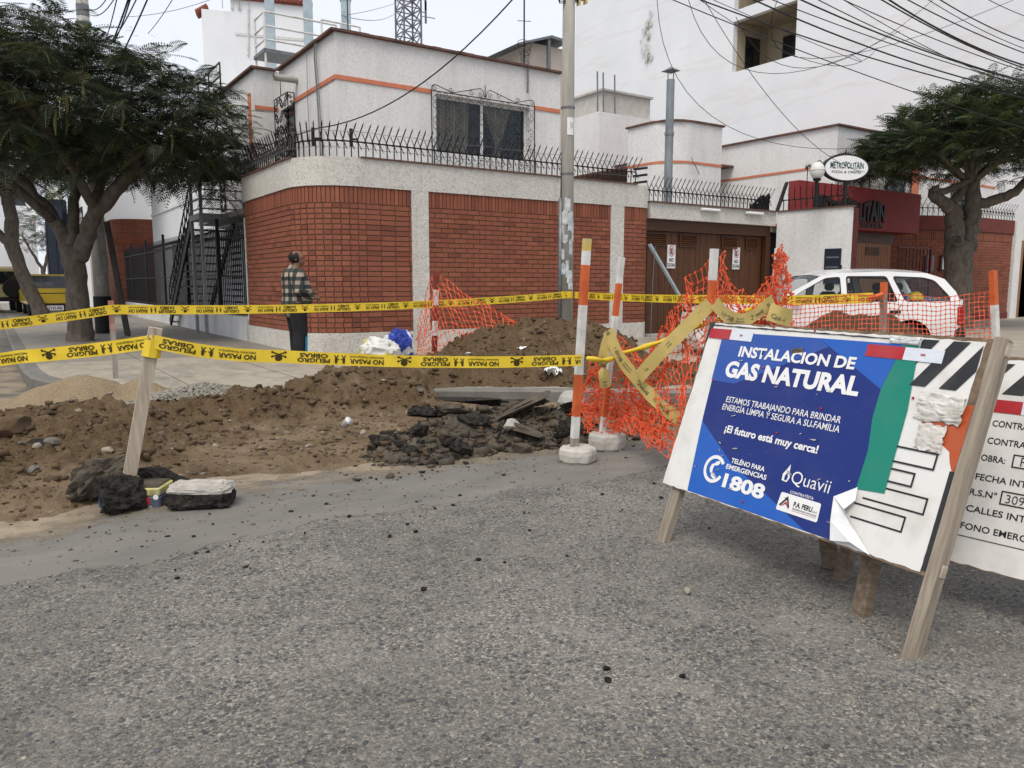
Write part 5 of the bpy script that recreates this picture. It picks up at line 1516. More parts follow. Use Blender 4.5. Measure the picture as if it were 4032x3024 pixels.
# ================================================================ POLES + CABLES
pole = thing('utility_pole', 'thick round concrete utility pole with torn posters and grey conduit', 'pole', (8.80, 11.26, 0))
k = MB(); k.lathe([(.125, .1), (.115, 4), (.10, 8.6)], 20); k.build('shaft', MATS['concrete_pole'], pole, smooth=True)
k = MB(); k.lathe([(.04, .2), (.04, 2.88)], 10, T(-.13, .02, 0)); k.tube([(-.13, .02, 2.88), (-.12, .02, 3.6), (-.09, .02, 4.2)], .010, 5); k.build('conduit', MATS['steel_grey'], pole, smooth=True)
k = MB()
for z in (2.40, 3.30, 4.45, .45): k.lathe([(.128, z), (.128, z + .03)], 20, None, False, False)
k.build('strap', MATS['steel_grey'], pole)
mat('poster_paper', (.60, .62, .62), (.34, .36, .37), 9, .9, c3=(.30, .42, .50), s3=5, lo3=.55, hi3=.65)
def on_pole(k, a0, a1, z0, z1, r_=.1265, ragged=.03, rr=random.Random(2)):
    nn = 6; V = []
    for i in range(nn + 1):
        a = a0 + (a1 - a0) * i / nn; V.append((r_ * cos(a), r_ * sin(a), z0 + rr.uniform(-ragged, ragged))); V.append((r_ * cos(a), r_ * sin(a), z1 + rr.uniform(-ragged, ragged)))
    k.add(V, [(2 * i, 2 * i + 2, 2 * i + 3, 2 * i + 1) for i in range(nn)])
pr_ = random.Random(6)
fa = atan2(-11.26, -8.8)           # side of the pole that faces the road corner
for i in range(16):
    k = MB(); a = fa + pr_.uniform(-1.0, .8); z = pr_.uniform(1.25, 2.75)
    on_pole(k, a, a + pr_.uniform(.3, .9), z, z + pr_.uniform(.1, .35), .1262 + .0006 * i); k.build('poster_scrap', MATS['poster_paper'], pole)
k = MB(); on_pole(k, fa - .1, fa + 1.0, 3.98, 4.28, .1225, 0); k.build('number_plate', MATS['white_print'], pole)
k = MB()
for a in (.42, .66): on_pole(k, fa + a, fa + a + .07, 4.09, 4.2, .1235, 0)
k.build('plate_mark', MATS['black_print'], pole)
k = MB()
for a_ in np.linspace(0, 1, 5):
    k.tube([(-.6 + .12 * a_, .2, 8.4 + a_ * .3), (-.5 + .1 * a_, .1, 7.0 + .2 * a_), (-.2, 0, 6.2 + .12 * a_), (.12, -.1, 6.25 + .1 * a_), (.3, -.1, 6.6 + .1 * a_)], .012, 5)
k.build('cable_loop', MATS['cable_black'], pole)
k = MB(); k.bbox(.10, .32, -.12, .12, 6.45, 7.3, .03); k.bbox(.12, .28, -.1, .1, 6.35, 6.46, .02)
k.build('junction_box', MATS['cable_black'], pole)
k = MB()
for i in range(8): k.lathe([(.02, 0), (.02, .1)], 6, T(.14 + .05 * (i % 4), -.13 + .06 * (i // 4), 6.2 + .05 * ((i * 3) % 4)))
k.build('connector', MATS['yellow_paint'], pole)

p2 = thing('old_pole', 'weathered concrete lamp pole with peeling posters behind the left tree', 'pole', (2.28, 21.3, .15))
k = MB(); k.lathe([(.18, 0), (.16, 3), (.125, 9.0)], 16); k.build('shaft', MATS['concrete_pole'], p2, smooth=True)
k = MB(); k.lathe([(.20, 0), (.20, .9)], 16, None, False, False); mat('base_black', (.012, .012, .013), rough=.7); k.build('base_paint', MATS['base_black'], p2)
k = MB()
for i in range(10):
    a = -pi / 2 - .3 + pr_.uniform(-1, .6); z = pr_.uniform(1.0, 3.0); on_pole(k, a, a + pr_.uniform(.5, 1.2), z, z + pr_.uniform(.15, .5), .182 + .0008 * i)
k.build('poster_scrap', MATS['concrete'], p2)
k = MB(); k.lathe([(.15, 7.2), (.18, 7.25), (.15, 7.3)], 14); k.lathe([(.10, 7.3), (.14, 7.4), (.14, 7.65), (.06, 7.78)], 14); k.build('insulator', MATS['steel_grey'], p2)
ang_ = thing('steel_post', 'leaning rusty steel angle post on the pavement by the side fence', 'post', (2.62, 19.9, .15))
k = MB(); k.bar((0, 0, -.1), L3(-.36, .05, 2.62), .13, .05); k.bar((0, 0, -.1), L3(-.36, .05, 2.62), .04, .13); mat('rusty', (.11, .10, .09), (.07, .06, .05), 6, .8); k.build('angle_bar', MATS['rusty'], ang_)

# cables
cab_i = 0
def cable(pts, r=.012, label='black overhead cable strung across the upper street', group='overhead cables', m='cable_black', sag=None):
    k = MB(); k.tube(pts, r * .72, 5, False); o = k.build('overhead_cable', MATS[m])
    return tag(o, label, 'cable', group)
def P_at(px_, py_, d):
    x, y = place(px_, d); return Vector((x, y, zz(py_, d)))
def span(a, b, sag=.3, n=16):
    out = []
    for i in range(n + 1):
        t = i / n; p = a.lerp(b, t); p.z -= sag * 4 * t * (1 - t); out.append(p)
    return out
# main bundle, upper right, running down to the right over the restaurant
main = [((2420, -20), (4100, 560), .010), ((2480, -30), (4100, 440), .014), ((2700, -40), (4100, 420), .016), ((2760, -30), (4100, 400), .010), ((2900, -30), (4120, 390), .016), ((2990, -30), (4120, 380), .010), ((3060, -30), (4120, 360), .010), ((3250, -30), (4120, 350), .014), ((3290, -30), (4120, 330), .018), ((3330, -30), (4120, 300), .012), ((3480, -30), (4120, 250), .012), ((3100, -40), (4100, 410), .008), ((3660, -20), (4120, 160), .008), ((3420, -40), (4120, 280), .008)]
for i, (a, c_, r_) in enumerate(main):
    cable(span(P_at(*a, 11), P_at(*c_, 13.5), .10 + .05 * (i % 3)), r_)
low = [((2580, -20), (3250, 250), (3300, 255), .7), ((2610, -20), (3150, 280), (3400, 230), .9), ((2660, -20), (2950, 320), (3480, 170), 1.2), ((2560, -20), (2780, 480), (3350, 600), 1.0), ((2690, -20), (3080, 500), (3380, 690), .4), ((2860, 120), (3180, 300), (3620, 40), .8), ((3050, -20), (3150, 270), (3900, 60), 1.0)]
for a, mid, c_, s_ in low:
    A2, M2, C2 = P_at(*a, 12), P_at(*mid, 13), P_at(*c_, 15)
    cable(bez(A2, M2 * 2 - (A2 + C2) * .5, C2, 16), .007, 'thin sagging phone cable hanging below the cable bundle', 'sagging phone cables')
# long single cable from the top centre down across the house front to the left fence
cable(bez(P_at(2090, -20, 10), P_at(1640, 480, 12.2), P_at(1270, 525, 13.4), 16) + bez(P_at(1270, 525, 13.4), P_at(1050, 590, 15), P_at(960, 640, 16.5), 6)[1:] + bez(P_at(960, 640, 16.5), P_at(860, 720, 17), P_at(640, 760, 19), 8)[1:], .014, 'single black cable sweeping down across the corner house front', None)
for a, c_, s_, r_ in (((680, -10), (440, 400), .1, .018), ((640, -10), (480, 230), .1, .015), ((600, -10), (500, 215), .05, .022), ((605, -10), (510, 210), .08, .018), ((530, -10), (395, 60), .3, .012), ((560, -10), (400, 90), .3, .012), ((785, -10), (640, 180), .05, .010), ((550, -10), (480, 200), .05, .014)):
    cable(span(P_at(*a, 12), P_at(*c_, 18), s_), r_, 'dark cable dropping into the left tree crown', 'cables into the left tree')
cable(span(P_at(1050, -10, 20), P_at(540, 120, 22), .2), .010, 'thin faint wire crossing the sky above the left tree', None, 'steel_grey')
cable(span(P_at(1400, 112, 22), P_at(1720, -10, 50), .3), .012, 'thin wire running from the corner roof to the mast', 'roof wires', 'steel_grey')
cable(span(P_at(1375, 115, 22), P_at(1620, 60, 60), .6), .018, 'thin wire running from the corner roof to the mast', 'roof wires', 'steel_grey')
# ================================================================ LETTERING
_tc = {}
def text2d(s, bold=.0, spacing=1.0):
    key = (s, bold, spacing)
    if key in _tc: return _tc[key]
    cu = bpy.data.curves.new('lettering', 'FONT'); cu.body = s; cu.size = 1; cu.resolution_u = 3; cu.offset = bold; cu.space_character = spacing
    cu.fill_mode = 'FRONT'
    o = bpy.data.objects.new('lettering_tmp', cu); C.objects.link(o)
    dg = bpy.context.evaluated_depsgraph_get(); dg.update()
    me = o.evaluated_get(dg).to_mesh()
    me.calc_loop_triangles()
    V = np.array([v.co[:2] for v in me.vertices]); F = np.array([t.vertices[:] for t in me.loop_triangles])
    o.evaluated_get(dg).to_mesh_clear(); bpy.data.objects.remove(o); bpy.data.curves.remove(cu)
    _tc[key] = (V, F); return _tc[key]
CAP = text2d('H')[0][:, 1].max()
def text_fit(s, x0, x1, y0, h, bold=.0, spacing=1.0):
    """2D verts fitted between x0 and x1, baseline y0, cap height h"""
    V, F = text2d(s, bold, spacing)
    mn, mxx = V[:, 0].min(), V[:, 0].max()
    W = np.empty_like(V); W[:, 0] = x0 + (V[:, 0] - mn) / (mxx - mn) * (x1 - x0); W[:, 1] = y0 + V[:, 1] * h / (CAP + bold)
    return W, F
def put_text(parent, s, x0, x1, y0, h, z, m, bold=.0, name='lettering', M=None, y1=None, spacing=1.0):
    """y1: baseline height at the right end (slanted line)"""
    V, F = text_fit(s, x0, x1, y0, h, bold, spacing)
    if y1 is not None: V = V.copy(); V[:, 1] += (V[:, 0] - x0) / (x1 - x0) * (y1 - y0)
    V3 = np.concatenate([V, np.full((len(V), 1), z)], 1)
    if M is not None: V3 = np.array([(M @ Vector(p))[:] for p in V3])
    me = mesh_np(name, V3, F)
    return link(name, me, m, parent)
def poly(parent, name, pts, z, m, M=None):
    bm = bmesh.new(); vs_ = [bm.verts.new((x, y, z)) for x, y in pts]
    f_ = bm.faces.new(vs_); f_.normal_update()
    if f_.normal.z < 0: f_.normal_flip()
    bmesh.ops.triangulate(bm, faces=[f_])
    if M is not None: bm.transform(M)
    me = bpy.data.meshes.new(name); bm.to_mesh(me); bm.free()
    return link(name, me, m, parent)

# ================================================================ WORK SIGN, main
def printed(name, col, wear=.35, scr=(.55, .57, .6), col2=None, g_axis=None, rough=.35, dirt=.16):
    m, n, b = nodes_of(name); v = coords(n)
    c = col
    if col2:
        sx = N(n, 'ShaderNodeSeparateXYZ'); n.links.new(v, sx.inputs[0])
        c = ramp(n, mixc(n, .35, sx.outputs[1], noise(n, v, 2.2, 3)), [(.1, col), (.75, col2)])
    f = noise(n, v, 14, 8, .75, 1.5, stretch=(1, .35, 1))
    c = mixc(n, ramp(n, f, [(.66, 0.0), (.74, wear)]), c, scr)
    f2 = noise(n, v, 5, 6, .6)
    c = mixc(n, ramp(n, f2, [(.45, 0.0), (.85, dirt)]), c, (.36, .32, .26))
    n.links.new(c, b.inputs['Base Color']); b.inputs['Roughness'].default_value = rough; b.inputs['Specular IOR Level'].default_value = .35
    bump(n, b, noise(n, v, 3.0, 4, .5, .5), .25, .02)
printed('vinyl_white', (.70, .69, .66), .6, (.36, .31, .25), rough=.5, dirt=.62)
printed('vinyl_navy', (.004, .020, .165), .4, dirt=.05)
printed('vinyl_blue', (.008, .095, .43), .4, dirt=.06)
printed('vinyl_mid', (.020, .075, .34), .4, (.35, .42, .55), dirt=.08)
printed('vinyl_green', (.004, .20, .14), .35, (.25, .45, .4), dirt=.08)
printed('vinyl_black', (.020, .021, .023), .5, (.35, .35, .34))
printed('vinyl_red', (.40, .012, .022), .3)
printed('vinyl_rust', (.42, .075, .02), .3, (.6, .35, .22))
printed('letter_white', (.76, .76, .75), .55, (.30, .32, .40))
mat('torn_paper', (.66, .64, .60), (.48, .45, .40), 14, .9)
mat('reflective_white', (.66, .70, .76), (.60, .64, .70), 60, .35, .2, 200)
mat('ply_edge', (.24, .17, .11), (.12, .085, .06), 20, .95, .5, 60)
def aframe(name, label, A_, e_, lean):
    """sign local axes: x along the panel, y up the panel, z out of its face"""
    e_ = Vector(e_).normalized(); n0 = Vector((-e_.y, e_.x, 0)); 
    if n0.x < 0: n0 = -n0
    u_ = n0 * sin(lean) + Vector((0, 0, 1)) * cos(lean); z_ = e_.cross(u_)
    o = thing(name, label, 'sign'); o.matrix_world = frame(A_, e_, u_, z_)
    return o, n0, u_, e_, z_
S1, n01, u1, e1, z1_ = aframe('work_sign', 'large battered blue and white gas works board on wooden legs', (2.8385, 2.9195, 0), (-.106, -.994, 0), radians(20))
PW, PB, PT = 1.52, .30, 1.22
def S1y(y): return y + PB
k = MB(); k.box(0, PW, PB, PT, -.014, 0); k.build('board', MATS['ply_edge'], S1)
# torn outline of the white vinyl sheet
r_ = random.Random(9)
def ragged(P_, amp, step=.03):
    out = []
    for i in range(len(P_)):
        a, c_ = Vector(P_[i]), Vector(P_[(i + 1) % len(P_)]); L = (c_ - a).length; kx = max(1, int(L / step)); nn = Vector((-(c_ - a).y, (c_ - a).x)).normalized()
        for j in range(kx):
            p = a + (c_ - a) * (j / kx); out.append(tuple(p + nn * r_.uniform(-amp, amp) * (1 if j else .3)))
    return out
W_ = lambda P_: [(x, S1y(y)) for x, y in P_]
poly(S1, 'vinyl_sheet', ragged(W_([(.004, .004), (1.49, .01), (1.5, .40), (1.47, .47), (1.33, .56), (1.36, .63), (1.48, .63), (1.49, .905), (.012, .912)]), .003), .0015, MATS['vinyl_white'])
poly(S1, 'torn_patch', ragged(W_([(1.40, .05), (1.512, .05), (1.512, .66), (1.30, .66), (1.30, .56)]), .008), .0008, MATS['vinyl_rust'])
# blue print
poly(S1, 'print', W_([(.115, .866), (1.16, .872), (1.145, .80), (1.118, .674), (1.118, .55), (1.142, .411), (1.14, .245), (1.06, .18), (1.10, .012), (.204, .009), (.155, .40)]), .003, MATS['vinyl_navy'])
poly(S1, 'print', W_([(.115, .866), (.735, .872), (.80, .834), (.52, .70), (.30, .60), (.135, .60)]), .0036, MATS['vinyl_mid'])
poly(S1, 'print', W_([(.735, .872), (1.16, .872), (1.145, .80), (1.118, .674), (1.129, .667)]), .0038, MATS['vinyl_blue'])
poly(S1, 'print', W_([(.158, .38), (.204, .009), (.958, .012), (.679, .121), (.45, .20)]), .0036, MATS['vinyl_blue'])
poly(S1, 'print', W_([(1.16, .872), (1.231, .871), (1.262, .60), (1.268, .256), (1.14, .245), (1.143, .411), (1.119, .55), (1.119, .674), (1.146, .80)]), .0042, MATS['vinyl_green'])
LT = MATS['letter_white']
put_text(S1, 'INSTALACION DE', .271, .965, S1y(.745), .053, .0055, LT, .035)
put_text(S1, 'GAS NATURAL', .215, 1.02, S1y(.633), .082, .0055, LT, .045)
put_text(S1, 'ESTAMOS TRABAJANDO PARA BRINDAR', .283, .977, S1y(.500), .030, .0055, LT, .008)
put_text(S1, 'ENERGÍA LÍMPIA Y SEGURA A SU FAMILIA', .273, .985, S1y(.459), .030, .0055, LT, .008)
put_text(S1, '¡El futuro está muy cerca!', .334, .908, S1y(.350), .036, .0055, LT, .03)
put_text(S1, 'TELÉNO PARA', .438, .654, S1y(.210), .023, .0055, LT, .025)
put_text(S1, 'EMERGENCIAS', .417, .678, S1y(.175), .023, .0055, LT, .025)
put_text(S1, '1808', .425, .692, S1y(.086), .066, .0055, LT, .04)
put_text(S1, 'Quavii', .815, 1.022, S1y(.195), .056, .0055, LT, -.004)
put_text(S1, 'CONTRATÍSTA', .830, .958, S1y(.150), .012, .0055, LT, .008)
# phone mark
k = MB()
arc = []
for i in range(29):
    a = radians(35 + 300 * i / 28); arc.append((.343 + .062 * cos(a), S1y(.155) + .062 * sin(a)))
for i in range(28):
    a, c_ = Vector((*arc[i], .0055)), Vector((*arc[i + 1], .0055)); ctr = Vector((.343, S1y(.155), .0055)); ra, rc = (a - ctr).normalized() * .009, (c_ - ctr).normalized() * .009
    k.add([a - ra, a + ra, c_ + rc, c_ - rc], [(0, 1, 2, 3)])
def blob(k, cx_, cy_, rx, ry, rot, z=.0056, nn=12):
    k.add([(cx_ + rx * cos(g) * cos(rot) - ry * sin(g) * sin(rot), cy_ + rx * cos(g) * sin(rot) + ry * sin(g) * cos(rot), z) for g in [2 * pi * i / nn for i in range(nn)]], [tuple(range(nn))])
cx_, cy_ = .343, S1y(.155)
blob(k, cx_ + .012, cy_ + .032, .019, .011, .5); blob(k, cx_ + .008, cy_ - .034, .021, .012, -.5)
k.prism([(cx_ - .022, cy_ + .022), (cx_ + .0, cy_ + .03), (cx_ - .008, cy_), (cx_ - .004, cy_ - .026), (cx_ - .022, cy_ - .02), (cx_ - .030, cy_)], .0056, .0058)
k.build('phone_mark', LT, S1)
# flame of the logo
poly(S1, 'logo_flame', [(.765, S1y(.195)), (.795, S1y(.192)), (.805, S1y(.215)), (.795, S1y(.245)), (.79, S1y(.275)), (.778, S1y(.25)), (.762, S1y(.225))], .0055, LT)
poly(S1, 'logo_flame', [(.778, S1y(.200)), (.79, S1y(.198)), (.795, S1y(.215)), (.785, S1y(.235)), (.776, S1y(.218))], .0062, MATS['vinyl_navy'])
# contractor plate
cor = [(.785, .062), (1.003, .062), (1.008, .068), (1.003, .140), (.997, .145), (.790, .145), (.784, .139), (.780, .068)]
poly(S1, 'contractor_plate', W_(cor), .0055, LT)
poly(S1, 'plate_mark', W_([(.790, .085), (.828, .135), (.850, .085), (.842, .085), (.826, .118), (.800, .085)]), .007, MATS['black_print'])
poly(S1, 'plate_mark', W_([(.800, .080), (.826, .110), (.850, .076), (.826, .098)]), .0074, MATS['vinyl_red'])
put_text(S1, 'P.A. PERU', .868, .968, S1y(.098), .022, .007, MATS['black_print'], .03)
put_text(S1, 'S.A.C.', .972, .998, S1y(.098), .008, .007, MATS['black_print'], .01)
put_text(S1, 'PROFESIONALES ASOCIADOS', .868, .998, S1y(.084), .007, .007, MATS['black_print'], .01)
poly(S1, 'plate_mark', W_([(.866, .079), (.998, .079), (.998, .0775), (.866, .0775)]), .007, MATS['vinyl_red'])
# reflective strips
for x0, xm, x1, y0, y1_ in ((.02, .176, .331, .828, .882), (.999, 1.176, 1.345, .808, .862)):
    poly(S1, 'reflector', W_([(x0, y0), (xm, y0 - .001), (xm, y1_ - .001), (x0, y1_)]), .0062, MATS['vinyl_red'])
    poly(S1, 'reflector', W_([(xm, y0 - .001), (x1, y0 - .003), (x1, y1_ - .003), (xm, y1_ - .001)]), .0062, MATS['reflective_white'])
    put_text(S1, '3M', (xm + x1) / 2 - .012, (xm + x1) / 2 + .008, S1y((y0 + y1_) / 2 - .006), .010, .007, MATS['vinyl_red'], .04)
# hazard stripes
for i in range(-1, 4):
    x0 = 1.236 + i * .125
    P_ = [(x0, .706), (x0 + .068, .706), (x0 + .068 + .13, .90), (x0 + .13, .90)]
    # clip to the field
    def clipx(P_, lo, hi):
        def clip(P_, f, g_):
            out = []
            for a, c_ in zip(P_, P_[1:] + P_[:1]):
                if f(a): out.append(a)
                if f(a) != f(c_):
                    t = (g_ - a[0]) / (c_[0] - a[0]); out.append((g_, a[1] + t * (c_[1] - a[1])))
            return out
        P_ = clip(P_, lambda p: p[0] >= lo, lo)
        return clip(P_, lambda p: p[0] <= hi, hi) if P_ else P_
    P_ = clipx(P_, 1.236, 1.485)
    if len(P_) > 2: poly(S1, 'hazard_stripe', W_(P_), .0045, MATS['vinyl_black'])
poly(S1, 'hazard_stripe', W_([(.0, .915), (.035, .915), (.004, .80), (0, .70)]), .0046, MATS['vinyl_black'])
poly(S1, 'hazard_stripe', ragged(W_([(.03, .903), (1.22, .895), (1.22, .889), (.03, .897)]), .002), .0046, MATS['vinyl_black'])
k = MB(); k.box(1.495, 1.512, S1y(.02), S1y(.4), .002, .0046); k.build('edge_tape', MATS['vinyl_black'], S1)
# empty form boxes
def form_box(parent, x0, x1, y0, y1_, z, t=.007, m='black_print', open_left=True):
    k = MB()
    k.box(x0, x1, y0, y0 + t, z, z + .001); k.box(x0, x1, y1_ - t, y1_, z, z + .001); k.box(x1 - t, x1, y0 + t, y1_ - t, z, z + .001)
    if not open_left: k.box(x0, x0 + t, y0 + t, y1_ - t, z, z + .001)
    k.build('form_box', MATS[m], parent)
form_box(S1, 1.262, 1.436, S1y(.388), S1y(.456), .0045); form_box(S1, 1.265, 1.370, S1y(.305), S1y(.364), .0045)
form_box(S1, 1.18, 1.446, S1y(.214), S1y(.282), .0026); form_box(S1, 1.15, 1.382, S1y(.127), S1y(.192), .0026)
# torn curled paper
def crumple(parent, name, x0, x1, y0, y1_, amp, m, seed, nx=26, ny=18, out=.014):
    r = np.random.default_rng(seed)
    u, v_ = np.meshgrid(np.linspace(0, 1, nx), np.linspace(0, 1, ny), indexing='ij')
    X = x0 + (x1 - x0) * (u + .10 * (vnoise(u * 4, v_ * 7, seed) - .5)); Y = y0 + (y1_ - y0) * (v_ + .15 * (vnoise(u * 7, v_ * 4, seed + 1) - .5))
    Z = .006 + out * np.sin(np.clip(v_, 0, 1) * pi) ** .7 * (.4 + .6 * u) + amp * (vnoise(u * 3.5, v_ * 17, seed + 2) - .5) + amp * .6 * (vnoise(u * 22, v_ * 30, seed + 3) - .5)
    Z = np.maximum(Z, .004)
    idx = np.arange(nx * ny).reshape(nx, ny)
    q = np.stack([idx[:-1, :-1], idx[1:, :-1], idx[1:, 1:], idx[:-1, 1:]], -1).reshape(-1, 4)
    me = mesh_np(name, np.stack([X, Y, Z], -1).reshape(-1, 3), q); return link(name, me, m, parent)
crumple(S1, 'torn_flap', 1.30, 1.485, S1y(.575), S1y(.685), .010, MATS['torn_paper'], 3, 40, 30)
crumple(S1, 'torn_flap', 1.33, 1.44, S1y(.46), S1y(.565), .008, MATS['torn_paper'], 8, out=.004)
crumple(S1, 'torn_flap', 1.10, 1.235, S1y(.872), S1y(.905), .012, MATS['white_print'], 5, out=.012)
# folded corner flap
k = MB()
fl = [(1.151, .253), (1.061, .189), (1.102, .006), (1.285, .006), (1.137, .132)]
k.add([(1.151, S1y(.253), .012), (1.061, S1y(.189), .02), (1.137, S1y(.150), .035), (1.165, S1y(.20), .02)], [(0, 1, 2, 3)])
k.add([(1.061, S1y(.189), .02), (1.080, S1y(.09), .022), (1.102, S1y(.010), .018), (1.20, S1y(.030), .028), (1.285, S1y(.006), .006), (1.19, S1y(.085), .014), (1.137, S1y(.150), .034)], [(0, 1, 5, 6), (1, 2, 3, 5), (3, 4, 5)])
k.build('folded_flap', MATS['white_print'], S1)
k = MB()
for x, y in ((.58, .045), (.46, .70), (.86, .55), (.15, .60), (.70, .905), (.45, .91), (1.27, .655), (.66, .40)): k.lathe([(.006, 0), (.004, .004)], 8, T(x, S1y(y), .0055))
k.build('pin', MATS['vinyl_red'], S1)
sr = random.Random(31)
mat('scuff', (.42, .40, .38), (.22, .20, .18), 30, .9)
for i in range(34):
    x, y, s_ = sr.uniform(.2, 1.12), sr.uniform(.05, .84), sr.uniform(.004, .02) * sr.choice((.5, .6, 1)); kx = sr.choice((1, 1.8, 2.6)); an = sr.uniform(-.7, .7)
    P_ = []
    for q in range(9):
        g_ = 2 * pi * q / 9; rr_ = s_ * sr.uniform(.35, 1.1); px_, py_q = rr_ * cos(g_) * kx, rr_ * sin(g_) * .6; P_.append((x + px_ * cos(an) - py_q * sin(an), S1y(y) + px_ * sin(an) + py_q * cos(an)))
    poly(S1, 'scuff', P_, .0080 + i * .00006, MATS['scuff'])
# legs and frame
for nm, x0, x1, y0, y1_, z0, z1_b in (('leg', .065, .13, -.02, PB + .9, -.06, -.015), ('leg', 1.512, 1.556, -.035, PT + .01, -.055, .006)):
    k = MB(); k.bbox(x0, x1, y0, y1_, z0, z1_b, .004); k.build(nm, MATS['weathered_wood'], S1)
k = MB(); k.bbox(.0, 1.56, PT - .06, PT - .005, -.05, -.015, .004); k.bbox(.0, 1.56, PB + .01, PB + .06, -.05, -.015, .004); k.build('crossbar', MATS['raw_wood'], S1)
# hind leg reaching the ground behind the board
Mi = S1.matrix_world.inverted()
k = MB(); k.bar(Mi @ Vector((2.88, 1.70, -.01)), Mi @ Vector((3.10, 1.70, .95)), .06, .05); k.build('hind_leg', MATS['old_wood'], S1)
k = MB(); k.bar(Mi @ Vector((3.25, 2.08, -.01)), Mi @ Vector((3.16, 2.25, 1.05)), .06, .05); k.build('hind_leg', MATS['old_wood'], S1)

# ---- second board behind, half out of the picture
S2, n02, u2, e2, z2_ = aframe('work_sign', 'white permit board with black form text half hidden behind the blue board', (3.12, 2.02, 0), (.089, -.996, 0), radians(20))
PB2 = .213; OX = .52     # panel bottom; visible part starts about OX along x
k = MB(); k.box(-.02, 1.75, PB2, PB2 + .90, -.014, 0); k.build('board', MATS['ply_edge'], S2)
poly(S2, 'vinyl_sheet', ragged([(-.015, PB2 + .006), (1.745, PB2 + .006), (1.745, PB2 + .885), (-.015, PB2 + .885)], .004), .0015, MATS['vinyl_white'])
for i in range(-1, 9):
    x0 = .40 + i * .15
    poly(S2, 'hazard_stripe', [(x0, PB2 + .735), (x0 + .078, PB2 + .735), (x0 + .078 + .10, PB2 + .868), (x0 + .10, PB2 + .868)], .003, MATS['vinyl_black'])
poly(S2, 'reflector', [(OX + .015, PB2 + .655), (OX + .115, PB2 + .655), (OX + .115, PB2 + .71), (OX + .015, PB2 + .71)], .004, MATS['vinyl_red'])
poly(S2, 'reflector', [(OX + .1152, PB2 + .655), (OX + .25, PB2 + .655), (OX + .25, PB2 + .71), (OX + .1152, PB2 + .71)], .004, MATS['reflective_white'])
for s_, x0, x1, y0 in (('CONTRATÍSTA', .02, .235, .595), ('CONTRATANTE', .015, .26, .52), ('OBRA:', .005, .095, .445), ('FECHA INTERFERENCIA', .0, .40, .362), ('R.S.N°', -.01, .092, .295), ('CALLES INTERVENIDAS', -.01, .42, .225), ('TELÉFONO EMERGENCIA', -.10, .34, .150)):
    put_text(S2, s_, OX + x0, OX + x1, PB2 + y0, .026, .003, MATS['black_print'], .015)
form_box(S2, OX + .12, OX + .9, PB2 + .435, PB2 + .490, .003, .005, open_left=False); form_box(S2, OX + .105, OX + .9, PB2 + .278, PB2 + .335, .003, .005, open_left=False)
put_text(S2, 'PE', OX + .15, OX + .20, PB2 + .445, .036, .004, MATS['black_print'], -.01); put_text(S2, '309-2023', OX + .125, OX + .30, PB2 + .288, .034, .004, MATS['black_print'], -.008)
k = MB(); k.box(OX - .1, OX + .9, PB2 + .118, PB2 + .121, .003, .004); k.build('rule_line', MATS['black_print'], S2)
for x0 in (.02, 1.66):
    k = MB(); k.bbox(x0, x0 + .06, -.02, PB2 + .86, -.06, -.015, .004); k.build('leg', MATS['old_wood'], S2)
k = MB(); k.bbox(0, 1.72, PB2 + .84, PB2 + .895, -.05, -.015, .004); k.build('crossbar', MATS['raw_wood'], S2)
Mi = S2.matrix_world.inverted()
k = MB(); k.bar(Mi @ Vector((3.75, 1.9, -.01)), Mi @ Vector((3.45, 1.9, 1.0)), .05, .05); k.bar(Mi @ Vector((3.8, .45, -.01)), Mi @ Vector((3.5, .45, 1.0)), .05, .05); k.build('hind_leg', MATS['old_wood'], S2)

# ================================================================ STAKES
def stake(label, foot, top, wd, bands, block=None, name='marker_stake', group='marker stakes'):
    foot, top = Vector(foot), Vector(top)
    root = thing(name, label, 'stake', (foot.x, foot.y, 0), group=group)
    z_ = (top - foot); L = z_.length; z_.normalize(); y_ = (-FWv - z_ * (-FWv).dot(z_)).normalized(); x_ = y_.cross(z_)
    a = radians(28); x2 = x_ * cos(a) + y_ * sin(a); y2 = z_.cross(x2)
    M_ = frame((0, 0, foot.z), x2, y2, z_)
    mats_ = []
    k = MB(); h = wd / 2
    for t0, t1, mn in bands:
        if mn not in mats_: mats_.append(mn)
        k.m = mats_.index(mn)
        k.box(-h, h, -h * .8, h * .8, t0 * L, t1 * L, M_)
    me_o = k.build('shaft', [MATS[q] for q in mats_], root)
    if block:
        r0, hh, hx = block; rr_ = random.Random(int(foot.x * 100)); k = MB(); nn = 26
        prof = [(r0 * .86, 0), (r0 * .97, hh * .18), (r0, hh * .6), (r0 * .96, hh * .88), (r0 * .84, hh), (r0 * .3, hh * 1.02)]
        V = []
        for r1, z in prof:
            for j in range(nn): q = 1 + .05 * sin(j * 1.7) + rr_.uniform(-.02, .02); V.append((hx[0] + r1 * q * cos(2 * pi * j / nn), hx[1] + r1 * q * sin(2 * pi * j / nn), z + rr_.uniform(-.004, .004)))
        F = [(i * nn + j, i * nn + (j + 1) % nn, (i + 1) * nn + (j + 1) % nn, (i + 1) * nn + j) for i in range(len(prof) - 1) for j in range(nn)] + [tuple((len(prof) - 1) * nn + j for j in range(nn)), tuple(range(nn - 1, -1, -1))]
        k.add(V, F); k.build('concrete_foot', MATS['foot_concrete'], root, smooth=False)
    return root
mat('foot_concrete', (.50, .47, .42), (.38, .36, .32), 6, .95, .6, 40, .006, c3=(.27, .25, .22), s3=5)
WP, OP_, YP, RP, GW = 'white_paint', 'orange_paint', 'yellow_paint', 'red_paint', 'grey_wood'
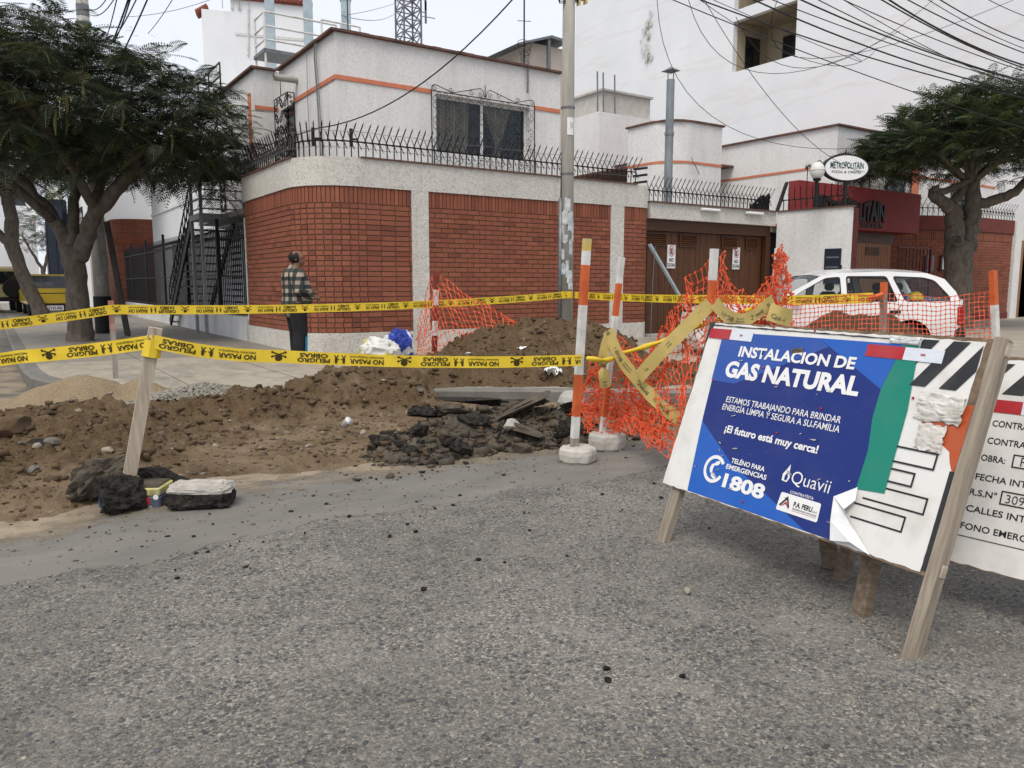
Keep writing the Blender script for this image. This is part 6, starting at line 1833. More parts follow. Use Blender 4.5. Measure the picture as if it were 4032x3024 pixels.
stake('tall white and orange stake in a round concrete foot, yellow at its tip', (3.62, 4.52, .09), (3.675, 4.46, 1.68), .054, [(0, .06, GW), (.06, .165, WP), (.165, .367, OP_), (.367, .694, WP), (.694, .88, OP_), (.88, .945, WP), (.945, 1, YP)], (.145, .115, (.02, -.02)))
s2_ = stake('shorter leaning white and orange stake in a round concrete foot', (4.09, 4.74, .12), (4.19, 4.65, 1.56), .043, [(0, .105, WP), (.105, .285, OP_), (.285, .677, WP), (.677, .857, OP_), (.857, 1, WP)], (.152, .14, (.03, -.02)))
stake('white and orange stake holding up the net peak behind the blue board', (4.30, 3.86, .0), (4.335, 3.83, 1.60), .050, [(0, .25, OP_), (.25, .70, WP), (.70, .86, OP_), (.86, 1, WP)])
stake('white stake wrapped in bunched orange net before the white wall', (5.03, 3.86, 0), (5.06, 3.82, 1.62), .062, [(0, .4, WP), (.4, .6, OP_), (.6, 1, WP)])
x, y = place(3480, 9.0); stake('grey wooden stake with orange tip before the car doors', (x + .05, y - .03, .12), (x, y, 1.37), .065, [(0, .9, GW), (.9, 1, OP_)])
x, y = place(3905, 9.0); stake('orange and white stake at the end of the net beside the car tail', (x + .14, y - .10, .1), (x, y, 1.50), .075, [(0, .28, OP_), (.28, .5, WP), (.5, .72, WP), (.72, 1, OP_)])
x, y = place(1712, 11.8); stake('dark red and white banded stake near the white wall pillar', (x - .03, y, .15), (x + .03, y, 1.54), .072, [(0, .12, WP), (.12, .30, RP), (.30, .46, WP), (.46, .63, RP), (.63, .80, WP), (.80, 1, RP)])
x, y = place(432, 9.8); stake('faded red and grey stake carrying the tape near the left tree', (x, y, .12), (x, y, 1.14), .066, [(0, .62, GW), (.62, 1, 'faded_red')]) if mat('faded_red', (.34, .10, .07), (.36, .26, .22), 8, .8, rand=True) else None
stake('plain leaning wooden stake stuck in the broken blue can', (.615, 5.19, .06), (.825, 5.11, 1.085), .075, [(0, 1, 'raw_wood')])
# loose grey bar against the garage
br_ = MB(); br_.bar((12.18, 12.62, 2.22), (13.4, 12.1, .17), .10, .03); br_.bar((12.18, 12.62, 2.22), (13.4, 12.1, .17), .03, .08)
tag(br_.build('metal_bar', MATS['galvanised']), 'grey metal channel bar leaning beside the garage door', 'bar')
wi = MB(); wi.tube([(12.33, 12.6, 2.18), (11.6, 11.9, 1.4), (10.7, 11.0, .3)], .006, 4); tag(wi.build('guy_wire', MATS['steel_grey']), 'thin wire from the leaning bar down to the soil mound', 'wire')

# ================================================================ NO PARKING SIGNS
mat('sign_red', (.42, .02, .03), rough=.5)
for u_, lab in ((13.2, 'no parking plate on the garage door, the one nearer the brick end wall'), (15.48, 'no parking plate on the garage door, the one nearer the white wall')):
    s_ = thing('no_parking_sign', lab, 'sign', (0, 0, 0), group='no parking plates')
    s_.matrix_world = frame((u_, 13.085, 1.71), (1, 0, 0), (0, 0, 1), (0, -1, 0)) @ Matrix.Scale(.64, 4)
    k = MB(); k.bbox(0, .44, 0, .86, -.008, 0, .003); k.build('plate', MATS['white_print'], s_)
    k = MB(); k.box(.01, .43, .01, .018, .0, .002); k.box(.01, .43, .842, .85, .0, .002); k.box(.01, .018, .018, .842, 0, .002); k.box(.422, .43, .018, .842, 0, .002); k.build('border', MATS['black_print'], s_)
    k = MB(); nn = 28; V = []
    for i in range(nn):
        a = 2 * pi * i / nn; V += [(.22 + .115 * cos(a), .63 + .165 * sin(a), .003), (.22 + .145 * cos(a), .63 + .195 * sin(a), .003)]
    k.add(V, [(2 * i, 2 * i + 1, (2 * i + 3) % (2 * nn), (2 * i + 2) % (2 * nn)) for i in range(nn)])
    k.build('ring', MATS['sign_red'], s_)
    k = MB(); k.bar((.14, .76, .005), (.30, .50, .005), .028, .002, (0, 0, 1)); k.build('slash', MATS['sign_red'], s_)
    put_text(s_, 'E', .155, .285, .535, .19, .004, MATS['black_print'], .05); put_text(s_, 'NO', .11, .33, .25, .13, .003, MATS['black_print'], .04); put_text(s_, 'ESTACIONAR', .035, .405, .07, .125, .003, MATS['black_print'], .03)

# ================================================================ RESTAURANT SIGNS
mat('letter_green', (.008, .06, .055), rough=.5)
k = MB()
o = put_text(res, 'METROPOLITAIN', 1.55, 4.35, 2.42, .52, 0, MATS['iron_black'], .03, 'sign_lettering')
def extrude_text(parent, s, x0, x1, y0, h, M, depth, m, bold=.03, wob=None, name='sign_lettering'):
    V, F = text_fit(s, x0, x1, y0, h, bold)
    if wob is not None: V = V.copy(); V[:, 1] = y0 + (V[:, 1] - y0) * (1 + wob * np.sin((V[:, 0] - x0) / (x1 - x0) * 17))
    nV = len(V)
    V3 = np.concatenate([np.concatenate([V, np.zeros((nV, 1))], 1), np.concatenate([V, np.full((nV, 1), depth)], 1)])
    from collections import Counter
    ed = Counter(); 
    for t in F:
        for a, c_ in ((t[0], t[1]), (t[1], t[2]), (t[2], t[0])): ed[(a, c_)] += 1
    faces = [tuple(t[::-1]) for t in F] + [tuple(t + nV) for t in F] + [(a, c_, c_ + nV, a + nV) for (a, c_) in ed if (c_, a) not in ed]
    k = MB(); k.add([tuple(p) for p in V3], faces, M); return k.build(name, m, parent)
bpy.data.objects.remove(o)
RM = frame((-.0, 1.78 - .0, 0), (1, 0, 0), (0, 0, 1), (0, -1, 0))      # local to the restaurant empty (17.2, 11, 0)
extrude_text(res, 'METROPOLITAIN', 1.05, 4.35, 3.12, .52, RM, .06, MATS['iron_black'], .035, .12)
extrude_text(res, 'PIZZA & CRÊPES', 1.4, 4.3, 2.93, .13, RM, .03, MATS['iron_black'], .02)
ov = thing('oval_sign', 'white oval hanging sign with dark green lettering on a black post', 'sign', (17.12, 11.15, 3.2), -.45); ov.scale = (.72, .72, .72)
k = MB(); nn = 40; rx, rz_ = .82, .44
k.prism([(rx * cos(2 * pi * i / nn), rz_ * sin(2 * pi * i / nn)) for i in range(nn)], -.09, .09, T(-.05, 0, 1.22) @ RX(pi / 2)); k.build('rim', MATS['iron_black'], ov)
k = MB(); k.prism([(.93 * rx * cos(2 * pi * i / nn), .90 * rz_ * sin(2 * pi * i / nn)) for i in range(nn)], .0905, .096, T(-.05, 0, 1.22) @ RX(pi / 2)); k.build('face', MATS['white_print'], ov)
MO = T(-.05, -.1, 1.22) @ RX(pi / 2)
extrude_text(ov, 'METROPOLITAIN', -.58, .60, -.02, .20, MO, .003, MATS['letter_green'], .02, .12); extrude_text(ov, 'PIZZA & CRÊPES', -.52, .52, -.17, .075, MO, .003, MATS['iron_black'], .0)
k = MB(); k.bar((0, 0, -.02), (0, 0, .82), .10); k.build('post', MATS['iron_black'], ov)
k = MB()
for sx in (-1, 1):
    k.tube([(sx * .1 + sx * .09 * cos(a), 0, .62 + .09 * sin(a)) for a in np.linspace(0, 5, 12)], .014, 5); k.tube([(sx * .2 + .1 * cos(a), 0, .40 + .1 * sin(a)) for a in np.linspace(.5, 5.5, 12)], .012, 5)
    k.tube([(sx * .92 + .11 * cos(a) - .05, 0, 1.25 + .2 * sin(a)) for a in np.linspace(0, 6, 14)], .014, 5)
k.tube([(-.05, 0, 1.66), (-.05, 0, 1.85)], .015, 5); k.tube([(-.6, 0, 1.58), (-.05, 0, 1.72), (.5, 0, 1.58)], .014, 5)
k.build('scrollwork', MATS['iron_black'], ov)
lp = thing('globe_lamp', 'white globe street lamp on a black post in front of the red sign box', 'lamp', (*place(3196, 18.6), 3.15)); lp.scale = (.52, .52, .62)
k = MB(); k.bar((0, 0, 0), (0, 0, .95), .12); k.lathe([(.06, .95), (.16, .98), (.19, 1.06)], 16); k.build('post', MATS['iron_black'], lp)
k = MB(); k.lathe([(.32 * sin(a) + .001, 1.36 - .32 * cos(a)) for a in np.linspace(.25, pi, 12)], 20); mat('globe', (.70, .70, .68), (.62, .61, .58), 3, .3); k.build('globe', MATS['globe'], lp, smooth=True)
k = MB(); k.lathe([(.322, 1.34), (.322, 1.37)], 20, None, False, False); k.build('band', MATS['concrete'], lp)
cc = thing('security_camera', 'small white twin security camera on a pole by the globe lamp', 'camera', (*place(3158, 18.9), 3.2)); cc.scale = (.7, .7, .7)
k = MB(); k.bar((0, 0, 0), (0, 0, 1.3), .02); k.build('pole', MATS['iron_black'], cc)
for sx, an in ((-.16, 2.2), (.1, 1.0)):
    k = MB(); k.lathe([(.05, 0), (.05, .22)], 10, T(sx * .3, 0, 1.38) @ RZ(an) @ RX(2.0)); k.build('body', MATS['steel_grey'], cc)
    k = MB(); k.lathe([(.042, .22), (.03, .235)], 10, T(sx * .3, 0, 1.38) @ RZ(an) @ RX(2.0)); k.build('lens', MATS['iron_black'], cc)
mb_ = thing('meter_box', 'dark notched wooden plate on the white splayed wall above the car', 'plate', (0, 0, 0))
mb_.matrix_world = frame((16.99, 11.52, 1.35), (.113, -.993, 0), (0, 0, 1), (-.993, -.113, 0))
k = MB(); k.bbox(0, .42, 0, .85, 0, .03, .008); k.box(.42, .45, .3, .45, .005, .025); k.build('panel', MATS['navy_metal'], mb_)
k = MB(); k.box(.05, .37, .62, .66, .03, .034); k.box(.05, .37, .38, .42, .03, .034); k.box(.05, .37, .15, .19, .03, .034); k.build('lettering', MATS['steel_grey'], mb_)
def wall_plate(name, label, cat, p, w_, h_, m1, m2):
    d_ = (Vector(RW[1]) - Vector(RW[0])).normalized()
    o = thing(name, label, cat, (0, 0, 0)); q = Vector(RW[0]) + d_ * p; nn = Vector((d_.y, -d_.x))
    o.matrix_world = frame((q.x + nn.x * .02, q.y + nn.y * .02, 1.75), (d_.x, d_.y, 0), (0, 0, 1), (nn.x, nn.y, 0)); 
    k = MB(); k.box(0, w_, 0, h_, 0, .05); k.build('frame', MATS[m1], o); k = MB(); k.box(.07, w_ - .07, .07, h_ - .07, .05, .055); k.build('sheet', MATS[m2], o); return o
wall_plate('menu_frame', 'small wooden menu frame with a white sheet on the brick wall', 'frame', 2.0, .42, .52, 'beam_wood', 'white_print')
wp = wall_plate('wall_plaque', 'grey and red plaque on the brick wall beside the menu frame', 'plaque', 1.45, .30, .50, 'steel_grey', 'sign_red')

# ================================================================ WARNING TAPE
mat('tape_yellow', (.76, .55, .035), (.68, .48, .03), 6, .35, .15, 10, spec=.4)
mat('tape_print', (.045, .035, .008), rough=.4)
mat('tape_pale', (.56, .43, .15), (.47, .36, .12), 5, .5, .3, 14, .01)
mat('tape_pale_print', (.13, .11, .06), rough=.5)
def pattern(width):
    """print of one period in tape coordinates (s, v)"""
    V = []; F = []
    def addt(W_, Ft):
        b0 = len(V); V.extend([tuple(p) for p in W_]); F.extend([tuple(int(i) + b0 for i in t) for t in Ft])
    q = width / .12
    addt(*text_fit('NO PASAR', .02, .245, .056 * q, .044 * q, .035)); addt(*text_fit('PERSONAS TRABAJANDO', .02, .245, .024 * q, .018 * q, .015))
    addt(*text_fit('PELIGRO', .375, .585, .064 * q, .038 * q, .035)); addt(*text_fit('OBRAS', .39, .57, .018 * q, .038 * q, .035))
    def quad(a, c_, wd):
        a, c_ = Vector(a), Vector(c_); t = (c_ - a).normalized(); nn = Vector((-t.y, t.x)) * wd / 2
        addt([a + nn, a - nn, c_ - nn, c_ + nn], [(0, 1, 2), (0, 2, 3)])
    def disc(cx_, cy_, rx, ry, nn=10):
        addt([(cx_, cy_)] + [(cx_ + rx * cos(2 * pi * i / nn), cy_ + ry * sin(2 * pi * i / nn)) for i in range(nn)], [(0, i + 1, (i + 1) % nn + 1) for i in range(nn)])
    for x0, s in ((.285, 1), (.335, -1)):               # two workers
        disc(x0, .088 * q, .009, .010); quad((x0, .08 * q), (x0, .05 * q), .018); quad((x0, .05 * q), (x0 + .014 * s, .022 * q), .007); quad((x0, .05 * q), (x0 - .012 * s, .022 * q), .007); quad((x0, .072 * q), (x0 + .02 * s, .058 * q), .006)
    disc(.70, .078 * q, .024, .020); quad((.66, .02 * q), (.74, .062 * q), .008); quad((.74, .02 * q), (.66, .062 * q), .008)   # skull and bones
    for cx_, cy_ in ((.66, .02), (.74, .02), (.66, .062), (.74, .062)): disc(cx_, cy_ * q, .008, .008)
    return np.array(V), np.array(F)
def ribbon(name, label, pts, width, mode, m='tape_yellow', pm='tape_print', side=1, phase=0.0, fold=0.0, twist=None, wave=.006, pat=None, period=.82, cat='tape', group=None, seg=.06):
    """pts: polyline of tape centre; width vertical; mode 'flip' (mirrored top to bottom) or 'rot' (turned upside down)"""
    P_ = [Vector(p) for p in pts]; S = [0]
    for a, c_ in zip(P_, P_[1:]): S.append(S[-1] + (c_ - a).length)
    Ltot = S[-1]
    def at_len(s):
        s = min(max(s, 0), Ltot - 1e-6); i = max(j for j in range(len(S) - 1) if S[j] <= s)
        t = (s - S[i]) / (S[i + 1] - S[i] + 1e-9); return P_[i].lerp(P_[i + 1], t), (P_[i + 1] - P_[i]).normalized()
    def surf(s, v_, off=0):
        p, t = at_len(s)
        p0, t0 = at_len(s - .12); p1, t1 = at_len(s + .12); t = (t0 + t1).normalized()
        up_ = Vector((0, 0, 1)); up_ = (up_ - t * up_.dot(t)).normalized(); nn = t.cross(up_) * side
        tw = twist(s) if twist else 0.0
        if tw: up_, nn = up_ * cos(tw) + nn * sin(tw), nn * cos(tw) - up_ * sin(tw)
        fv = v_
        if fold and v_ < fold: fv = 2 * fold - v_; off = off - .006 - .02 * min(1, (fold - v_) / .03)    # lower edge folded up behind
        wv = wave * (sin(s * 9.1) + .6 * sin(s * 23 + v_ * 30))
        return p + up_ * (fv - width / 2) + nn * (wv + off)
    nsg = max(4, int(Ltot / seg)); rows = [0, .25, .5, .75, 1.0]
    if fold: rows = [0, fold / width * .5, fold / width * .97, fold / width * 1.03, .75, 1.0]
    V = [surf(Ltot * i / nsg, width * r_)[:] for i in range(nsg + 1) for r_ in rows]; nr = len(rows)
    F = [(i * nr + j, (i + 1) * nr + j, (i + 1) * nr + j + 1, i * nr + j + 1) for i in range(nsg) for j in range(nr - 1)]
    root = thing(name, label, cat, group=group)
    link('strip', mesh_np('strip', np.array(V), np.array(F)), MATS[m], root, smooth=True)
    pv, pf = pat
    VV = []; FF = []
    i0 = -1
    while (i0 * period + phase) < Ltot:
        for_s = []
        b0 = len(VV); ok = np.ones(len(pv), bool)
        for j, (a, v_) in enumerate(pv):
            if mode == 'flip': s, vv = i0 * period + phase + a, width - v_
            elif mode == 'rot': s, vv = (i0 + 1) * period + phase - a, width - v_
            else: s, vv = i0 * period + phase + a, v_
            ok[j] = (0 < s < Ltot) and (vv > fold)
            VV.append(surf(s, vv, .0018)[:])
        for t in pf:
            if ok[t].all(): FF.append(tuple(int(q) + b0 for q in t))
        i0 += 1
    if FF: link('print', mesh_np('print', np.array(VV), np.array(FF)), MATS[pm], root)['kind'] = 'stuff'
    return root
PAT = pattern(.12); PAT2 = pattern(.082)
def sagged(pts, sag):
    out = []
    for a, c_ in zip(pts, pts[1:]):
        a, c_ = Vector(a), Vector(c_)
        for i in range(10):
            t = i / 10; p = a.lerp(c_, t); p.z -= sag * 4 * t * (1 - t); out.append(p)
    out.append(Vector(pts[-1])); return out
thinp = Vector((*place(432, 9.74), 1.03))
ribbon('warning_tape', 'upper yellow danger tape running from the faded stake to the concrete pole', sagged([P_at(-250, 1300, 8.6), thinp], .02) + sagged([thinp, Vector((8.70, 11.11, 1.155))], .085)[1:], .12, 'flip', side=1, phase=.30, pat=PAT)
ribbon('warning_tape', 'yellow danger tape from the concrete pole past the garage to the car', sagged([Vector((8.88, 11.11, 1.15)), P_at(2870, 1178, 10.6), P_at(3440, 1172, 9.0)], .02), .12, 'flip', side=1, phase=.1, pat=PAT)
k = MB(); nn = 20; V = []
for i in range(nn + 1):
    a = 2 * pi * i / nn; V += [(8.79 + .128 * cos(a), 11.26 + .128 * sin(a), 1.09), (8.79 + .128 * cos(a), 11.26 + .128 * sin(a), 1.215)]
k.add(V, [(2 * i, 2 * i + 2, 2 * i + 3, 2 * i + 1) for i in range(nn)]); tag(k.build('tape_wrap', MATS['tape_yellow']), 'yellow tape wrapped round the concrete pole', 'tape')
k = MB(); k.tube([P_at(3425, 1172, 9), P_at(3450, 1168, 8.95), P_at(3478, 1160, 8.93)], [.03, .03, .035], 6); tag(k.build('tape_knot', MATS['orange_paint']), 'orange rag knot tying the tape to the grey wooden stake', 'knot')
# lower tape: left part and right part
leanp = Vector((.80, 5.07, 1.005))
ribbon('warning_tape', 'lower yellow danger tape coming in from the picture edge to the plain wooden stake', sagged([P_at(-350, 1445, 5.0), P_at(60, 1405, 4.75), leanp], .01), .082, 'rot', side=1, phase=.12, pat=PAT2)
ribbon('warning_tape', 'lower yellow danger tape from the plain wooden stake to the tall orange stake', sagged([leanp, P_at(1100, 1404, 4.95), Vector((3.60, 4.42, .79))], .025), .082, 'rot', side=1, phase=.62, pat=PAT2)
k = MB(); nn = 8
ax = Vector((.21, -.08, 1.025)).normalized(); c0 = Vector((.615, 5.19, .06)) + ax * .925
x_ = ax.cross(Vector((0, 1, 0))).normalized(); y_ = ax.cross(x_); V = []
for i in range(nn + 1):
    a = 2 * pi * i / nn + .4; rr_ = .056; V += [c0 + (x_ * cos(a) + y_ * sin(a)) * rr_ - ax * .055, c0 + (x_ * cos(a) + y_ * sin(a)) * rr_ + ax * .05]
k.add(V, [(2 * i, 2 * i + 2, 2 * i + 3, 2 * i + 1) for i in range(nn)]); tag(k.build('tape_wrap', MATS['tape_yellow']), 'yellow tape wrapped round the plain wooden stake', 'tape')
# twisted rope of tape from the tall stake on to the net stakes
k = MB()
pts_ = bez((3.66, 4.42, .80), (4.0, 4.5, .74), P_at(2420, 1400, 6.0), 6) + bez(P_at(2420, 1400, 6.0), P_at(2600, 1360, 5.8), P_at(2790, 1270, 5.6), 8)[1:] + bez(P_at(2790, 1270, 5.6), P_at(2900, 1240, 5.8), P_at(3020, 1195, 6.0), 8)[1:]
k.tube(pts_, [.018 + .006 * sin(i * 2.3) for i in range(len(pts_))], 7); tag(k.build('twisted_tape', MATS['tape_yellow'], smooth=True), 'yellow tape twisted into a rope between the net stakes', 'tape')

# pale wide company tape draped over the net
def pale_pattern():
    V = []; F = []
    for s_, x0, x1, y0, h in (('1808', .05, .17, .028, .034), ('TELÉFONO PARA', .19, .29, .056, .011), ('EMERGENCIAS', .19, .29, .036, .011), ('Quavii', .36, .50, .03, .032), ('NO PASAR', .56, .74, .03, .036)):
        W_, Ft = text_fit(s_, x0, x1, y0, h, .015); b0 = len(V); V.extend([tuple(p) for p in W_]); F.extend([tuple(int(i) + b0 for i in t) for t in Ft])
    return np.array(V), np.array(F)
PP = pale_pattern()
def pale(label, P_, ph, wd=.09, mode='norm', tw=None):
    ribbon('company_tape', label, P_, wd, mode, 'tape_pale', 'tape_pale_print', 1, ph, pat=PP, period=.80, group='pale company tapes', wave=.012, twist=tw)
pale('pale yellow company tape hanging from the shorter stake down towards the blue board', bez(P_at(2396, 1301, 6.0), P_at(2500, 1540, 5.85), P_at(2690, 1655, 5.55), 12), .1, .10)
pale('pale yellow company tape end dangling down left of the shorter stake', bez(P_at(2400, 1330, 5.98), P_at(2365, 1420, 5.98), P_at(2392, 1530, 5.98), 8), .3, .085)
pale('pale yellow company tape slanting down left from the net peak stake', bez(P_at(2800, 1195, 5.5), P_at(2660, 1330, 5.6), P_at(2520, 1490, 5.75), 12), .2, .10)
pale('pale yellow company tape sagging between the two net stakes above the board', bez(P_at(2815, 1190, 5.5), P_at(2910, 1340, 5.6), P_at(3050, 1180, 5.8), 12), .05, .10)
pale('pale yellow company tape flap wrapped on the stake before the white wall', [P_at(3030, 1225, 5.75), P_at(3070, 1240, 5.72), P_at(3118, 1252, 5.8)], -.335, .13)

# ================================================================ ORANGE SAFETY NET
mat('net_orange', (.74, .12, .045), (.62, .085, .03), 9, .5, spec=.3)
mat('net_faded', (.72, .13, .06), (.62, .10, .05), 9, .5, spec=.3)
def poly_at(P_, t):
    P_ = [Vector(p) for p in P_]; S = [0]
    for a, c_ in zip(P_, P_[1:]): S.append(S[-1] + (c_ - a).length)
    s = t * S[-1]
    for i in range(len(S) - 1):
        if s <= S[i + 1] + 1e-9: return P_[i].lerp(P_[i + 1], (s - S[i]) / (S[i + 1] - S[i] + 1e-9))
    return P_[-1]
def net(label, top, bot, nu, nv, amp, seed, m='net_orange', sw=.0030, node=.0105, foldamp=0.0, fold_n=5, parent=None):
    r = np.random.default_rng(seed)
    G = np.zeros((nu + 1, nv + 1, 3))
    for i in range(nu + 1):
        a, c_ = poly_at(top, i / nu), poly_at(bot, i / nu)
        for j in range(nv + 1):
            t = j / nv; p = a.lerp(c_, t)
            f_ = foldamp * sin(i / nu * fold_n * 2 * pi + t * 2.0 + seed) * (.3 + .7 * t)
            p = p - FWv * f_ + RTv * f_ * .4
            G[i, j] = p[:]
    u, v_ = np.meshgrid(np.arange(nu + 1), np.arange(nv + 1), indexing='ij')
    for q in range(3): G[..., q] += amp * (vnoise(u * .33 + 5 * q, v_ * .33, seed + q) - .5) + amp * .7 * (vnoise(u * .9, v_ * .9 + 3 * q, seed + 9 + q) - .5)
    V = []; F = []
    cam_ = np.array([0, 0, 1.35])
    def strand(a, c_, w0):
        t = c_ - a; L = np.linalg.norm(t)
        if L < 1e-5: return
        t = t / L; view = (a + c_) / 2 - cam_; view /= np.linalg.norm(view)
        rv = r.random(3) - .5
        s_ = np.cross(t, np.array([FWv.x, FWv.y, .1]) + rv * .9); s_ /= np.linalg.norm(s_) + 1e-9
        m_ = (a + c_) / 2; b0 = len(V)
        V.extend([a + s_ * w0 * 1.5, a - s_ * w0 * 1.5, m_ - s_ * w0 * .7, c_ - s_ * w0 * 1.5, c_ + s_ * w0 * 1.5, m_ + s_ * w0 * .7])
        F.append((b0, b0 + 1, b0 + 2, b0 + 5)); F.append((b0 + 5, b0 + 2, b0 + 3, b0 + 4))
    for i in range(nu + 1):
        for j in range(nv + 1):
            if i < nu: strand(G[i, j], G[i + 1, j], sw)
            if j < nv: strand(G[i, j], G[i, j + 1], sw)
            p = G[i, j]; a = np.array([RTv.x, RTv.y, 0]) * node; c_ = np.array([0, 0, node]); d_ = (r.random(3) - .5) * node * .6
            b0 = len(V); V.extend([p + a + d_, p + c_ + d_, p - a + d_, p - c_ + d_]); F.append((b0, b0 + 1, b0 + 2, b0 + 3))
    o = link('safety_net', mesh_np('safety_net', np.array(V), np.array(F)), MATS[m])
    return tag(o, label, 'safety net', 'orange safety nets')
net('crumpled orange safety net hung between the two concrete footed stakes and the board',
    [P_at(2330, 1470, 6.5), P_at(2420, 1300, 6.3), P_at(2540, 1420, 6.2), P_at(2640, 1250, 6.0), P_at(2720, 1120, 5.8), P_at(2800, 995, 5.68)],
    [P_at(2270, 1640, 6.6), P_at(2390, 1690, 6.2), P_at(2500, 1700, 5.95), P_at(2620, 1790, 5.4), P_at(2740, 1830, 5.2), P_at(2900, 1750, 5.2)], 62, 24, .075, 3, foldamp=.06, fold_n=6)
net('orange safety net heaped on the ground under the crumpled net',
    [P_at(2290, 1600, 6.6), P_at(2400, 1560, 6.4), P_at(2520, 1560, 6.1), P_at(2640, 1600, 5.8)],
    [P_at(2310, 1690, 6.3), P_at(2450, 1700, 6.1), P_at(2560, 1725, 5.8), P_at(2660, 1810, 5.35)], 40, 12, .10, 13, foldamp=.05, fold_n=7)
net('orange safety net sagging from the net peak stake to the wrapped stake',
    [P_at(2830, 1000, 5.66), P_at(2880, 1120, 5.75), P_at(2960, 1180, 5.85), P_at(3020, 1090, 6.0), P_at(3075, 1000, 6.1)],
    [P_at(2800, 1420, 5.5), P_at(2900, 1450, 5.6), P_at(2980, 1450, 5.7), P_at(3050, 1450, 5.8), P_at(3110, 1450, 5.9)], 26, 20, .05, 5, foldamp=.03, fold_n=4)
net('bunched orange safety net hanging from the top of the wrapped stake',
    [P_at(3045, 1010, 5.95), P_at(3070, 985, 5.9), P_at(3095, 1010, 5.95)],
    [P_at(3000, 1330, 5.9), P_at(3060, 1330, 5.85), P_at(3115, 1330, 5.9)], 14, 24, .07, 7, foldamp=.05, fold_n=3)
net('stretched square orange safety net in front of the white car',
    [P_at(3105, 1190, 8.6), P_at(3300, 1168, 8.8), P_at(3468, 1155, 8.95), P_at(3700, 1172, 9.0), P_at(3915, 1150, 9.0)],
    [P_at(3115, 1480, 8.5), P_at(3480, 1490, 8.9), P_at(3940, 1450, 9.0)], 46, 17, .02, 9, 'net_faded', .0042, .009)
net('thin orange safety net draped from the dark red stake to the soil mound',
    [P_at(1640, 1330, 11.9), P_at(1668, 1180, 11.85), P_at(1715, 1066, 11.8), P_at(1780, 1110, 11.8), P_at(1880, 1180, 11.7), P_at(2060, 1285, 11.5)],
    [P_at(1645, 1400, 11.9), P_at(1700, 1425, 11.7), P_at(1760, 1440, 11.6), P_at(1850, 1440, 11.5), P_at(1960, 1395, 11.3), P_at(2070, 1290, 11.4)], 27, 11, .06, 17, 'net_orange', .0045, .012, foldamp=.03)
# ================================================================ WHITE ESTATE CAR
mat('car_white', (.74, .74, .73), (.68, .68, .67), 2, .22, spec=.5, coat=.5)
mat('car_black', (.014, .014, .015), rough=.5)
mat('car_trim', (.02, .02, .021), rough=.35)
mat('tail_red', (.30, .012, .012), rough=.2)
mat('rim_grey', (.35, .35, .36), rough=.35, metal=.6)
mat('seat_dark', (.022, .022, .025), rough=.9)
# car local: +x forward, y to its left, z up.  The side seen is its left side... front points to image left
def wheel(parent, x, y, r=.30, wd=.19):
    w_ = thing('wheel', None, None, (0, 0, 0)); w_.parent = parent; w_.location = (x, y, r)
    k = MB(); k.lathe([(r * .62, -wd / 2), (r * .93, -wd / 2), (r, -wd * .36), (r, wd * .36), (r * .93, wd / 2), (r * .62, wd / 2)], 26, RX(pi / 2), False, False); k.build('tyre', MATS['rubber'], w_, smooth=True)
    k = MB(); k.lathe([(.03, -wd * .30), (r * .5, -wd * .28), (r * .62, -wd * .48), (r * .62, wd * .48), (r * .5, wd * .28), (.03, wd * .30)], 20, RX(pi / 2)); k.build('rim', MATS['rim_grey'], w_)
    return w_
def fill_holes(outer, holes, name, mapping, m, parent, thick=.0):
    """2D outline with holes, triangulated, mapped to 3D"""
    cu = bpy.data.curves.new('tmp', 'CURVE'); cu.dimensions = '2D'; cu.fill_mode = 'FRONT' if thick == 0 else 'BOTH'; cu.extrude = thick
    for P_ in [outer] + holes:
        s = cu.splines.new('POLY'); s.points.add(len(P_) - 1); s.use_cyclic_u = True
        for p, q in zip(s.points, P_): p.co = (q[0], q[1], 0, 1)
    o = bpy.data.objects.new('tmp', cu); C.objects.link(o); dg = bpy.context.evaluated_depsgraph_get(); dg.update()
    me = bpy.data.meshes.new_from_object(o.evaluated_get(dg)); bpy.data.objects.remove(o); bpy.data.curves.remove(cu)
    for v in me.vertices: v.co = mapping(v.co.x, v.co.y, v.co.z)
    me.name = name; me.materials.clear()
    return link(name, me, m, parent)
def round_poly(P_, r, n=5):
    out = []; k = len(P_)
    for i in range(k):
        p = Vector(P_[i]); a = (Vector(P_[i - 1]) - p); c_ = (Vector(P_[(i + 1) % k]) - p)
        rr_ = min(r, a.length * .45, c_.length * .45); a.normalize(); c_.normalize()
        for j in range(n + 1):
            t = j / n; q = (p + a * rr_) * (1 - t) ** 2 + p * 2 * t * (1 - t) + (p + c_ * rr_) * t * t; out.append((q.x, q.y))
    return out
# profile numbers (metres from the rear bumper, x forward)
CL, CW = 4.25, 1.66
car = thing('estate_car', 'white estate car parked behind the orange net with hard hats in the back', 'car')
def cp(px_, d): x, y = place(px_, d); return Vector((x, y, 0))
rear = cp(3805, 12.55)
fx = -RTv.normalized()
car.matrix_world = frame((rear.x + FWv.x * CW / 2, rear.y + FWv.y * CW / 2, .10), fx, Vector((0, 0, 1)).cross(fx), (0, 0, 1))
XR, XF, WR = .86, 3.38, .31            # wheel centres
belt = lambda x: .93 - .025 * (x - 2) if x < 3.0 else .905 - .06 * (x - 3.0)
def hood(x): return .93 - .02 * max(0, x - 3.05) - .10 * max(0, (x - 3.7) / .5) ** 2
def half(x):
    t = 1.0
    if x < .35: t = .90 + .10 * sqrt(max(0, 1 - ((.35 - x) / .35) ** 2)) 
    if x > 3.6: t = .80 + .20 * sqrt(max(0, 1 - ((x - 3.6) / .66) ** 2))
    return CW / 2 * t
